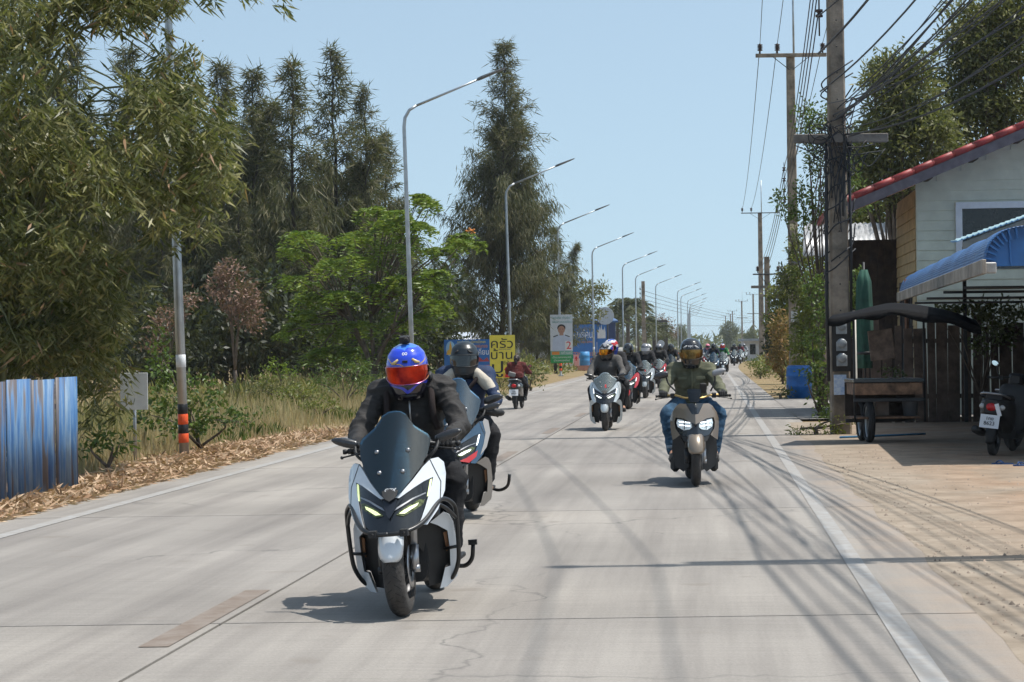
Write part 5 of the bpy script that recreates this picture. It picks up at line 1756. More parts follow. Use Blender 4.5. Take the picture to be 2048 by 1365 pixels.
# yellow seafood-kitchen sign
t, w, h, z, y = board('yellow_sign', 'yellow restaurant sign with bold black lettering and a red crab', (979, 671), (1031, 756), 72, YEL_, legs=(-0.25,))
for s, fx, fz, sz, ww in (('ครัว', -0.02, 0.29, 0.40, 0.86), ('บ้าน', -0.03, 0.03, 0.40, 0.84), ('ปู', -0.2, -0.27, 0.50, 0.44)):
    lettering(s, sz, K_, t, (fx * w, y - 0.004, z + fz * h), w=ww * w)
lettering('ซีฟู้ด', 0.15, K_, t, (0.2 * w, y - 0.004, z - 0.155 * h), w=0.34 * w)
lettering('087-036-9687', 0.06, pr('grey', (0.25, 0.25, 0.2)), t, (0.1 * w, y - 0.004, z + 0.165 * h), w=0.5 * w)
shape2d(t, 'crab_picture', [(0.08 * w, -0.49 * h), (0.12 * w, -0.36 * h), (0.06 * w, -0.3 * h), (0.14 * w, -0.24 * h), (0.24 * w, -0.28 * h), (0.28 * w, -0.21 * h), (0.34 * w, -0.28 * h), (0.44 * w, -0.26 * h), (0.46 * w, -0.36 * h), (0.4 * w, -0.49 * h)], RED_, z, y - 0.004)
shape2d(t, 'crab_glow', [(0.02 * w, -0.49 * h), (0.04 * w, -0.36 * h), (0.07 * w, -0.4 * h), (0.075 * w, -0.49 * h)], ORG_, z, y - 0.004)
# blue temple-fair banner
t, w, h, z, y = board('temple_banner', 'blue temple fair banner with a golden figure and white-red lettering', (888, 680), (980, 739), 76, BLU_, 0.02)
for px in (-0.25, 0.22):
    mb = MB()
    mb.beam((px * w, 0.06, 0), ((px + (0.18 if px > 0 else -0.12)) * w, 0.03, z + 0.2), 0.05, 0.05)
    mb.build('post', M_DKWOOD, t)
shape2d(t, 'lower_band', [(-0.48 * w, -0.49 * h), (0.49 * w, -0.49 * h), (0.49 * w, -0.36 * h), (-0.48 * w, -0.36 * h)], pr('cream', (0.6, 0.5, 0.3)), z, y - 0.003)
shape2d(t, 'red_tab', [(0.34 * w, -0.48 * h), (0.49 * w, -0.48 * h), (0.49 * w, -0.355 * h), (0.36 * w, -0.355 * h)], RED_, z, y - 0.006)
shape2d(t, 'glow', disc_pts(-0.36 * w, 0.2 * h, 0.1 * w, 0.25 * h), pr('pale_blue', (0.3, 0.52, 0.75)), z, y - 0.003)
shape2d(t, 'golden_figure', [(-0.45 * w, 0.0), (-0.43 * w, 0.14 * h), (-0.39 * w, 0.18 * h), (-0.385 * w, 0.3 * h), (-0.36 * w, 0.44 * h), (-0.335 * w, 0.3 * h), (-0.33 * w, 0.18 * h), (-0.29 * w, 0.14 * h), (-0.27 * w, 0.0)], GLD_, z, y - 0.006)
shape2d(t, 'picture_strip', [(0.02 * w, -0.24 * h), (0.1 * w, -0.1 * h), (0.18 * w, -0.2 * h), (0.27 * w, -0.09 * h), (0.36 * w, -0.2 * h), (0.44 * w, -0.1 * h), (0.49 * w, -0.24 * h)], pr('maroon', (0.4, 0.06, 0.08)), z, y - 0.003)
lettering('งานประจำปี นมัสการปิดทอง', 0.13, YEL_, t, (0.1 * w, y - 0.005, z + 0.41 * h), w=0.62 * w)
lettering('องค์หลวงพ่อทอง', 0.16, ORG_, t, (0.2 * w, y - 0.005, z + 0.27 * h), w=0.5 * w)
lettering('วัดเขาตะเคียน', 0.27, W_, t, (0.12 * w, y - 0.005, z + 0.07 * h), w=0.72 * w)
# election poster on the fourth lamp
t, w, h, z, y = board('election_poster', 'white and green election poster with a man in white uniform, number 2', (1100, 630), (1146, 726), 115.6, pr('pale_grey', (0.62, 0.67, 0.74)), 0.03)
SK_ = pr('skin', (0.42, 0.24, 0.17))
shape2d(t, 'green_band', [(-0.5 * w, -0.5 * h), (0.5 * w, -0.5 * h), (0.5 * w, -0.34 * h), (-0.5 * w, -0.34 * h)], GRN_, z, y - 0.004)
shape2d(t, 'name_band', [(-0.5 * w, -0.34 * h), (0.5 * w, -0.34 * h), (0.5 * w, -0.25 * h), (-0.5 * w, -0.25 * h)], pr('sea_green', (0.18, 0.42, 0.33)), z, y - 0.004)
shape2d(t, 'uniform', [(-0.42 * w, -0.25 * h), (-0.4 * w, -0.02 * h), (-0.32 * w, 0.045 * h), (-0.1 * w, 0.085 * h), (0.1 * w, 0.085 * h), (0.32 * w, 0.045 * h), (0.42 * w, -0.02 * h), (0.45 * w, -0.25 * h)], pr('uniform_white', (0.52, 0.6, 0.76)), z, y - 0.004)
for s in (-1, 1):
    shape2d(t, 'epaulette', [(s * 0.16 * w, 0.085 * h), (s * 0.37 * w, 0.05 * h), (s * 0.37 * w, 0.03 * h), (s * 0.16 * w, 0.065 * h)][::s], K_, z, y - 0.007)
shape2d(t, 'portrait_neck', [(-0.09 * w, 0.07 * h), (0.09 * w, 0.07 * h), (0.09 * w, 0.16 * h), (-0.09 * w, 0.16 * h)], SK_, z, y - 0.007)
shape2d(t, 'portrait_hair', disc_pts(0.0, 0.225 * h, 0.185 * w, 0.075 * h), K_, z, y - 0.0085)
shape2d(t, 'portrait_face', disc_pts(0.0, 0.185 * h, 0.155 * w, 0.082 * h), SK_, z, y - 0.0115)
for s in (-1, 1):
    shape2d(t, 'portrait_eye', disc_pts(s * 0.06 * w, 0.2 * h, 0.03 * w, 0.006 * h, 8), K_, z, y - 0.0145)
shape2d(t, 'portrait_mouth', disc_pts(0, 0.14 * h, 0.05 * w, 0.006 * h, 8), pr('lip', (0.3, 0.1, 0.08)), z, y - 0.0145)
shape2d(t, 'number_box', [(0.16 * w, -0.24 * h), (0.48 * w, -0.24 * h), (0.48 * w, -0.05 * h), (0.16 * w, -0.05 * h)], W_, z, y - 0.0145)
lettering('2', 0.55, RED_, t, (0.32 * w, y - 0.02, z - 0.145 * h), w=0.22 * w)
TEAL_ = pr('teal', (0.05, 0.3, 0.3))
lettering('"พูดจริง ทำจริง"', 0.16, TEAL_, t, (0, y - 0.006, z + 0.43 * h), w=0.86 * w)
lettering('เพื่อชาวคลองใหม่', 0.15, TEAL_, t, (0.03 * w, y - 0.006, z + 0.345 * h), w=0.86 * w)
lettering('แก้วมณี', 0.18, W_, t, (0.22 * w, y - 0.009, z - 0.295 * h), w=0.48 * w)
shape2d(t, 'first_name', [(-0.44 * w, -0.33 * h), (-0.1 * w, -0.33 * h), (-0.1 * w, -0.265 * h), (-0.44 * w, -0.265 * h)], ORG_, z, y - 0.009)
lettering('เป็นนายกเทศมนตรี', 0.14, W_, t, (0, y - 0.009, z - 0.385 * h), w=0.84 * w)
lettering('ตำบลคลองใหม่', 0.14, W_, t, (0, y - 0.009, z - 0.45 * h), w=0.7 * w)
# big blue restaurant board
t, w, h, z, y = board('restaurant_board', 'large blue seafood restaurant board with white and orange lettering', (1138, 650), (1194, 742), 150, BLU_, 0.12)
lettering('ศูนย์คน', 0.73, W_, t, (0.0, y - 0.006, z + 0.28 * h), w=0.7 * w)
lettering('08-94240907', 0.16, ORG_, t, (0.08 * w, y - 0.006, z + 0.12 * h), w=0.62 * w)
lettering('อาหารทะเล', 0.47, ORG_, t, (0.05 * w, y - 0.006, z - 0.13 * h), w=0.82 * w)
lettering('เมนูสุดฮิต', 0.4, ORG_, t, (0.12 * w, y - 0.006, z - 0.28 * h), w=0.62 * w)
t, w, h, z, y = board('menu_board', 'small white menu board with food pictures at the foot of the blue board', (1126, 718), (1160, 741), 140, W_, 0.05)
for i in range(6):
    shape2d(t, 'food_picture', disc_pts((-0.36 + 0.17 * (i % 5)) * w, (0.18 - 0.36 * (i // 3)) * h, 0.075 * w, 0.13 * h, 12), [ORG_, RED_, GLD_][i % 3], z, y - 0.004)
t, w, h, z, y = board('arrow_sign', 'small pink sign with a red arrow beside the menu board', (1147, 710), (1158, 733), 139, pr('pink', (0.72, 0.35, 0.33)), 0.03, legs=(0.0,))
shape2d(t, 'arrow', [(-0.12 * w, -0.02 * h), (0.12 * w, -0.02 * h), (0.12 * w, 0.15 * h), (0.3 * w, 0.15 * h), (0, 0.42 * h), (-0.3 * w, 0.15 * h), (-0.12 * w, 0.15 * h)], RED_, z, y - 0.004)
t, w, h, z, y = board('castle_panel', 'blue panel with white painted buildings right of the restaurant board', (1194, 650), (1214, 735), 160, BLU_, 0.1)
for i in range(5):
    xx = (-0.38 + 0.17 * i) * w
    shape2d(t, 'painted_house', [(xx - 0.09 * w, 0.18 * h), (xx + 0.09 * w, 0.18 * h), (xx + 0.09 * w, (0.32 + 0.05 * (i % 2)) * h), (xx, (0.4 + 0.06 * (i % 3)) * h), (xx - 0.09 * w, (0.32 + 0.05 * (i % 2)) * h)], W_, z, y - 0.004)
# blue barrel on a pinkish plinth
q = P(1170, 748, 140)
t = thing('painted_drum', 'blue and white painted drum in front of the restaurant board', 'drum', (q.x, 140, 0))
mb = MB()
mb.lathe([(0, 0.3), (0.29, 0.3), (0.3, 0.33), (0.3, 0.58), (0.31, 0.6), (0.3, 0.62), (0.3, 0.88), (0.31, 0.9), (0.3, 0.92), (0.29, 1.15), (0, 1.15)], 20)
mb.build('barrel', pm('sky_blue_paint', (0.05, 0.24, 0.5), 0.5), t)
mb = MB()
mb.box((0, 0, 0.14), (0.9, 0.8, 0.3))
mb.build('plinth', pm('pink_plinth', (0.45, 0.22, 0.16), 0.8), t)
# grey round sign back on a dark post, and a smaller one far off
def disc_sign(label, px, py, r_px, Y, post_px):
    c = P(px, py, Y)
    r = r_px * Y / FPX
    t = thing('round_sign', label, 'sign', (c.x, Y, -0.04))
    mb = MB()
    mb.lathe([(0, -0.012), (r, -0.012), (r + 0.006, 0), (r, 0.012), (0, 0.03)], 14, 'y', (0, 0, c.z), smooth=False)
    mb.build('plate', pm('sign_back_bluegrey', (0.42, 0.46, 0.52), 0.55, var=0.06), t)
    mb = MB()
    dx = (post_px - px) * Y / FPX
    mb.tube([(dx, 0.05, 0), (dx, 0.05, c.z)], 0.06, 8)
    mb.build('post', M_IRON, t)
disc_sign('grey octagonal sign back on a dark post by the palms', 1210, 631, 18, 165, 1215)
disc_sign('small grey round sign back near the dark brown board', 1322, 687, 7, 250, 1322)
t, w, h, z, y = board('brown_board', 'dark brown upright restaurant board beyond the palms', (1304, 641), (1336, 712), 265, pr('dark_brown', (0.045, 0.032, 0.028)), 0.2)
lettering('ร้านอาหาร', 0.65, W_, t, (0.08 * w, y - 0.006, z + 0.28 * h), w=0.7 * w)
# pale sheet fence behind the riders
a, b = P(1216, 700, 205), P(1268, 700, 205)
t = thing('pale_sheet_fence', 'pale corrugated sheet fence behind the riders under the palms', 'fence', (a.x, 205, -0.04))
for k in range(7):
    V, F = [], []
    ww = (b.x - a.x) / 7
    for i in range(9):
        V += [(k * ww + ww * i / 8 * 0.97, 0.02 * (i % 2), 0), (k * ww + ww * i / 8 * 0.97, 0.02 * (i % 2), 1.35 + 0.03 * (k % 2))]
    for i in range(8):
        F.append((2 * i, 2 * i + 2, 2 * i + 3, 2 * i + 1))
    o = put('sheet_panel', np_mesh('sheet_panel', V, F, pm('cream_sheet%d' % (k % 2), (0.5, 0.48, 0.44) if k % 2 else (0.42, 0.41, 0.39), 0.6)), t)
    o.modifiers.new('thickness', 'SOLIDIFY').thickness = 0.01

# ---- restaurant building behind the poster
a, b = P(1036, 690, 168), P(1220, 690, 168)
t = thing('restaurant_building', 'white restaurant building with dark blue lettered fascia behind the election poster', 'building', (a.x, 168, -0.04))
W0 = b.x - a.x
def fb_(px, py):
    q = P(px, py, 168)
    return q.x - a.x, q.z + 0.04
mb = MB()
zt = fb_(1080, 686)[1]
mb.box((W0 / 2, 3, zt / 2), (W0, 6, zt))
mb.build('wall', pm('white_plaster', (0.55, 0.55, 0.56), 0.8, var=0.1, vs=1.0), t)
mb = MB()
zf = fb_(1080, 645)[1]
mb.box((W0 / 2, 2.9, (zt + zf) / 2 + 0.01), (W0 + 0.8, 6.8, zf - zt))
fa = mb.build('fascia', pm('navy_fascia', (0.02, 0.04, 0.12), 0.5), t)
lettering('ปูเป็น', 0.75, W_, t, (fb_(1078, 660)[0], -0.52, fb_(1078, 664)[1]), w=1.6)
lettering('อาหารทะเลสด', 0.3, W_, t, (fb_(1090, 660)[0], -0.52, fb_(1090, 681)[1]), w=1.4)
for px in (1052, 1108):
    mb = MB()
    x, _ = fb_(px, 700)
    mb.box((x, -0.02, 1.05), (0.9, 0.06, 2.1))
    dd = mb.build('door', pm('shop_door', (0.1, 0.09, 0.09), 0.4), t)
    mb = MB()
    mb.box((x + 0.33, -0.07, 1.05), (0.04, 0.04, 0.25))
    mb.build('handle', M_GALV, dd)
mb = MB()
mb.box((W0 / 2, 3, zf + 0.12), (W0 + 1.2, 7.4, 0.14), rot=(0.04, 0, 0))
mb.build('roof', pm('blue_roof_sheet', (0.06, 0.12, 0.26), 0.5), t)
a, b = P(884, 676, 116), P(962, 676, 116)
t = thing('barn', 'low building with ribbed white metal roof behind the temple banner', 'building', (a.x, 116, -0.04))
mb = MB()
mb.box(((b.x - a.x) / 2, 2, 0.9), (b.x - a.x, 4, 1.8))
mb.build('wall', pm('grey_block', (0.3, 0.29, 0.28), 0.85), t)
V, F = [], []
for i in range(57):
    x = -0.2 + (b.x - a.x + 0.4) * i / 56
    dz = 0.035 if i % 4 < 2 else 0
    V += [(x, -0.3, P(900, 682, 116).z + dz), (x, 2.5, P(900, 664, 116).z + dz)]
for i in range(56):
    F.append((2 * i, 2 * i + 2, 2 * i + 3, 2 * i + 1))
o = put('roof_sheet', np_mesh('roof_sheet', V, F, pm('white_roof_sheet', (0.62, 0.66, 0.72), 0.4, 0.3)), t)
o.modifiers.new('thickness', 'SOLIDIFY').thickness = 0.02
# far white gate-house on the right
a = P(1490, 700, 205)
t = thing('gatehouse', 'small white building with dark openings beyond the right verge', 'building', (a.x, 205, -0.04))
for nm, c, s, m in (('wall', (1.2, 2, 0.9), (2.4, 3, 1.8), pm('white_plaster', (0.55, 0.55, 0.56), 0.8)), ('roof', (1.2, 1.8, 1.9), (2.9, 3.8, 0.22), pm('grey_roof', (0.3, 0.33, 0.36), 0.7)), ('window', (0.75, 0.48, 1.05), (0.5, 0.05, 0.9), M_PANE), ('door', (1.7, 0.48, 0.8), (0.7, 0.05, 1.6), M_PANE)):
    mb = MB()
    mb.box(c, s)
    mb.build(nm, m, t)

# ---- palms
M_PALM = leaf_mat('palm_leaflet', [(0.045, 0.055, 0.02), (0.085, 0.095, 0.035), (0.14, 0.14, 0.06)], 0.25, 0.45)
def palm_mesh(seed, H, fl):
    random.seed(seed)
    mb = MB()
    mb.tube([(0, 0, 0), (0.05, 0, H * 0.5), (0.02, 0, H)], [0.16, 0.12, 0.13], 8)
    parts = []
    for k in range(26):
        az = random.uniform(0, 2 * PI)
        el = random.uniform(-0.5, 1.2)
        L = fl * random.uniform(0.75, 1.1)
        sp = np.linspace(0.08, 1, 16)
        dirh = np.array([math.cos(az), math.sin(az), 0])
        pts = np.array([dirh * L * s * math.cos(el) * (1 - 0.15 * s) + np.array([0, 0, H + L * (s * math.sin(el) - 0.55 * s * s)]) for s in sp])
        mb.tube([tuple(p) for p in pts[::3]], [0.02, 0.015, 0.012, 0.008, 0.006, 0.004][:len(pts[::3])], 4)
        side = np.array([-math.sin(az), math.cos(az), 0])
        C = np.repeat(pts, 4, axis=0) + rng.normal(0, 0.03, (len(pts) * 4, 3))
        sg = np.tile([1.0, -1.0, 0.9, -0.9], len(pts))[:, None]
        parts.append(leaf_quads(C, sg * side * 0.8 + dirh * 0.5 + np.array([0, 0, -0.45]), 0.5, 0.055, 0.12))
    V, F = join(parts)
    return mb.mesh('trunk', M_BARK), np_mesh('crown', V, F, M_PALM)
PM_ = [palm_mesh(3, 3.4, 1.5), palm_mesh(8, 2.8, 1.4)]
for i, (px, Y, s, lab) in enumerate([(1255, 225, 1.6, 'tallest palm behind the pale sheet fence'), (1290, 235, 1.45, 'palm with drooping fronds right of the tallest palm'), (1236, 228, 1.4, 'palm partly behind the fifth lamp pole'), (1318, 262, 1.3, 'small palm beside the dark brown board'), (1275, 240, 1.6, 'palm between the two larger palms')]):
    p = P(px, 700, Y)
    t = thing('palm_tree', lab, 'palm tree', (p.x, Y, -0.05), i * 1.1, 'palms behind the pale sheet fence')
    t.scale = (s, s, s)
    put('trunk', PM_[i % 2][0], t)
    put('crown', PM_[i % 2][1], t)
random.seed(44)
rtree('olive rain tree with layered twigs right of the big needle tree', 1160, 158, [(1165, 580, 30, 16), (1190, 590, 24, 12), (1150, 610, 30, 18), (1185, 625, 28, 14), (1140, 640, 26, 14), (1165, 645, 24, 10), (1200, 575, 14, 8), (1130, 590, 22, 22)], leaf_mat('rain_tree_leaf', [(0.08, 0.09, 0.025), (0.15, 0.15, 0.045), (0.24, 0.22, 0.075)], 0.35), (0.24, 0.09), 850, 0.14, spread=0.8, hollow=0.1)
rtree('dry brown tree behind the dark board beyond the palms', 1325, 275, [(1325, 645, 20, 18), (1345, 665, 14, 14), (1310, 660, 16, 16)], M_DEADL, (0.25, 0.1), 500, 0.12, hollow=0.1)
# green weeds along both far verges
parts = []
for k in range(900):
    Y = 62 + 330 * rng.random() ** 1.5
    side = rng.random()
    if side < 0.62:
        u = 5.2 + abs(rng.normal(0, 2.6)) + 0.006 * Y
        hgt = rng.uniform(0.15, 0.7) + min(1.0, (u - 5.2) * 0.22)
    else:
        u = -5.6 - abs(rng.normal(0, 3.0))
        hgt = rng.uniform(0.1, 0.5) + min(0.8, (-u - 5.6) * 0.16)
        if Y < 105:
            hgt *= 0.5
    m = 46
    d = unit(rng.normal(0, 1, (m, 3)))
    r = np.array([0.6, 0.6, hgt * 0.6])
    C = np.array([cx(Y) + u, Y, hgt * 0.5]) + d * r * rng.random((m, 1)) ** 0.4
    C[:, 2] = np.maximum(C[:, 2], 0.0)
    parts.append(leaf_quads(C, d + [0, 0, 0.5], 0.2 + 0.0006 * Y, 0.06 + 0.0003 * Y, 0.5))
V, F = join(parts)
o = put('weeds', np_mesh('weeds', V, F, leaf_mat('weed_leaf', [(0.09, 0.12, 0.03), (0.17, 0.2, 0.05), (0.3, 0.28, 0.1), (0.34, 0.26, 0.13)], 0.35)))
tag(o, 'green and straw weeds along the far road verges', 'weeds', kind='stuff')
# far tree line that closes the horizon
parts = []
for k in range(700):
    X = rng.uniform(-190, 230)
    Y = rng.uniform(600, 720)
    hh = 3.2 + 1.6 * mnoise.noise(Vector((X * 0.05, 0, 0))) + rng.uniform(-0.6, 1.2) + (1.2 if rng.random() < 0.1 else 0)
    m = 26
    d = unit(rng.normal(0, 1, (m, 3)))
    C = np.array([X, Y, hh * 0.55]) + d * np.array([3.0, 2.0, hh * 0.55]) * rng.random((m, 1)) ** 0.4
    C[:, 2] = np.maximum(C[:, 2], 0)
    parts.append(leaf_quads(C, d, 1.7, 0.9, 0.6))
V, F = join(parts)
o = put('treeline', np_mesh('treeline', V, F, M_OLIVE))
tag(o, 'far hazy belt of trees along the horizon', 'treeline', kind='stuff')
# ================================================================== MOTORBIKES
random.seed(51)
M_TYRE = pm('tyre_rubber', (0.014, 0.014, 0.015), 0.75, var=0.2)
M_TREAD = pm('tyre_tread', (0.05, 0.046, 0.043), 0.85, var=0.25, vs=9, bump=0.4, bs=60)
M_RIM = pm('dark_rim', (0.03, 0.03, 0.032), 0.35, 0.6)
M_STEEL = pm('brushed_steel', (0.4, 0.4, 0.41), 0.3, 0.9)
M_BKPL = pm('textured_black_plastic', (0.016, 0.016, 0.017), 0.55, var=0.3, bump=0.15, bs=200)
M_BKGL = pm('gloss_black', (0.008, 0.01, 0.013), 0.08, coat=0.6)
M_TUBE = pm('black_powder_coat', (0.015, 0.015, 0.016), 0.32, var=0.2)
M_SEAT = pm('seat_vinyl', (0.02, 0.02, 0.021), 0.6, bump=0.2, bs=120)
M_SMOKE = tint_glass('smoke_screen', (0.22, 0.38, 0.47), 0.04, film=0.07, film_col=(0.03, 0.12, 0.19))
M_CLEAR = tint_glass('clear_screen', (0.8, 0.85, 0.86), 0.05, film=0.2)
M_BLUSCR = tint_glass('blue_screen', (0.3, 0.5, 0.66), 0.05, film=0.12, film_col=(0.12, 0.28, 0.45))
M_LAMPY = pm('lit_lamp_yellow', (0.8, 0.85, 0.5), 0.3, emit=(0.85, 1.0, 0.45), es=0.7)
M_LAMPW = pm('lit_lamp_white', (0.85, 0.88, 0.9), 0.3, emit=(0.92, 0.97, 1.0), es=2.2)
M_LENS = pm('lamp_lens', (0.42, 0.5, 0.54), 0.12, var=0.5, vs=40, emit=(0.85, 0.95, 1.0), es=0.22)
M_OLENS = pm('olive_lens', (0.1, 0.12, 0.05), 0.12, var=0.6, vs=45)
M_AMBER = pm('amber_reflector', (0.3, 0.16, 0.09), 0.25)
M_REDL = pm('red_lens', (0.5, 0.01, 0.015), 0.15)
M_MIRROR = pm('mirror_glass', (0.8, 0.85, 0.9), 0.03, 1.0, var=0.02)
M_CARBON = pm('carbon_shell', (0.022, 0.022, 0.024), 0.28, var=0.5, vs=140, coat=0.5)
def paint(name, c, rough=0.25, metal=0.0):
    return pm('paint_' + name, c, rough, metal, var=0.03, vs=3, coat=0.8)
def sharp(me, ang=32):
    me.polygons.foreach_set('use_smooth', np.ones(len(me.polygons), dtype=bool))
    me.set_sharp_from_angle(angle=R(ang))
    return me
from mathutils.geometry import tessellate_polygon
def panel(name, pts, yf, mat, parent, t=0.012, side=1, step=0.035, full=False, ang=40):
    """a body panel cut to an outline in the front view and bent over the surface y = yf(x, z); side mirrors it; full makes one symmetric panel"""
    if full:
        pts = list(pts) + [(-x, z) for x, z in reversed(pts) if abs(x) > 1e-6]
    pts = [(x * side, z) for x, z in pts]
    bm = bmesh.new()
    vs = [bm.verts.new((x, 0, z)) for x, z in pts]
    for tri in tessellate_polygon([[Vector((x, z, 0)) for x, z in pts]]):
        try:
            bm.faces.new([vs[i] for i in tri])
        except ValueError:
            pass
    x0, x1 = min(p[0] for p in pts), max(p[0] for p in pts)
    z0, z1 = min(p[1] for p in pts), max(p[1] for p in pts)
    def cuts(a, b, no, mk):
        n = max(1, int((b - a) / step))
        for k in range(1, n):
            g = bm.verts[:] + bm.edges[:] + bm.faces[:]
            bmesh.ops.bisect_plane(bm, geom=g, dist=1e-5, plane_co=mk(a + (b - a) * k / n), plane_no=no)
    cuts(x0, x1, (1, 0, 0), lambda v: (v, 0, 0))
    cuts(z0, z1, (0, 0, 1), lambda v: (0, 0, v))
    bmesh.ops.dissolve_limit(bm, angle_limit=0.001, verts=bm.verts, edges=bm.edges, use_dissolve_boundaries=False) if False else None
    for v in bm.verts:
        v.co.y = yf(abs(v.co.x), v.co.z)
    if t:
        r = bmesh.ops.extrude_face_region(bm, geom=bm.faces[:])
        for v in [g for g in r['geom'] if isinstance(g, bmesh.types.BMVert)]:
            v.co.y += t
            v.co.x *= 0.985
    bmesh.ops.recalc_face_normals(bm, faces=bm.faces)
    me = bpy.data.meshes.new(name)
    bm.to_mesh(me)
    bm.free()
    me.materials.append(mat)
    sharp(me, ang)
    return put(name, me, parent)
def sq_ring(y, w, z0, z1, r=0.35, n=20, cxo=0.0):
    out = []
    zc, hz = (z0 + z1) / 2, (z1 - z0) / 2
    for k in range(n):
        a = 2 * PI * k / n
        c, s = math.cos(a), math.sin(a)
        e = 2 / (2 + 4 * (1 - r))
        out.append((cxo + w * math.copysign(abs(c) ** e, c), y, zc + hz * math.copysign(abs(s) ** e, s)))
    return out
def hull(name, secs, mat, parent, r=0.35, smooth_n=3):
    q = cat_rom([list(s) for s in secs], smooth_n)
    mb = MB()
    mb.loft([sq_ring(a[0], max(0.005, a[1]), a[2], max(a[3], a[2] + 0.01), r) for a in q])
    o = mb.build(name, mat, parent)
    sharp(o.data, 50)
    return o
def wheel(parent, y, rad, hw, name='wheel'):
    mb = MB()
    rr = rad * 0.72
    mb.lathe([(rr * 0.93, -hw * 0.55), (rr, -hw * 0.7), (rr, hw * 0.7), (rr * 0.93, hw * 0.55)], 30, 'x', (0, y, rad), closed=True)
    mb.lathe([(0.02, -hw * 0.6), (0.05, -hw * 0.6), (0.05, hw * 0.6), (0.02, hw * 0.6)], 14, 'x', (0, y, rad), closed=True)
    for k in range(5):
        a = k * 2 * PI / 5
        for da in (-0.16, 0.16):
            mb.beam((0, y + 0.045 * math.cos(a + da), rad + 0.045 * math.sin(a + da)), (0, y + rr * 0.95 * math.cos(a + da * 0.6), rad + rr * 0.95 * math.sin(a + da * 0.6)), 0.03, 0.014)
    w = mb.build(name, M_RIM, parent)
    tb = MB()
    pf = []
    for k in range(15):
        a = PI * (-0.08 + 1.16 * k / 14)
        pf.append((rr + (rad - rr) * math.sin(a) ** 0.75 if math.sin(a) > 0 else rr - 0.006, -hw * math.cos(a)))
    tb.lathe(pf, 44, 'x', (0, y, rad), closed=True)
    ty = tb.build('tyre', M_TREAD, w)
    sharp(ty.data, 60)
    gb = MB()
    for k in range(34):
        a = k * 2 * PI / 34
        for s in (-1, 1):
            a2 = a + (0.09 if s > 0 else 0)
            q = []
            for j, (fx, da) in enumerate(((0.12, 0.0), (0.45, 0.06), (0.75, 0.16))):
                rr2 = rr + (rad - rr) * math.sin(math.acos(fx)) ** 0.75 + 0.0008
                for dd in (-0.011, 0.011):
                    q.append((s * fx * hw, y + rr2 * math.cos(a2 + da + dd), rad + rr2 * math.sin(a2 + da + dd)))
            gb.add(q, [(0, 1, 3, 2), (2, 3, 5, 4)])
    gb.build('tread_grooves', M_TYRE, w)['kind'] = 'stuff'
    return w
def arc_fender(name, y, rad, hw, a0, a1, mat, parent, lip=0.05, n=20):
    rings = []
    for k in range(n + 1):
        a = R(a0 + (a1 - a0) * k / n)
        tp = (0.55, 0.82, 0.93, 0.98)[k] if k < 4 else (1.0 if k < n - 2 else 0.9)
        ring = []
        for j in range(9):
            t = -1 + 2 * j / 8
            rr = rad - lip * abs(t) ** 2.5
            ring.append((hw * tp * t, y - rr * math.cos(a), rad * 0.9 + rr * math.sin(a)))
        rings.append(ring)
    mb = MB()
    mb.loft(rings, caps=False, closed=False)
    o = mb.build(name, mat, parent)
    o.modifiers.new('thickness', 'SOLIDIFY').thickness = 0.004
    return o
def mirror_pod(parent, s, base, c, w=0.15, h=0.055, mat=None, dy=0.05, tilt=0.25, back=None):
    """stalk from base to the pod; the shell bulges forward, the glass faces the rider"""
    st = MB()
    st.ctube([base, (base[0] * 0.5 + c[0] * 0.5, base[1] + 0.01, base[2] * 0.45 + c[2] * 0.55 - 0.012), (c[0] - s * w * 0.35, c[1] + 0.01, c[2] - 0.01)], 0.009, 8, 4)
    o = st.build('mirror', M_BKPL, parent)
    mb = MB()
    rings = []
    for k in range(9):
        t = k / 8
        x = c[0] + s * w * (t - 0.5)
        hh = h * 0.5 * math.sqrt(max(0.02, 1 - (2 * t - 0.85) ** 2 / 1.45))
        zc = c[2] + tilt * w * (t - 0.5)
        rings.append([(x, c[1] + dy * 0.5 * max(-0.35, math.cos(a)) * -1 * (0.5 + 0.5 * math.sin(PI * min(0.92, max(0.08, t)))) + 0.0, zc + hh * math.sin(a)) for a in np.linspace(0, 2 * PI, 13)[:-1]])
    mb.loft(rings)
    sh = mb.build('mirror_shell', mat or M_CARBON, o)
    g = MB()
    q = []
    for k in range(14):
        a = 2 * PI * k / 14
        q.append((c[0] + s * w * 0.4 * math.cos(a), c[1] + dy * 0.19 + 0.002, c[2] + tilt * w * 0.4 * math.cos(a) + h * 0.4 * math.sin(a)))
    g.add(q, [tuple(range(14))])
    g.build('mirror_glass', M_MIRROR, o)
    return o
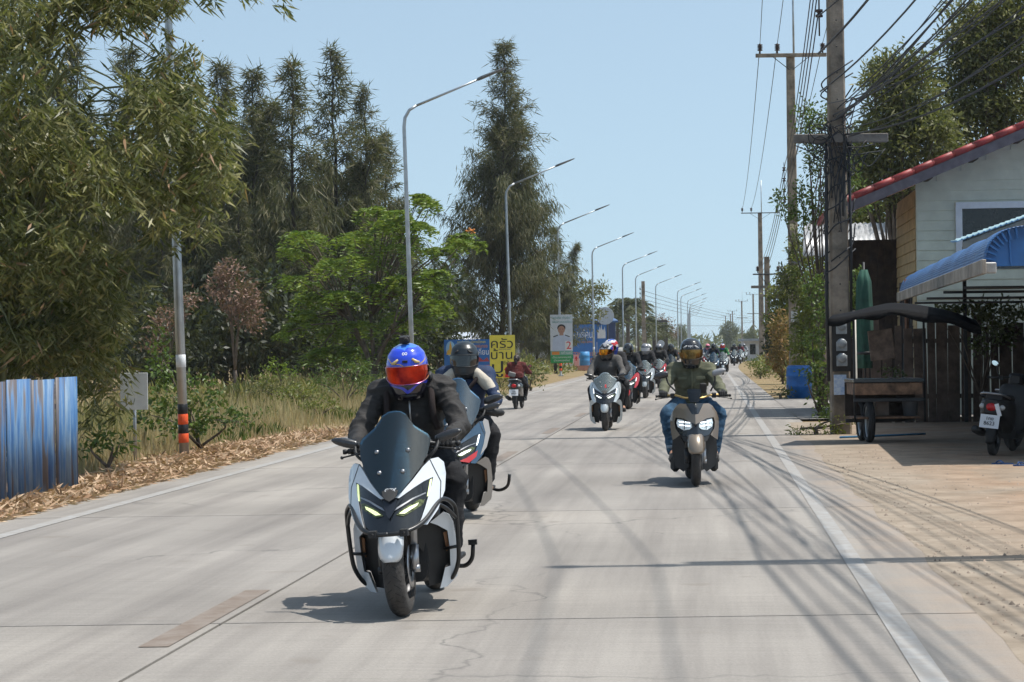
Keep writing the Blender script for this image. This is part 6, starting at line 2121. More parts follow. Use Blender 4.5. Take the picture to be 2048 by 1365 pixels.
def bars(parent, zg=0.9, y=0.42, xw=0.34, mid=(0.36, 0.93), mat=None, lever=True):
    mb = MB()
    mb.ctube([(-xw, y, zg), (-0.2, y - 0.03, zg + 0.01), (-0.08, mid[0], mid[1]), (0.08, mid[0], mid[1]), (0.2, y - 0.03, zg + 0.01), (xw, y, zg)], 0.011, 8, 4)
    h = mb.build('handlebar', mat or M_TUBE, parent)
    for s in (-1, 1):
        g = MB()
        g.tube([(s * (xw - 0.125), y - 0.006, zg + 0.002), (s * (xw - 0.005), y, zg)], 0.0165, 10)
        g.lathe([(0, -0.012), (0.014, -0.012), (0.016, 0.0), (0.012, 0.014), (0, 0.014)], 10, 'x', (s * (xw + 0.012), y, zg))
        g.build('grip', M_BKPL, h)
        if lever:
            l = MB()
            l.ctube([(s * (xw - 0.15), y - 0.03, zg - 0.005), (s * (xw - 0.09), y - 0.065, zg - 0.012), (s * (xw + 0.02), y - 0.06, zg - 0.03)], [0.007, 0.006, 0.005], 6, 4)
            l.ell((s * (xw + 0.022), y - 0.06, zg - 0.03), (0.01, 0.01, 0.01), 8, 6)
            l.build('lever', M_TUBE, h)
        sw = MB()
        sw.box((s * (xw - 0.155), y - 0.02, zg + 0.005), (0.05, 0.05, 0.055))
        sw.build('switch_box', M_BKPL, h, bevel=0.008)
    return h
def BODY(x, z):
    return -0.23 + 0.68 * (z - 0.5) + 3.3 * x * x
def LOW(x, z):
    return 0.03 + 0.8 * x + 0.25 * (0.45 - z)
def WIND(x, z):
    return -0.145 + 0.86 * (z - 0.645) + 2.4 * x * x
def rear_half(t, body, seat_z=0.77):
    wheel(t, 1.36, 0.27, 0.066, 'rear_wheel')
    hull('underbody', [(0.2, 0.13, 0.16, 0.5), (0.45, 0.15, 0.14, 0.46), (0.8, 0.16, 0.15, 0.55), (1.1, 0.13, 0.2, 0.6), (1.3, 0.09, 0.33, 0.62)], M_BKPL, t)
    hull('tail', [(0.85, 0.16, 0.42, 0.7), (1.1, 0.175, 0.48, 0.74), (1.4, 0.14, 0.58, 0.78), (1.72, 0.05, 0.68, 0.8)], body, t)
    hull('seat', [(0.62, 0.09, seat_z - 0.13, seat_z - 0.02), (0.85, 0.15, seat_z - 0.1, seat_z), (1.1, 0.16, seat_z - 0.09, seat_z + 0.02), (1.25, 0.15, seat_z - 0.05, seat_z + 0.08), (1.55, 0.1, seat_z - 0.02, seat_z + 0.1)], M_SEAT, t)
    arc_fender('rear_fender', 1.36, 0.3, 0.08, 60, 190, M_BKPL, t)
    ex = MB()
    ex.ctube([(-0.12, 0.85, 0.25), (-0.17, 1.1, 0.26), (-0.19, 1.25, 0.31)], [0.025, 0.04, 0.055], 10, 3)
    ex.tube([(-0.19, 1.25, 0.31), (-0.2, 1.62, 0.4)], [0.062, 0.058], 12)
    ex.build('exhaust', M_TUBE, t)
    for s in (-1, 1):
        sh = MB()
        sh.tube([(s * 0.13, 1.36, 0.29), (s * 0.13, 1.25, 0.66)], 0.028, 8)
        sh.build('shock_absorber', M_STEEL, t)
        fbp = MB()
        fbp.box((s * 0.19, 0.6, 0.245), (0.14, 0.5, 0.03))
        fbp.build('footboard', M_BKPL, t, bevel=0.008)
    tl = MB()
    tl.ell((0, 1.73, 0.73), (0.07, 0.03, 0.03), 10, 6)
    tl.build('tail_light', M_REDL, t)
def front_end(t, fender_mat, fw=0.07, a0=9, a1=110, hw=0.058):
    wheel(t, 0.0, 0.27, hw, 'front_wheel')
    arc_fender('front_fender', 0.0, 0.305, fw, a0, a1, fender_mat, t)
    for s in (-1, 1):
        f = MB()
        f.tube([(s * 0.085, 0.0, 0.25), (s * 0.087, 0.03, 0.38)], 0.026, 10)
        f.tube([(s * 0.087, 0.03, 0.37), (s * 0.09, 0.13, 0.7)], 0.019, 10)
        f.lathe([(0, -0.02), (0.022, -0.02), (0.022, 0.02), (0, 0.02)], 10, 'x', (s * 0.095, 0, 0.255))
        f.build('fork', M_STEEL if s > 0 else M_TUBE, t)
    d = MB()
    d.lathe([(0.06, -0.002), (0.115, -0.002), (0.115, 0.002), (0.06, 0.002)], 26, 'x', (0.064, 0, 0.27), closed=True)
    d.build('brake_disc', M_STEEL, t)
    c = MB()
    c.box((0.07, 0.07, 0.33), (0.04, 0.06, 0.09))
    c.build('brake_caliper', M_TUBE, t, bevel=0.008)
def sport_scooter(label, body=None, screen=None, lamp=None, crash=False, brand=None, accent=None, screen_top=1.11, lower=None, group='motorbikes of the convoy', tail=None, decal=None, guards=False):
    body = body or paint('pearl_white', (0.62, 0.66, 0.7))
    lower = lower or body
    t = thing('motor_scooter', label, 'scooter', group=group)
    front_end(t, body if not accent else accent)
    cowl = [(0.02, .652), (0.06, .675), (.115, .735), (.165, .80), (.2, .835), (.235, .84), (.262, .81), (.272, .75), (.268, .66), (.238, .565), (.19, .495), (.150, .50), (.165, .54), (.180, .59), (.205, .69), (.214, .739), (.17, .722), (.12, .693), (.05, .648)]
    lo = [(.165, .487), (.235, .535), (.262, .52), (.28, .475), (.287, .36), (.285, .25), (.272, .17), (.215, .118), (.178, .112), (.198, .17), (.215, .225), (.243, .232), (.25, .33), (.248, .43), (.20, .468)]
    for s in (-1, 1):
        panel('front_cowl', cowl, BODY, body, t, 0.03, s)
        panel('lower_fairing', lo, LOW, lower, t, 0.05, s)
        panel('inner_fairing', [(.03, .47), (.17, .48), (.246, .43), (.248, .33), (.238, .245), (.21, .23), (.185, .14), (.12, .13), (.12, .3)], lambda x, z: LOW(x, z) + 0.05, M_BKPL, t, 0.02, s)
        panel('side_reflector', [(.222, .42), (.24, .425), (.243, .34), (.228, .31)], lambda x, z: LOW(x, z) + 0.03, M_AMBER, t, 0.02, s)
    glass = panel('headlight', [(0, .655), (.02, .652), (.05, .648), (.12, .693), (.17, .722), (.212, .737), (.204, .69), (.179, .59), (.165, .54), (.150, .50), (.07, .468), (0, .462)], lambda x, z: BODY(x, z) + 0.014, M_BKGL, t, 0.02, full=True)
    for s in (-1, 1):
        panel('running_light', [(.199, .725), (.208, .73), (.196, .645), (.186, .64)], lambda x, z: BODY(x, z) + 0.006, lamp or M_LAMPY, glass, 0.01, s)
        panel('lamp_lens', [(.036, .562), (.06, .587), (.10, .608), (.15, .63), (.176, .627), (.168, .602), (.12, .574), (.075, .552)], lambda x, z: BODY(x, z) + 0.008, M_OLENS, glass, 0.01, s)
        panel('low_beam', [(.05, .568), (.075, .585), (.115, .603), (.148, .614), (.14, .599), (.105, .58), (.08, .566)], lambda x, z: BODY(x, z) + 0.004, lamp or M_LAMPY, glass, 0.008, s)
        panel('panel_gap', [(.196, .832), (.2, .833), (.252, .71), (.25, .61), (.246, .61), (.2475, .71)], lambda x, z: BODY(x, z) - 0.0015, M_BKPL, t, 0.003, s)
        panel('brow_trim', [(.012, .588), (.06, .612), (.12, .643), (.18, .663), (.181, .657), (.12, .635), (.06, .602), (.014, .578)], lambda x, z: BODY(x, z) + 0.004, M_STEEL, glass, 0.008, s)
        panel('nose_fin', [(.004, .56), (.02, .575), (.075, .655), (.06, .652), (.012, .59)], lambda x, z: BODY(x, z) + 0.0, M_BKGL, glass, 0.012, s)
    panel('nose', [(0, .655), (.025, .652), (.04, .64), (.018, .57), (0, .545)], lambda x, z: BODY(x, z) - 0.004, pm('dark_gunmetal', (0.03, 0.035, 0.045), 0.2, 0.4), t, 0.02, full=True)
    k = (screen_top - .645) / .465
    ws = [(0, 1.112), (.035, 1.108), (.066, 1.09), (.09, 1.052), (.115, 1.022), (.185, .972), (.2, .945), (.188, .87), (.155, .80), (.115, .745), (.055, .672), (.03, .652), (0, .646)]
    ws = [(x, .645 + (z - .645) * k) for x, z in ws]
    scr = panel('windscreen', ws, WIND, screen or M_SMOKE, t, 0.004, full=True, step=0.025)
    for s in (-1, 1):
        for bx, bz in ((.086, .895), (.064, .785)):
            b = MB()
            bz = .645 + (bz - .645) * k
            b.lathe([(0, -0.012), (0.009, -0.01), (0.013, -0.003), (0.013, 0.004)], 10, 'y', (s * bx, WIND(bx, bz), bz))
            b.build('screen_bolt', M_STEEL, scr)
    if brand:
        lettering(brand, 0.03, W_, scr, (0.0, WIND(0, .692) - 0.004, .692), rot=(PI / 2 - 0.62, 0, 0), name='brand_letters', w=0.062, shear=0.2)
    if decal:
        panel('decal', [(0, .80), (.035, .79), (.02, .765), (.04, .74), (0, .745)], lambda x, z: WIND(x, z) - 0.004, decal, scr, 0.002, 1)
    panel('screen_base', [(0, .70), (.045, .69), (.035, .655), (0, .635)], lambda x, z: WIND(x, z) - 0.008, M_BKPL, t, 0.012, full=True)
    hull('dashboard', [(0.1, 0.1, .6, .78), (0.2, 0.17, .5, .86), (0.3, 0.2, .4, .88), (0.42, 0.16, .35, .84), (0.55, 0.1, .3, .6)], M_BKPL, t)
    bars(t, 0.9, 0.42, 0.31)
    for s in (-1, 1):
        mirror_pod(t, s, (s * .15, .2, .82), (s * .29, .27, .955))
    rear_half(t, tail or body)
    if crash:
        for s in (-1, 1):
            c = MB()
            c.ctube([(0, -.275, .468), (s * .06, -.27, .47), (s * .13, -.215, .487), (s * .185, -.12, .525), (s * .235, .03, .6), (s * .26, .1, .615), (s * .292, .18, .585), (s * .305, .22, .53), (s * .302, .24, .36), (s * .29, .26, .25), (s * .245, .3, .165), (s * .2, .32, .17)], 0.0125, 10, 5)
            c.ctube([(s * .23, .03, .598), (s * .27, .11, .56), (s * .302, .22, .5)], 0.011, 8, 4)
            c.tube([(s * .3, .24, .34), (s * .22, .26, .33)], 0.009, 8)
            c.build('crash_bar', M_TUBE, t)
            k_ = MB()
            k_.box((s * .085, -.26, .472), (.045, .05, .04))
            k_.lathe([(0, -.03), (.009, -.03), (.009, .0)], 8, 'y', (s * .085, -.26, .472))
            k_.build('crash_bar_clamp', M_BKPL, t, bevel=0.004)
        st = MB()
        st.ctube([(.16, .78, .2), (.25, .8, .18), (.3, .78, .22), (.315, .77, .3)], 0.013, 8, 4)
        st.box((.315, .765, .315), (.05, .03, .03))
        st.build('side_step', M_TUBE, t)
    if guards:
        for s in (-1, 1):
            g = MB()
            g.ctube([(s * .37, .42, .9), (s * .36, .34, .9), (s * .26, .29, .92), (s * .17, .32, .93)], [0.012, 0.03, 0.035, 0.012], 8, 4)
            g.build('hand_guard', M_BKPL, t)
    return t
def street_scooter(label):
    body = paint('bronze_grey', (0.22, 0.175, 0.13), 0.32, 0.3)
    t = thing('motor_scooter', label, 'scooter', group='motorbikes of the convoy')
    front_end(t, body, 0.086, 14, 110, 0.05)
    cowl = [(0, .742), (.035, .745), (.06, .79), (.09, .846), (.15, .848), (.19, .82), (.232, .755), (.252, .69), (.25, .6), (.232, .475), (.2, .495), (.157, .53), (.2, .59), (.208, .66), (.195, .705), (.12, .697), (.05, .662), (0, .642)]
    by = lambda x, z: -0.21 + 0.5 * (z - 0.5) + 1.0 * x + 1.0 * x * x + (0.35 * (z - .8) if z > .8 else 0)
    panel('front_cowl', cowl, by, body, t, 0.04, full=True)
    hl = panel('headlight', [(0, .645), (.05, .664), (.12, .699), (.196, .707), (.21, .66), (.202, .59), (.157, .53), (.08, .515), (0, .52)], lambda x, z: by(x, z) + 0.02, M_BKGL, t, 0.03, full=True)
    for s in (-1, 1):
        panel('lens', [(.038, .64), (.06, .652), (.12, .68), (.178, .688), (.188, .65), (.178, .612), (.12, .578), (.06, .588), (.035, .61)], lambda x, z: by(x, z) + 0.008, M_LENS, hl, 0.02, s)
        for zz in (.618, .652):
            panel('running_light', [(.055, zz), (.165, zz + .008), (.165, zz + .017), (.055, zz + .009)], lambda x, z: by(x, z) + 0.003, M_LAMPW, hl, 0.006, s)
        panel('light_divider', [(.108, .585), (.116, .585), (.116, .68), (.108, .676)], lambda x, z: by(x, z) + 0.002, M_BKGL, hl, 0.006, s)
        panel('leg_shield', [(.16, .525), (.228, .47), (.235, .35), (.205, .2), (.12, .14), (.06, .2), (.09, .4)], lambda x, z: 0.1 + 0.6 * x, M_BKPL, t, 0.05, s)
        w = MB()
        w.box((s * .2, .45, .22), (.09, .35, .17))
        w.build('engine_guard', M_BKPL, t, bevel=0.03)
    panel('lower_nose', [(0, .52), (.08, .515), (.157, .53), (.12, .47), (.05, .45), (0, .45)], lambda x, z: by(x, z) + 0.03, M_BKPL, t, 0.02, full=True)
    panel('centre_dash', [(0, .745), (.034, .747), (.06, .795), (.088, .85), (0, .855)], lambda x, z: by(x, z) - 0.004, M_BKGL, t, 0.02, full=True)
    panel('flyscreen', [(0, .862), (.045, .862), (.062, .92), (.074, .985), (.06, .998), (0, 1.0)], lambda x, z: 0.06 + 0.5 * (z - .86) + 3 * x * x, M_SMOKE_D, t, 0.006, full=True)
    ins = MB()
    ins.box((0, .2, .93), (.12, .06, .1))
    ins.build('instrument', M_BKPL, t, bevel=0.015)
    hull('steering_cover', [(0.1, 0.08, .6, .84), (0.2, 0.17, .45, .84), (0.32, 0.17, .35, .8), (0.5, 0.1, .25, .5)], M_BKPL, t)
    gold = pm('gold_anodised', (0.45, 0.31, 0.12), 0.3, 0.8)
    bars(t, 0.92, 0.42, 0.37, (0.3, 0.9), gold)
    mirror_pod(t, -1, (-.18, .36, .97), (-.335, .36, 1.14), 0.15, 0.075, M_CARBON, 0.06, -0.15)
    mirror_pod(t, 1, (.18, .36, .97), (.27, .36, 1.17), 0.14, 0.07, pm('grey_mirror_shell', (0.25, 0.26, 0.28), 0.35), 0.06, 0.25)
    ph = MB()
    ph.box((.1, .33, 1.0), (.07, .02, .11), rot=(0.3, 0, 0.2))
    ph.build('phone_holder', M_BKPL, t, bevel=0.006)
    rear_half(t, body)
    return t
M_SMOKE_D = tint_glass('dark_flyscreen', (0.12, 0.17, 0.22), 0.05)
def step_scooter(label, body, plate='', group=None, cat='scooter', mirrors=True):
    """small round step-through seen from behind; local -y is still its front"""
    t = thing('motor_scooter', label, cat, group=group)
    wheel(t, 0.0, 0.235, 0.045, 'front_wheel')
    arc_fender('front_fender', 0.0, 0.27, 0.07, 10, 150, body, t)
    wheel(t, 1.22, 0.235, 0.05, 'rear_wheel')
    hull('leg_shield', [(0.1, 0.1, .35, .85), (0.18, 0.2, .3, .88), (0.26, 0.19, .25, .86), (0.32, 0.1, .22, .5)], body, t)
    hull('floorboard', [(0.25, 0.18, .2, .3), (0.6, 0.19, .2, .28), (0.75, 0.17, .2, .34)], M_BKPL, t)
    hull('body_shell', [(0.66, 0.12, .26, .6), (0.85, 0.17, .3, .7), (1.15, 0.19, .38, .72), (1.4, 0.17, .46, .73), (1.55, 0.09, .55, .72)], body, t)
    hull('seat', [(0.62, 0.1, .66, .74), (0.85, 0.14, .68, .77), (1.2, 0.14, .7, .79), (1.45, 0.1, .71, .79)], M_SEAT, t)
    arc_fender('rear_fender', 1.22, 0.28, 0.07, 60, 200, M_BKPL, t)
    bars(t, 0.95, 0.3, 0.32, (0.2, 0.97), lever=False)
    hull('headlamp_nacelle', [(0.04, 0.05, .88, .99), (0.12, 0.11, .86, 1.03), (0.26, 0.06, .9, 1.0)], body, t)
    g = MB()
    g.ctube([(-.15, 1.2, .74), (-.16, 1.45, .77), (-.1, 1.6, .8), (.1, 1.6, .8), (.16, 1.45, .77), (.15, 1.2, .74)], 0.013, 8, 4)
    g.build('grab_rail', M_STEEL, t)
    l = MB()
    l.ell((0, 1.53, .63), (.075, .05, .055), 12, 8)
    l.build('tail_light', M_REDL, t)
    for s in (-1, 1):
        i = MB()
        i.ell((s * .12, 1.5, .63), (.045, .04, .035), 10, 8)
        i.build('indicator', pm('clear_lens', (0.5, 0.5, 0.5), 0.15), t)
        if mirrors:
            mirror_pod(t, s, (s * .2, .27, .97), (s * .27, .27, 1.14), 0.11, 0.08)
    p = MB()
    p.box((0, 1.585, .45), (.24, .008, .17), rot=(0.25, 0, 0))
    pl = p.build('number_plate', W_, t)
    for zz, s_, ss in ((.485, plate[:3] or '1กข', .06), (.425, plate[3:] or '2417', .07)):
        lettering(s_, ss, K_, pl, (0, 1.594 + (zz - .45) * -0.25, zz), rot=(PI / 2 - 0.25, 0, PI), name='plate_letters')
    ex = MB()
    ex.tube([(.14, .95, .25), (.17, 1.2, .28), (.19, 1.5, .33)], [0.03, 0.055, 0.05], 12)
    ex.build('exhaust', M_TUBE, t)
    return t
# ================================================================== PEOPLE
def capsule(mb, a, b, ra, rb, n=12):
    a, b = Vector(a), Vector(b)
    d = (b - a)
    L = d.length
    d = d / max(L, 1e-6)
    pts, rs = [], []
    for k in range(4):
        t = k / 4 * PI / 2
        pts.append(a - d * ra * math.cos(t))
        rs.append(max(0.002, ra * math.sin(t)))
    for k in range(5):
        pts.append(a.lerp(b, k / 4))
        rs.append(ra + (rb - ra) * k / 4)
    for k in range(1, 5):
        t = k / 4 * PI / 2
        pts.append(b + d * rb * math.sin(t))
        rs.append(max(0.002, rb * math.cos(t)))
    mb.tube(pts, rs, n)
def fuse(mb, voxel, smooth, name, wr=0.0, wf=9.0, seed=0.0):
    """weld overlapping volumes into one continuous skin"""
    me = mb.mesh('tmp', M_BKPL)
    o = put('tmp', me)
    r = o.modifiers.new('r', 'REMESH')
    r.mode = 'VOXEL'
    r.voxel_size = voxel
    s = o.modifiers.new('s', 'SMOOTH')
    s.factor = 0.5
    s.iterations = smooth
    dg = bpy.context.evaluated_depsgraph_get()
    out = bpy.data.meshes.new_from_object(o.evaluated_get(dg))
    bpy.data.objects.remove(o)
    out.name = name
    if wr:
        n = len(out.vertices)
        co = np.empty(n * 3, dtype=np.float32)
        no = np.empty(n * 3, dtype=np.float32)
        out.vertices.foreach_get('co', co)
        out.vertex_normals.foreach_get('vector', no)
        co, no = co.reshape(-1, 3), no.reshape(-1, 3)
        dsp = np.array([mnoise.ridged_multi_fractal(Vector((p[0] * wf * 0.7 + seed, p[1] * wf * 0.7, p[2] * wf * 1.6)) + 0.5 * mnoise.noise_vector(p * 6.0), 0.9, 2.0, 3, 0.9, 1.6) for p in (Vector(q) for q in co)])
        co = co + no * (dsp - dsp.mean())[:, None] * wr
        out.vertices.foreach_set('co', co.ravel())
    out.polygons.foreach_set('use_smooth', np.ones(len(out.polygons), dtype=bool))
    out.materials.clear()
    return out
POSE = dict(hip=(.1, 1.02, .84), knee=(.255, .6, .7), ankle=(.215, .58, .33), toe=(.225, .42, .275), sho=(.185, .93, 1.215), elb=(.285, .76, 1.0), wri=(.265, .51, .93), grip=(.255, .425, .91), neck=(0, .93, 1.27), head=(0, .89, 1.37), chest=(0, .95, 1.1), belly=(0, 1.0, .93))
def mix_pose(**kw):
    p = dict(POSE)
    p.update(kw)
    return p
def people_meshes(p, bulk=1.0, voxel=0.013, wr=0.006, seed=0.0, hands=True, tag_='a', loose=1.0):
    out = {}
    S = lambda k, s: (p[k][0] * s, p[k][1], p[k][2])
    def torso(mb, g):
        mb.ell(p['chest'], (.185 * g, .125 * g, .15 * g), 16, 10)
        mb.ell((0, (p['chest'][1] + p['belly'][1]) / 2, (p['chest'][2] + p['belly'][2]) / 2), (.165 * g, .12 * g, .15 * g), 16, 10)
        mb.ell(p['belly'], (.165 * g, .13 * g, .12 * g), 16, 10)
        for s in (-1, 1):
            capsule(mb, (s * .05, p['neck'][1], p['sho'][2] + .02), S('sho', s), .075 * g, .085 * g)
        capsule(mb, (0, p['neck'][1] + .01, p['sho'][2]), p['neck'], .075 * g, .062 * g)
    # skin: the whole body as one surface
    mb = MB()
    torso(mb, 0.86)
    capsule(mb, p['neck'], (p['head'][0], p['head'][1], p['head'][2] - .06), .055, .055)
    mb.ell(p['head'], (.078, .098, .115), 16, 12)
    mb.ell((p['head'][0], p['head'][1] - .1, p['head'][2] - .02), (.016, .024, .022), 8, 6)
    mb.ell((p['head'][0], p['head'][1] - .07, p['head'][2] - .09), (.045, .035, .03), 10, 6)
    for s in (-1, 1):
        mb.ell((s * .08, p['head'][1], p['head'][2] - .01), (.012, .025, .03), 8, 6)
        capsule(mb, S('sho', s), S('elb', s), .05, .042)
        capsule(mb, S('elb', s), S('wri', s), .042, .03)
        capsule(mb, S('wri', s), S('grip', s), .03, .03)
        capsule(mb, S('hip', s), S('knee', s), .085, .06)
        capsule(mb, S('knee', s), S('ankle', s), .055, .038)
        capsule(mb, S('ankle', s), S('toe', s), .04, .035)
    out['body'] = fuse(mb, 0.016, 4, 'person_' + tag_)
    # jacket
    mb = MB()
    torso(mb, 1.04 * bulk)
    for s in (-1, 1):
        capsule(mb, S('sho', s), S('elb', s), .073 * bulk, .058 * bulk * loose)
        capsule(mb, S('elb', s), S('wri', s), .057 * bulk * loose, .043 * loose)
    mb.ell((0, p['belly'][1], p['belly'][2] - .06), (.172 * bulk, .14 * bulk, .07), 16, 8)
    mb.lathe([(.05, .0), (.085, .0), (.082, .045), (.05, .045)], 18, c=(0, p['neck'][1], p['neck'][2] - .03), closed=True)
    out['jacket'] = fuse(mb, voxel, 3, 'jacket_' + tag_, wr, 9.0, seed)
    mb = MB()
    for s in (-1, 1):
        capsule(mb, S('hip', s), S('knee', s), .105, .082)
        capsule(mb, S('knee', s), S('ankle', s), .08, .062)
    mb.ell((0, p['hip'][1] + .02, p['hip'][2] + .02), (.17, .14, .12), 16, 8)
    out['trousers'] = fuse(mb, voxel, 3, 'trousers_' + tag_, wr * 0.9, 8.0, seed + 4)
    for s in (-1, 1):
        mb = MB()
        a, t = Vector(S('ankle', s)), Vector(S('toe', s))
        mb.ell(a + Vector((0, .02, -.045)), (.042, .06, .05), 12, 8)
        capsule(mb, a + Vector((0, 0, -.045)), t, .043, .038)
        capsule(mb, a + Vector((0, .0, .0)), a + Vector((0, 0, .05)), .045, .047)
        mb.box((a + t) / 2 + Vector((0, .015, -.055)), (.088, .25, .022))
        out['shoe%d' % s] = fuse(mb, 0.009, 2, 'shoe_' + tag_)
        mb = MB()
        w, g = Vector(S('wri', s)), Vector(S('grip', s))
        capsule(mb, w + Vector((0, .02, .005)), w + Vector((0, -.03, 0)), .043, .036)
        mb.ell(w.lerp(g, .55) + Vector((0, 0, .014)), (.045, .05, .02), 12, 8, rot=(-.2, 0, 0))
        for k, fl in enumerate((.92, 1.0, .97, .8)):          # four fingers folded over the grip
            fx = g.x + (k - 1.5) * .0215 * s
            k0 = Vector((fx, g.y + .012, g.z + .024))
            k1 = Vector((fx, g.y - .024 * fl, g.z + .02))
            k2 = Vector((fx, g.y - .036 * fl, g.z - .012))
            k3 = Vector((fx, g.y - .014, g.z - .03 * fl))
            capsule(mb, k0, k1, .0115, .0108, 8)
            capsule(mb, k1, k2, .0108, .0102, 8)
            capsule(mb, k2, k3, .0102, .0085, 8)
        th = [Vector((g.x - s * .04, g.y + .028, g.z + .005)), Vector((g.x - s * .052, g.y + .012, g.z - .012)), Vector((g.x - s * .04, g.y - .012, g.z - .028))]
        capsule(mb, th[0], th[1], .0135, .012, 8)
        capsule(mb, th[1], th[2], .012, .0095, 8)
        out['glove%d' % s] = fuse(mb, 0.005 if hands else 0.009, 2, 'glove_' + tag_)
    return out
# ---- helmet
HZ = [(-.172, .07, .07, .085), (-.16, .09, .125, .105), (-.12, .103, .155, .118), (-.06, .117, .15, .132), (0.0, .1225, .143, .143), (.05, .12, .137, .147), (.095, .106, .117, .134), (.127, .08, .087, .102), (.146, .045, .05, .058), (.153, .012, .014, .016)]
def helm_pt(z, a, k=1.0, off=0.0):
    zs = [h[0] for h in HZ]
    hw = float(np.interp(z, zs, [h[1] for h in HZ]))
    fr = float(np.interp(z, zs, [h[2] for h in HZ]))
    bk = float(np.interp(z, zs, [h[3] for h in HZ]))
    c, s = math.cos(a), math.sin(a)
    d = fr if c > 0 else bk
    e = 0.92
    x = (hw + off) * math.copysign(abs(s) ** e, s)
    y = -(d + off) * math.copysign(abs(c) ** e, c)
    return (x * k, y * k, z)
def helmet_meshes():
    zz = [float(q[0]) for q in cat_rom([[h[0]] for h in HZ], 4)]
    mb = MB()
    mb.loft([[helm_pt(z, 2 * PI * k / 36) for k in range(36)] for z in zz])
    shell = sharp(mb.mesh('shell', M_BKGL), 60)
    vb = MB()
    rows = []
    for j in range(9):
        row = []
        for i in range(25):
            a = R(-82 + 164 * i / 24)
            edge = 1 - 0.5 * (abs(i - 12) / 12) ** 3
            z0, z1 = -.056 * edge - .003, .042 * edge + .003
            row.append(helm_pt(z0 + (z1 - z0) * j / 8, a, 1.0, 0.006))
        rows.append(row)
    vb.loft(rows, caps=False, closed=False)
    visor = sharp(vb.mesh('visor', M_BKGL, recalc=True), 60)
    gb = MB()
    for zf in (0, 8):
        gb.tube(rows[zf], 0.0035, 5, caps=True)
    gasket = gb.mesh('gasket', M_BKPL)
    vent = []
    for s in (-1, 1):
        v = MB()
        v.tube([helm_pt(.085, s * .34, 1, .003), helm_pt(.066, s * .52, 1, .004), helm_pt(.06, s * .72, 1, .003)], [0.006, 0.011, 0.005], 6)
        vent.append(v.mesh('vent', M_BKPL))
    ch = MB()
    ch.tube([helm_pt(-.125, -.35, 1, .002), helm_pt(-.125, 0, 1, .004), helm_pt(-.125, .35, 1, .002)], [0.005, 0.01, 0.005], 6)
    chin = ch.mesh('chin_vent', M_BKPL)
    return shell, visor, gasket, vent, chin
HELM = helmet_meshes()
def mat_copy(o, m):
    """give this object its own material on shared mesh data"""
    if not o.material_slots:
        o.data.materials.append(m)
    o.material_slots[0].link = 'OBJECT'
    o.material_slots[0].material = m
def add_helmet(t, head, shell_m, visor_m, tilt=0.12, turn=0.0, trim_m=None, vent_m=None, scale=1.0):
    h = put('helmet', HELM[0], t, (head[0], head[1], head[2] + .0), (tilt, 0, turn))
    h.scale = (scale,) * 3
    mat_copy(h, shell_m)
    for nm, me, m in (('visor', HELM[1], visor_m), ('gasket', HELM[2], trim_m or M_BKPL), ('vent', HELM[3][0], vent_m or M_BKPL), ('vent', HELM[3][1], vent_m or M_BKPL), ('chin_vent', HELM[4], M_BKPL)):
        if m is None:
            continue
        o = put(nm, me, h)
        mat_copy(o, m)
    return h
def cloth(name, c, rough=0.85, var=0.18):
    return pm('cloth_' + name, c, rough, var=var, vs=7, bump=0.35, bs=160, spec=0.25)
M_SKIN = pm('skin', (0.36, 0.2, 0.13), 0.55, var=0.08)
def person(label, meshes, jacket, trousers, gloves, shoes, group='riders of the convoy', detailed=True):
    o = put('person', meshes['body'])
    mat_copy(o, M_SKIN)
    tag(o, label, 'person', group)
    parts = {}
    for nm, key, m in (('jacket', 'jacket', jacket), ('trousers', 'trousers', trousers), ('glove', 'glove-1', gloves), ('glove', 'glove1', gloves), ('shoe', 'shoe-1', shoes), ('shoe', 'shoe1', shoes)):
        c = put(nm, meshes[key], o)
        mat_copy(c, m)
        parts.setdefault(key, c)
    return o, parts
# ================================================================== THE CONVOY
def seat_at(o, px, py, rz=None, lean=0.0, Y=None):
    q = G(px, py)
    if Y is not None:
        q = P(px, py, Y)
        q.z = 0
    o.location = (q.x, q.y, 0.0)
    o.rotation_euler = (0, lean, rz if rz is not None else -ROAD_A)
    return q
def same(a, b):
    a.location = b.location
    a.rotation_euler = b.rotation_euler
VIS_RED = pm('iridium_red_visor', (0.72, 0.07, 0.03), 0.1, 1.0, vs=7, col2=(0.12, 0.01, 0.02))
VIS_DARK = pm('smoke_visor', (0.012, 0.013, 0.016), 0.06, coat=0.5)
VIS_GOLD = pm('gold_visor', (0.22, 0.12, 0.035), 0.1, 0.8, var=0.5, vs=10)
VIS_ORANGE = pm('orange_visor', (0.85, 0.24, 0.02), 0.12, 1.0, var=0.5, vs=14)
H_BLACK = pm('helmet_gloss_black', (0.012, 0.013, 0.016), 0.12, coat=0.8)
H_TEAL = pm('helmet_matt_teal_black', (0.012, 0.018, 0.023), 0.32, coat=0.1)
H_WHITE = pm('helmet_white', (0.6, 0.6, 0.6), 0.25, coat=0.6)
H_SILVER = pm('helmet_silver', (0.3, 0.3, 0.31), 0.25, 0.5)
H_PINK = pm('helmet_pink', (0.7, 0.2, 0.28), 0.3)
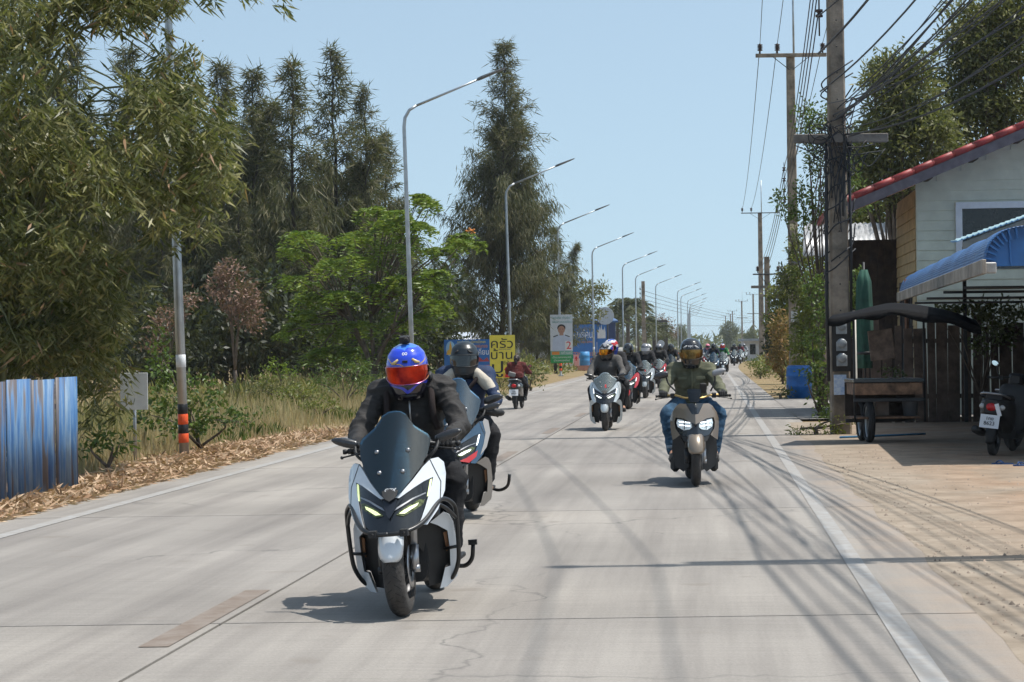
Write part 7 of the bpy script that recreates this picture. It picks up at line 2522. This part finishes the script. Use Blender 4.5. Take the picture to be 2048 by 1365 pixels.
def graphic_helmet(name, stops, dist=0.25, sc_=7.0):
    m, nt, b = _nt(name)
    tc = nt.nodes.new('ShaderNodeTexCoord')
    sep = nt.nodes.new('ShaderNodeSeparateXYZ')
    nt.links.new(tc.outputs['Object'], sep.inputs[0])
    ab = math_n(nt, 'ABSOLUTE', sep.outputs['X'])
    f = math_n(nt, 'ADD', math_n(nt, 'MULTIPLY', sep.outputs['Z'], 3.4), 0.5)
    f = math_n(nt, 'ADD', f, math_n(nt, 'MULTIPLY', ab, -1.1))
    wv = N(nt, 'ShaderNodeTexNoise', Scale=sc_, Detail=1.0)
    nt.links.new(tc.outputs['Object'], wv.inputs['Vector'])
    f = math_n(nt, 'ADD', f, math_n(nt, 'MULTIPLY', math_n(nt, 'SUBTRACT', wv.outputs['Fac'], 0.5), dist))
    r = ramp(nt, f, stops)
    r.color_ramp.interpolation = 'CONSTANT'
    nt.links.new(r.outputs[0], b.inputs['Base Color'])
    b.inputs['Roughness'].default_value = 0.18
    b.inputs['Coat Weight'].default_value = 0.7
    b.inputs['Coat Roughness'].default_value = 0.05
    return m
H_BLUE = graphic_helmet('helmet_blue_graphic', [(0, (0.012, 0.012, 0.018)), (.13, (0.03, 0.05, 0.5)), (.18, (0.012, 0.012, 0.018)), (.3, (0.02, 0.02, 0.1)), (.42, (0.55, 0.05, 0.3)), (.455, (0.03, 0.06, 0.55)), (.62, (0.5, 0.3, 0.02)), (.64, (0.02, 0.06, 0.62)), (.9, (0.05, 0.2, 0.75))], 0.3)
H_RACE = graphic_helmet('helmet_race_graphic', [(0, (0.015, 0.015, 0.018)), (.45, (0.5, 0.03, 0.03)), (.52, (0.02, 0.05, 0.3)), (.62, (0.6, 0.6, 0.62)), (.7, (0.02, 0.02, 0.025)), (.85, (0.3, 0.3, 0.32))], 0.5, 11)
H_RWB = graphic_helmet('helmet_red_white_blue', [(0, (0.02, 0.05, 0.3)), (.4, (0.55, 0.55, 0.58)), (.55, (0.5, 0.03, 0.03)), (.75, (0.6, 0.6, 0.62)), (.88, (0.02, 0.06, 0.35))], 0.4, 9)

# ---- 1: white maxi scooter with crash bars, rider in black
PA = mix_pose(head=(0.0, .875, 1.335), neck=(0, .93, 1.245), sho=(.185, .95, 1.2), elb=(.3, .77, .99), wri=(.265, .52, .93), grip=(.25, .425, .91), chest=(0, .97, 1.08), belly=(0, 1.02, .92))
MA = people_meshes(PA, 1.0, 0.009, 0.014, 1.0, True, 'a', 1.05)
bike1 = sport_scooter('white maxi scooter with black crash bars and smoked windscreen, nearest the camera', crash=True, brand='GPX')
seat_at(bike1, 806, 1233, -ROAD_A - R(1.0), R(-3.8))
r1, pr1 = person('person in a black jacket and blue helmet with red visor on the nearest scooter', MA, cloth('black_jacket', (0.032, 0.03, 0.029), 0.62), cloth('black_trousers', (0.018, 0.018, 0.02)), cloth('black_glove', (0.015, 0.015, 0.016), 0.6), cloth('black_shoe', (0.02, 0.02, 0.02), 0.6))
same(r1, bike1)
h1 = add_helmet(r1, PA['head'], H_BLUE, VIS_RED, 0.2, R(4), pm('oil_slick_trim', (0.6, 0.28, 0.1), 0.2, 0.9, var=0.6, vs=20, col2=(0.3, 0.1, 0.5)), pm('gold_vent', (0.62, 0.48, 0.2), 0.35))
cm = MB()
cm.box((0, -.0, .178), (.06, .045, .042))
cm.lathe([(0, -.03), (.014, -.03), (.016, 0)], 10, 'y', (.012, -.018, .181))
cm.box((0, 0, .153), (.03, .03, .02))
cm.build('action_camera', M_BKPL, h1, bevel=0.005)
ic = MB()
ic.ell((.128, .0, -.05), (.016, .04, .03), 10, 8)
ic.build('intercom', M_BKPL, h1)
lettering('∞', 0.05, W_, h1, (0, -.1, .112), rot=(R(48), 0, 0), name='emblem', w=0.03)
fl = MB()
fl.box((0, -.132, .074), (.03, .012, .012))
fl.build('brow_vent', M_BKPL, h1)
for s in (-1, 1):
    st = MB()
    st.ctube([(s * .1, 1.09, 1.24), (s * .125, .99, 1.285), (s * .13, .865, 1.2), (s * .135, .83, 1.08), (s * .15, .87, .98)], 0.02, 8, 5)
    o = st.build('backpack_strap', cloth('brown_strap', (0.035, 0.026, 0.025)), r1)
zp = MB()
zp.ctube([(.0, .855, 1.2), (.003, .82, 1.1), (0, .84, .98)], 0.005, 6, 4)
zp.build('zip', M_STEEL, r1)
bp_ = MB()
for k in range(5):
    bp_.ell((0, 1.17 + .02 * (k % 2), 1.12 - .05 * k), (.15, .075, .1), 12, 8)
me = fuse(bp_, .016, 3, 'backpack')
o = put('backpack', me, r1)
mat_copy(o, cloth('brown_strap', (0.035, 0.026, 0.025)))

# ---- 2: blue adventure scooter half hidden behind the first
MB_ = people_meshes(POSE, 0.98, 0.012, 0.009, 3.0, True, 'b')
red = paint('red', (0.42, 0.012, 0.014))
bike2 = sport_scooter('dark blue adventure scooter with silver and red trim, half hidden behind the white one', body=paint('night_blue', (0.02, 0.055, 0.1)), screen=M_BLUSCR, lower=paint('warm_silver', (0.36, 0.33, 0.3), 0.3, 0.3), accent=paint('night_blue', (0.02, 0.055, 0.1)), guards=True, screen_top=1.2, lamp=M_LAMPW)
seat_at(bike2, 911, 1044, -ROAD_A, 0, 19.0)
for s in (-1, 1):
    panel('red_flash', [(.06, .52), (.12, .545), (.2, .60), (.19, .55), (.14, .505)], lambda x, z: BODY(x, z) - 0.006, red, bike2, 0.01, s)
    panel('silver_wing', [(.235, .86), (.265, .84), (.285, .74), (.262, .62), (.22, .56), (.24, .65), (.25, .74), (.225, .83)], lambda x, z: BODY(x, z) - 0.004, paint('warm_silver', (0.36, 0.33, 0.3), 0.3, 0.3), bike2, 0.02, s)
mirror_pod(bike2, 1, (.2, .4, .93), (.3, .34, 1.02), 0.16, 0.07)
st = MB()
st.ctube([(.2, .75, .25), (.3, .72, .22), (.38, .68, .26), (.4, .67, .36)], 0.014, 8, 4)
st.build('side_step', M_TUBE, bike2)
M_NAVYJ = cloth('navy_jacket', (0.018, 0.035, 0.085), 0.6)
r2, _ = person('person in a navy, white and grey jacket and plain black helmet behind the nearest rider', MB_, M_NAVYJ, cloth('black_trousers', (0.018, 0.018, 0.02)), cloth('black_glove', (0.015, 0.015, 0.016), 0.6), pm('brown_shoe', (0.2, 0.12, 0.07), 0.6))
same(r2, bike2)
add_helmet(r2, (POSE['head'][0], POSE['head'][1], POSE['head'][2] - .01), H_TEAL, VIS_DARK, 0.08)
CRJ = pm('cream_panel', (0.5, 0.45, 0.37), 0.7, var=0.1, bump=0.2)
for s in (-1, 1):                       # cream chest and shoulder panels, grey collar
    pb = MB()
    capsule(pb, (s * .10, .86, 1.235), (s * .2, .855, 1.14), .05, .062)
    capsule(pb, (s * .2, .86, 1.15), (s * .27, .79, 1.05), .058, .05)
    me = fuse(pb, .012, 2, 'shoulder_panel')
    o = put('shoulder_panel', me, r2)
    mat_copy(o, CRJ)
cb = MB()
cb.lathe([(.085, -.02), (.098, .0), (.095, .055), (.08, .06)], 20, c=(0, .92, 1.235))
cb.build('collar', pm('grey_collar', (0.3, 0.27, 0.24), 0.8), r2).modifiers.new('thickness', 'SOLIDIFY').thickness = 0.008
sb = MB()
sb.ctube([(.15, .9, 1.27), (.1, .81, 1.17), (.0, .8, 1.05), (-.12, .86, .93)], 0.018, 6, 5)
sb.build('bag_strap', cloth('brown_strap', (0.035, 0.026, 0.025)), r2)

# ---- 3: bronze street scooter, rider in a green shirt
PG = mix_pose(head=(0.0, .88, 1.375), sho=(.185, .93, 1.185), elb=(.29, .74, 1.01), wri=(.315, .5, .945), grip=(.31, .425, .935), knee=(.275, .6, .72), ankle=(.215, .55, .335), toe=(.225, .39, .29), neck=(0, .92, 1.25), chest=(0, .95, 1.07))
MG = people_meshes(PG, 1.0, 0.010, 0.011, 6.0, True, 'c', 1.05)
bike3 = street_scooter('bronze-grey street scooter with twin headlamps in the right lane')
seat_at(bike3, 1392, 973, -ROAD_A + R(2.5))
M_GREEN = cloth('sage_green_shirt', (0.13, 0.133, 0.088), 0.9)
r3, _ = person('person in a sage green shirt and jeans with gold visor on the bronze scooter', MG, M_GREEN, cloth('blue_jeans', (0.045, 0.1, 0.17), 0.9, 0.35), cloth('black_glove', (0.015, 0.015, 0.016), 0.6), pm('grey_shoe', (0.12, 0.11, 0.1), 0.7))
same(r3, bike3)
h3 = add_helmet(r3, PG['head'], H_BLACK, VIS_GOLD, 0.1, R(-3), M_BKPL, pm('white_vent', (0.5, 0.5, 0.5), 0.4))
lettering('HJC', 0.03, W_, h3, (0, -.135, .078), rot=(R(62), 0, 0), name='emblem', w=0.055)
for s in (-1, 1):
    pk = MB()
    pk.box((s * .095, .81, 1.1), (.1, .008, .035), rot=(-.25, 0, s * -.35))
    pk.build('pocket_flap', M_GREEN, r3, bevel=0.003)
    co = MB()
    co.add([(s * .012, .84, 1.245), (s * .09, .87, 1.27), (s * .105, .84, 1.215), (s * .035, .815, 1.195)], [(0, 1, 2, 3)])
    co.build('collar', M_GREEN, r3).modifiers.new('thickness', 'SOLIDIFY').thickness = 0.008
    cu = MB()
    w = PG['ankle']
    cu.lathe([(.062, 0), (.072, .0), (.074, .03), (.064, .035)], 16, c=(s * w[0], w[1] + .01, w[2] + .035), closed=True)
    cu.build('jeans_cuff', cloth('pale_denim', (0.2, 0.27, 0.34)), r3)
pl = MB()
pl.ctube([(0, .842, 1.2), (0, .81, 1.1), (0, .83, .98), (0, .85, .9)], 0.012, 6, 4)
pl.build('placket', M_GREEN, r3)
tsh = MB()
tsh.lathe([(.06, 0), (.07, .01), (.066, .03)], 16, c=(0, .9, 1.225))
tsh.build('undershirt', cloth('black_jacket', (0.02, 0.019, 0.019), 0.7), r3)

# ---- the rest of the convoy
LOWR = people_meshes(POSE, 1.0, 0.018, 0.008, 9.0, False, 'd', 1.1)
DK = cloth('charcoal_top', (0.03, 0.03, 0.032), 0.9)
GR = cloth('grey_hoodie', (0.11, 0.105, 0.1), 0.95)
TR = cloth('black_trousers', (0.018, 0.018, 0.02))
SH = cloth('black_shoe', (0.02, 0.02, 0.02), 0.6)
GL = cloth('black_glove', (0.015, 0.015, 0.016), 0.6)
def convoy(px, py, blabel, rlabel, bkw, jacket, shell, visor, rz=None, turn=0.0, trousers=None, Y=None):
    b = sport_scooter(blabel, **bkw)
    seat_at(b, px, py, rz if rz is not None else -ROAD_A, 0, Y)
    r, _ = person(rlabel, LOWR, jacket, trousers or TR, GL, SH)
    same(r, b)
    add_helmet(r, POSE['head'], shell, visor, 0.1, turn)
    return b, r
silver = paint('silver_white', (0.5, 0.55, 0.57), 0.25, 0.2)
b4, r4 = convoy(1211, 862, 'silver-white maxi scooter with clear bubble screen in the left part of the lane', 'person in a dark grey hoodie with orange visor on the silver-white scooter', dict(body=silver, screen=M_CLEAR, lamp=M_LAMPW, screen_top=1.0, decal=paint('red', (0.42, 0.012, 0.014))), GR, H_RACE, VIS_ORANGE, turn=R(-25))
r4b, _ = person('pillion passenger with red, white and blue helmet behind the orange-visored rider', LOWR, DK, TR, GL, SH)
same(r4b, b4)
r4b.location = b4.matrix_basis @ Vector((.06, .42, .06))
add_helmet(r4b, POSE['head'], H_RWB, VIS_DARK, 0.1, R(-30))
convoy(1256, 819, 'red and black scooter behind the silver-white one', 'person all in black with a black helmet on the red scooter', dict(body=red, screen=M_BLUSCR, lamp=M_LAMPW, lower=M_BKGL, accent=red, guards=True), DK, H_BLACK, VIS_DARK)
convoy(1290, 797, 'grey and white maxi scooter with lit headlamps left of the green-shirted rider', 'person in black with a face mask and silver open helmet on the grey scooter', dict(body=paint('grey_white', (0.4, 0.44, 0.46), 0.25, 0.2), screen=M_CLEAR, lamp=M_LAMPW, screen_top=1.05, decal=red), DK, H_SILVER, pm('white_mask', (0.5, 0.5, 0.52), 0.7))
convoy(1318, 777, 'bright red scooter leaning into view beside the grey one', 'person in a dark jacket with black-silver helmet on the bright red scooter', dict(body=red, screen=M_CLEAR, lamp=M_LAMPW, lower=red, accent=red, screen_top=1.0), DK, H_SILVER, VIS_DARK)
convoy(1296, 776, 'dark scooter hidden behind the grey maxi scooter', 'person with a white-topped helmet just behind the masked rider', dict(body=M_BKGL, screen=M_SMOKE), DK, H_WHITE, VIS_DARK)
convoy(1342, 768, 'black scooter half hidden by the green-shirted rider', 'person in black leaning behind the green-shirted rider', dict(body=M_BKGL, screen=M_SMOKE, lamp=M_LAMPY), DK, H_BLACK, VIS_DARK)
convoy(1416, 744, 'red and grey scooter with rider in a pink helmet', 'person with a pink helmet behind the green-shirted rider', dict(body=red, screen=M_CLEAR, lamp=M_LAMPW), cloth('blue_grey_top', (0.12, 0.15, 0.2)), H_PINK, VIS_DARK)
convoy(1428, 753, 'teal-black scooter with blue screen right behind the green-shirted rider', 'person in a dark navy jacket with black helmet behind the green shirt', dict(body=paint('night_blue', (0.02, 0.055, 0.1)), screen=M_BLUSCR, lamp=M_LAMPW, accent=red), cloth('navy_dark', (0.02, 0.025, 0.04)), H_BLACK, VIS_DARK)
convoy(1446, 750, 'black and white scooter with pillion-height screen in the second group', 'person in a green and yellow jersey with a red face cover', dict(body=silver, screen=M_CLEAR, lamp=M_LAMPW, lower=M_BKGL), cloth('green_jersey', (0.03, 0.16, 0.05)), H_RWB, paint('red', (0.42, 0.012, 0.014)))
convoy(1469, 732, 'dark motorbike with two yellow-white headlamps', 'person in dark clothes on the bike with yellow-white headlamps', dict(body=M_BKGL, screen=M_CLEAR, lamp=M_LAMPW), DK, H_BLACK, VIS_DARK)
convoy(1481, 728, 'white-lamped scooter second from the end of the convoy', 'person in a maroon top, second from the end of the convoy', dict(body=silver, screen=M_CLEAR, lamp=M_LAMPW), cloth('maroon', (0.12, 0.02, 0.03)), H_BLACK, VIS_DARK)
convoy(1489, 724, 'last scooter visible at the far end of the convoy', 'person in a pale grey jacket, last of the convoy', dict(body=paint('grey_white', (0.4, 0.44, 0.46), 0.25, 0.2), screen=M_CLEAR, lamp=M_LAMPW), cloth('pale_grey', (0.25, 0.27, 0.29)), H_SILVER, VIS_DARK)

# ---- woman riding away on the left
PW = mix_pose(hip=(.1, .98, .82), belly=(0, 1.0, .92), chest=(0, .95, 1.07), sho=(.17, .93, 1.17), neck=(0, .93, 1.23), head=(0, .91, 1.33), elb=(.28, .72, 1.0), wri=(.3, .42, .97), grip=(.29, .31, .955), knee=(.2, .52, .6), ankle=(.15, .5, .36), toe=(.15, .36, .32))
MW = people_meshes(PW, 1.15, 0.018, 0.008, 12.0, False, 'e', 1.2)
bk = step_scooter('black step-through scooter ridden away from the camera on the left lane', paint('black', (0.015, 0.015, 0.017)), '1กธ4829')
q = P(1037, 816, 56)
bk.location = (q.x + .08, 54.8, 0)
bk.scale = (.88, .88, .88)
bk.rotation_euler = (0, 0, PI - ROAD_A - R(3))
rw, _ = person('person in a maroon top with tied dark hair riding away from the camera', MW, cloth('maroon_shirt', (0.12, 0.03, 0.028), 0.9), cloth('dark_skirt', (0.025, 0.025, 0.028)), M_SKIN, SH, group='people')
same(rw, bk)
rw.scale = bk.scale
hr = MB()
hr.ell((0, .935, 1.36), (.088, .1, .105), 14, 10)
hr.ell((0, 1.03, 1.35), (.045, .05, .05), 10, 8)
hr.ell((0, 1.05, 1.27), (.035, .035, .09), 10, 8)
me = fuse(hr, .012, 2, 'hair', .004, 14)
o = put('hair', me, rw)
mat_copy(o, pm('dark_hair', (0.025, 0.015, 0.012), 0.5, var=0.4, vs=30))
bg = MB()
bg.box((.1, 1.16, .93), (.2, .07, .13), rot=(0, -.3, .3))
bgo = bg.build('shoulder_bag', pm('grey_bag', (0.22, 0.21, 0.2), 0.7), None, bk.location, bk.rotation_euler, bevel=0.02)
bgo.scale = bk.scale
tag(bgo, 'small grey shoulder bag on the back of the person riding away', 'bag')

# ---- parked motorbike at the right edge, tail towards the road, and a second one deeper in the shade
pk = step_scooter('black parked motorbike under the awning, number plate facing the road', M_BKPL, '1กย8623', group='parked motorbikes', cat='motorbike')
q = G(1985, 912)
rzp = PI - R(24)
pk.rotation_euler = (0, R(-6), rzp)
pk.location = Vector((q.x, q.y, 0)) - Matrix.Rotation(rzp, 3, 'Z') @ Vector((0, 1.22, 0))
wp = MB()
wp.box((-.09, 1.56, .6), (.05, .02, .16), rot=(0, .35, 0))
wp.build('side_panel', W_, pk)
pk2 = dup(pk, (q.x + 1.4, q.y + 2.6, 0), PI - R(40), 'black parked motorbike deeper in the awning shade')

# ================================================================== HAZE
hz = MB()
hz.box((0, 1500, 9.0), (1900, 3080, 20.4))
hm = bpy.data.materials.new('humid_air')
hm.use_nodes = True
hm.node_tree.nodes.clear()
ho = hm.node_tree.nodes.new('ShaderNodeOutputMaterial')
hv = hm.node_tree.nodes.new('ShaderNodeVolumePrincipled')
hv.inputs['Color'].default_value = (0.8, 0.88, 0.95, 1)
hv.inputs['Density'].default_value = 0.0002
hm.node_tree.links.new(hv.outputs[0], ho.inputs['Volume'])
haze = hz.build('haze', hm)
tag(haze, 'thin humid haze over the far end of the road', 'haze', kind='stuff')
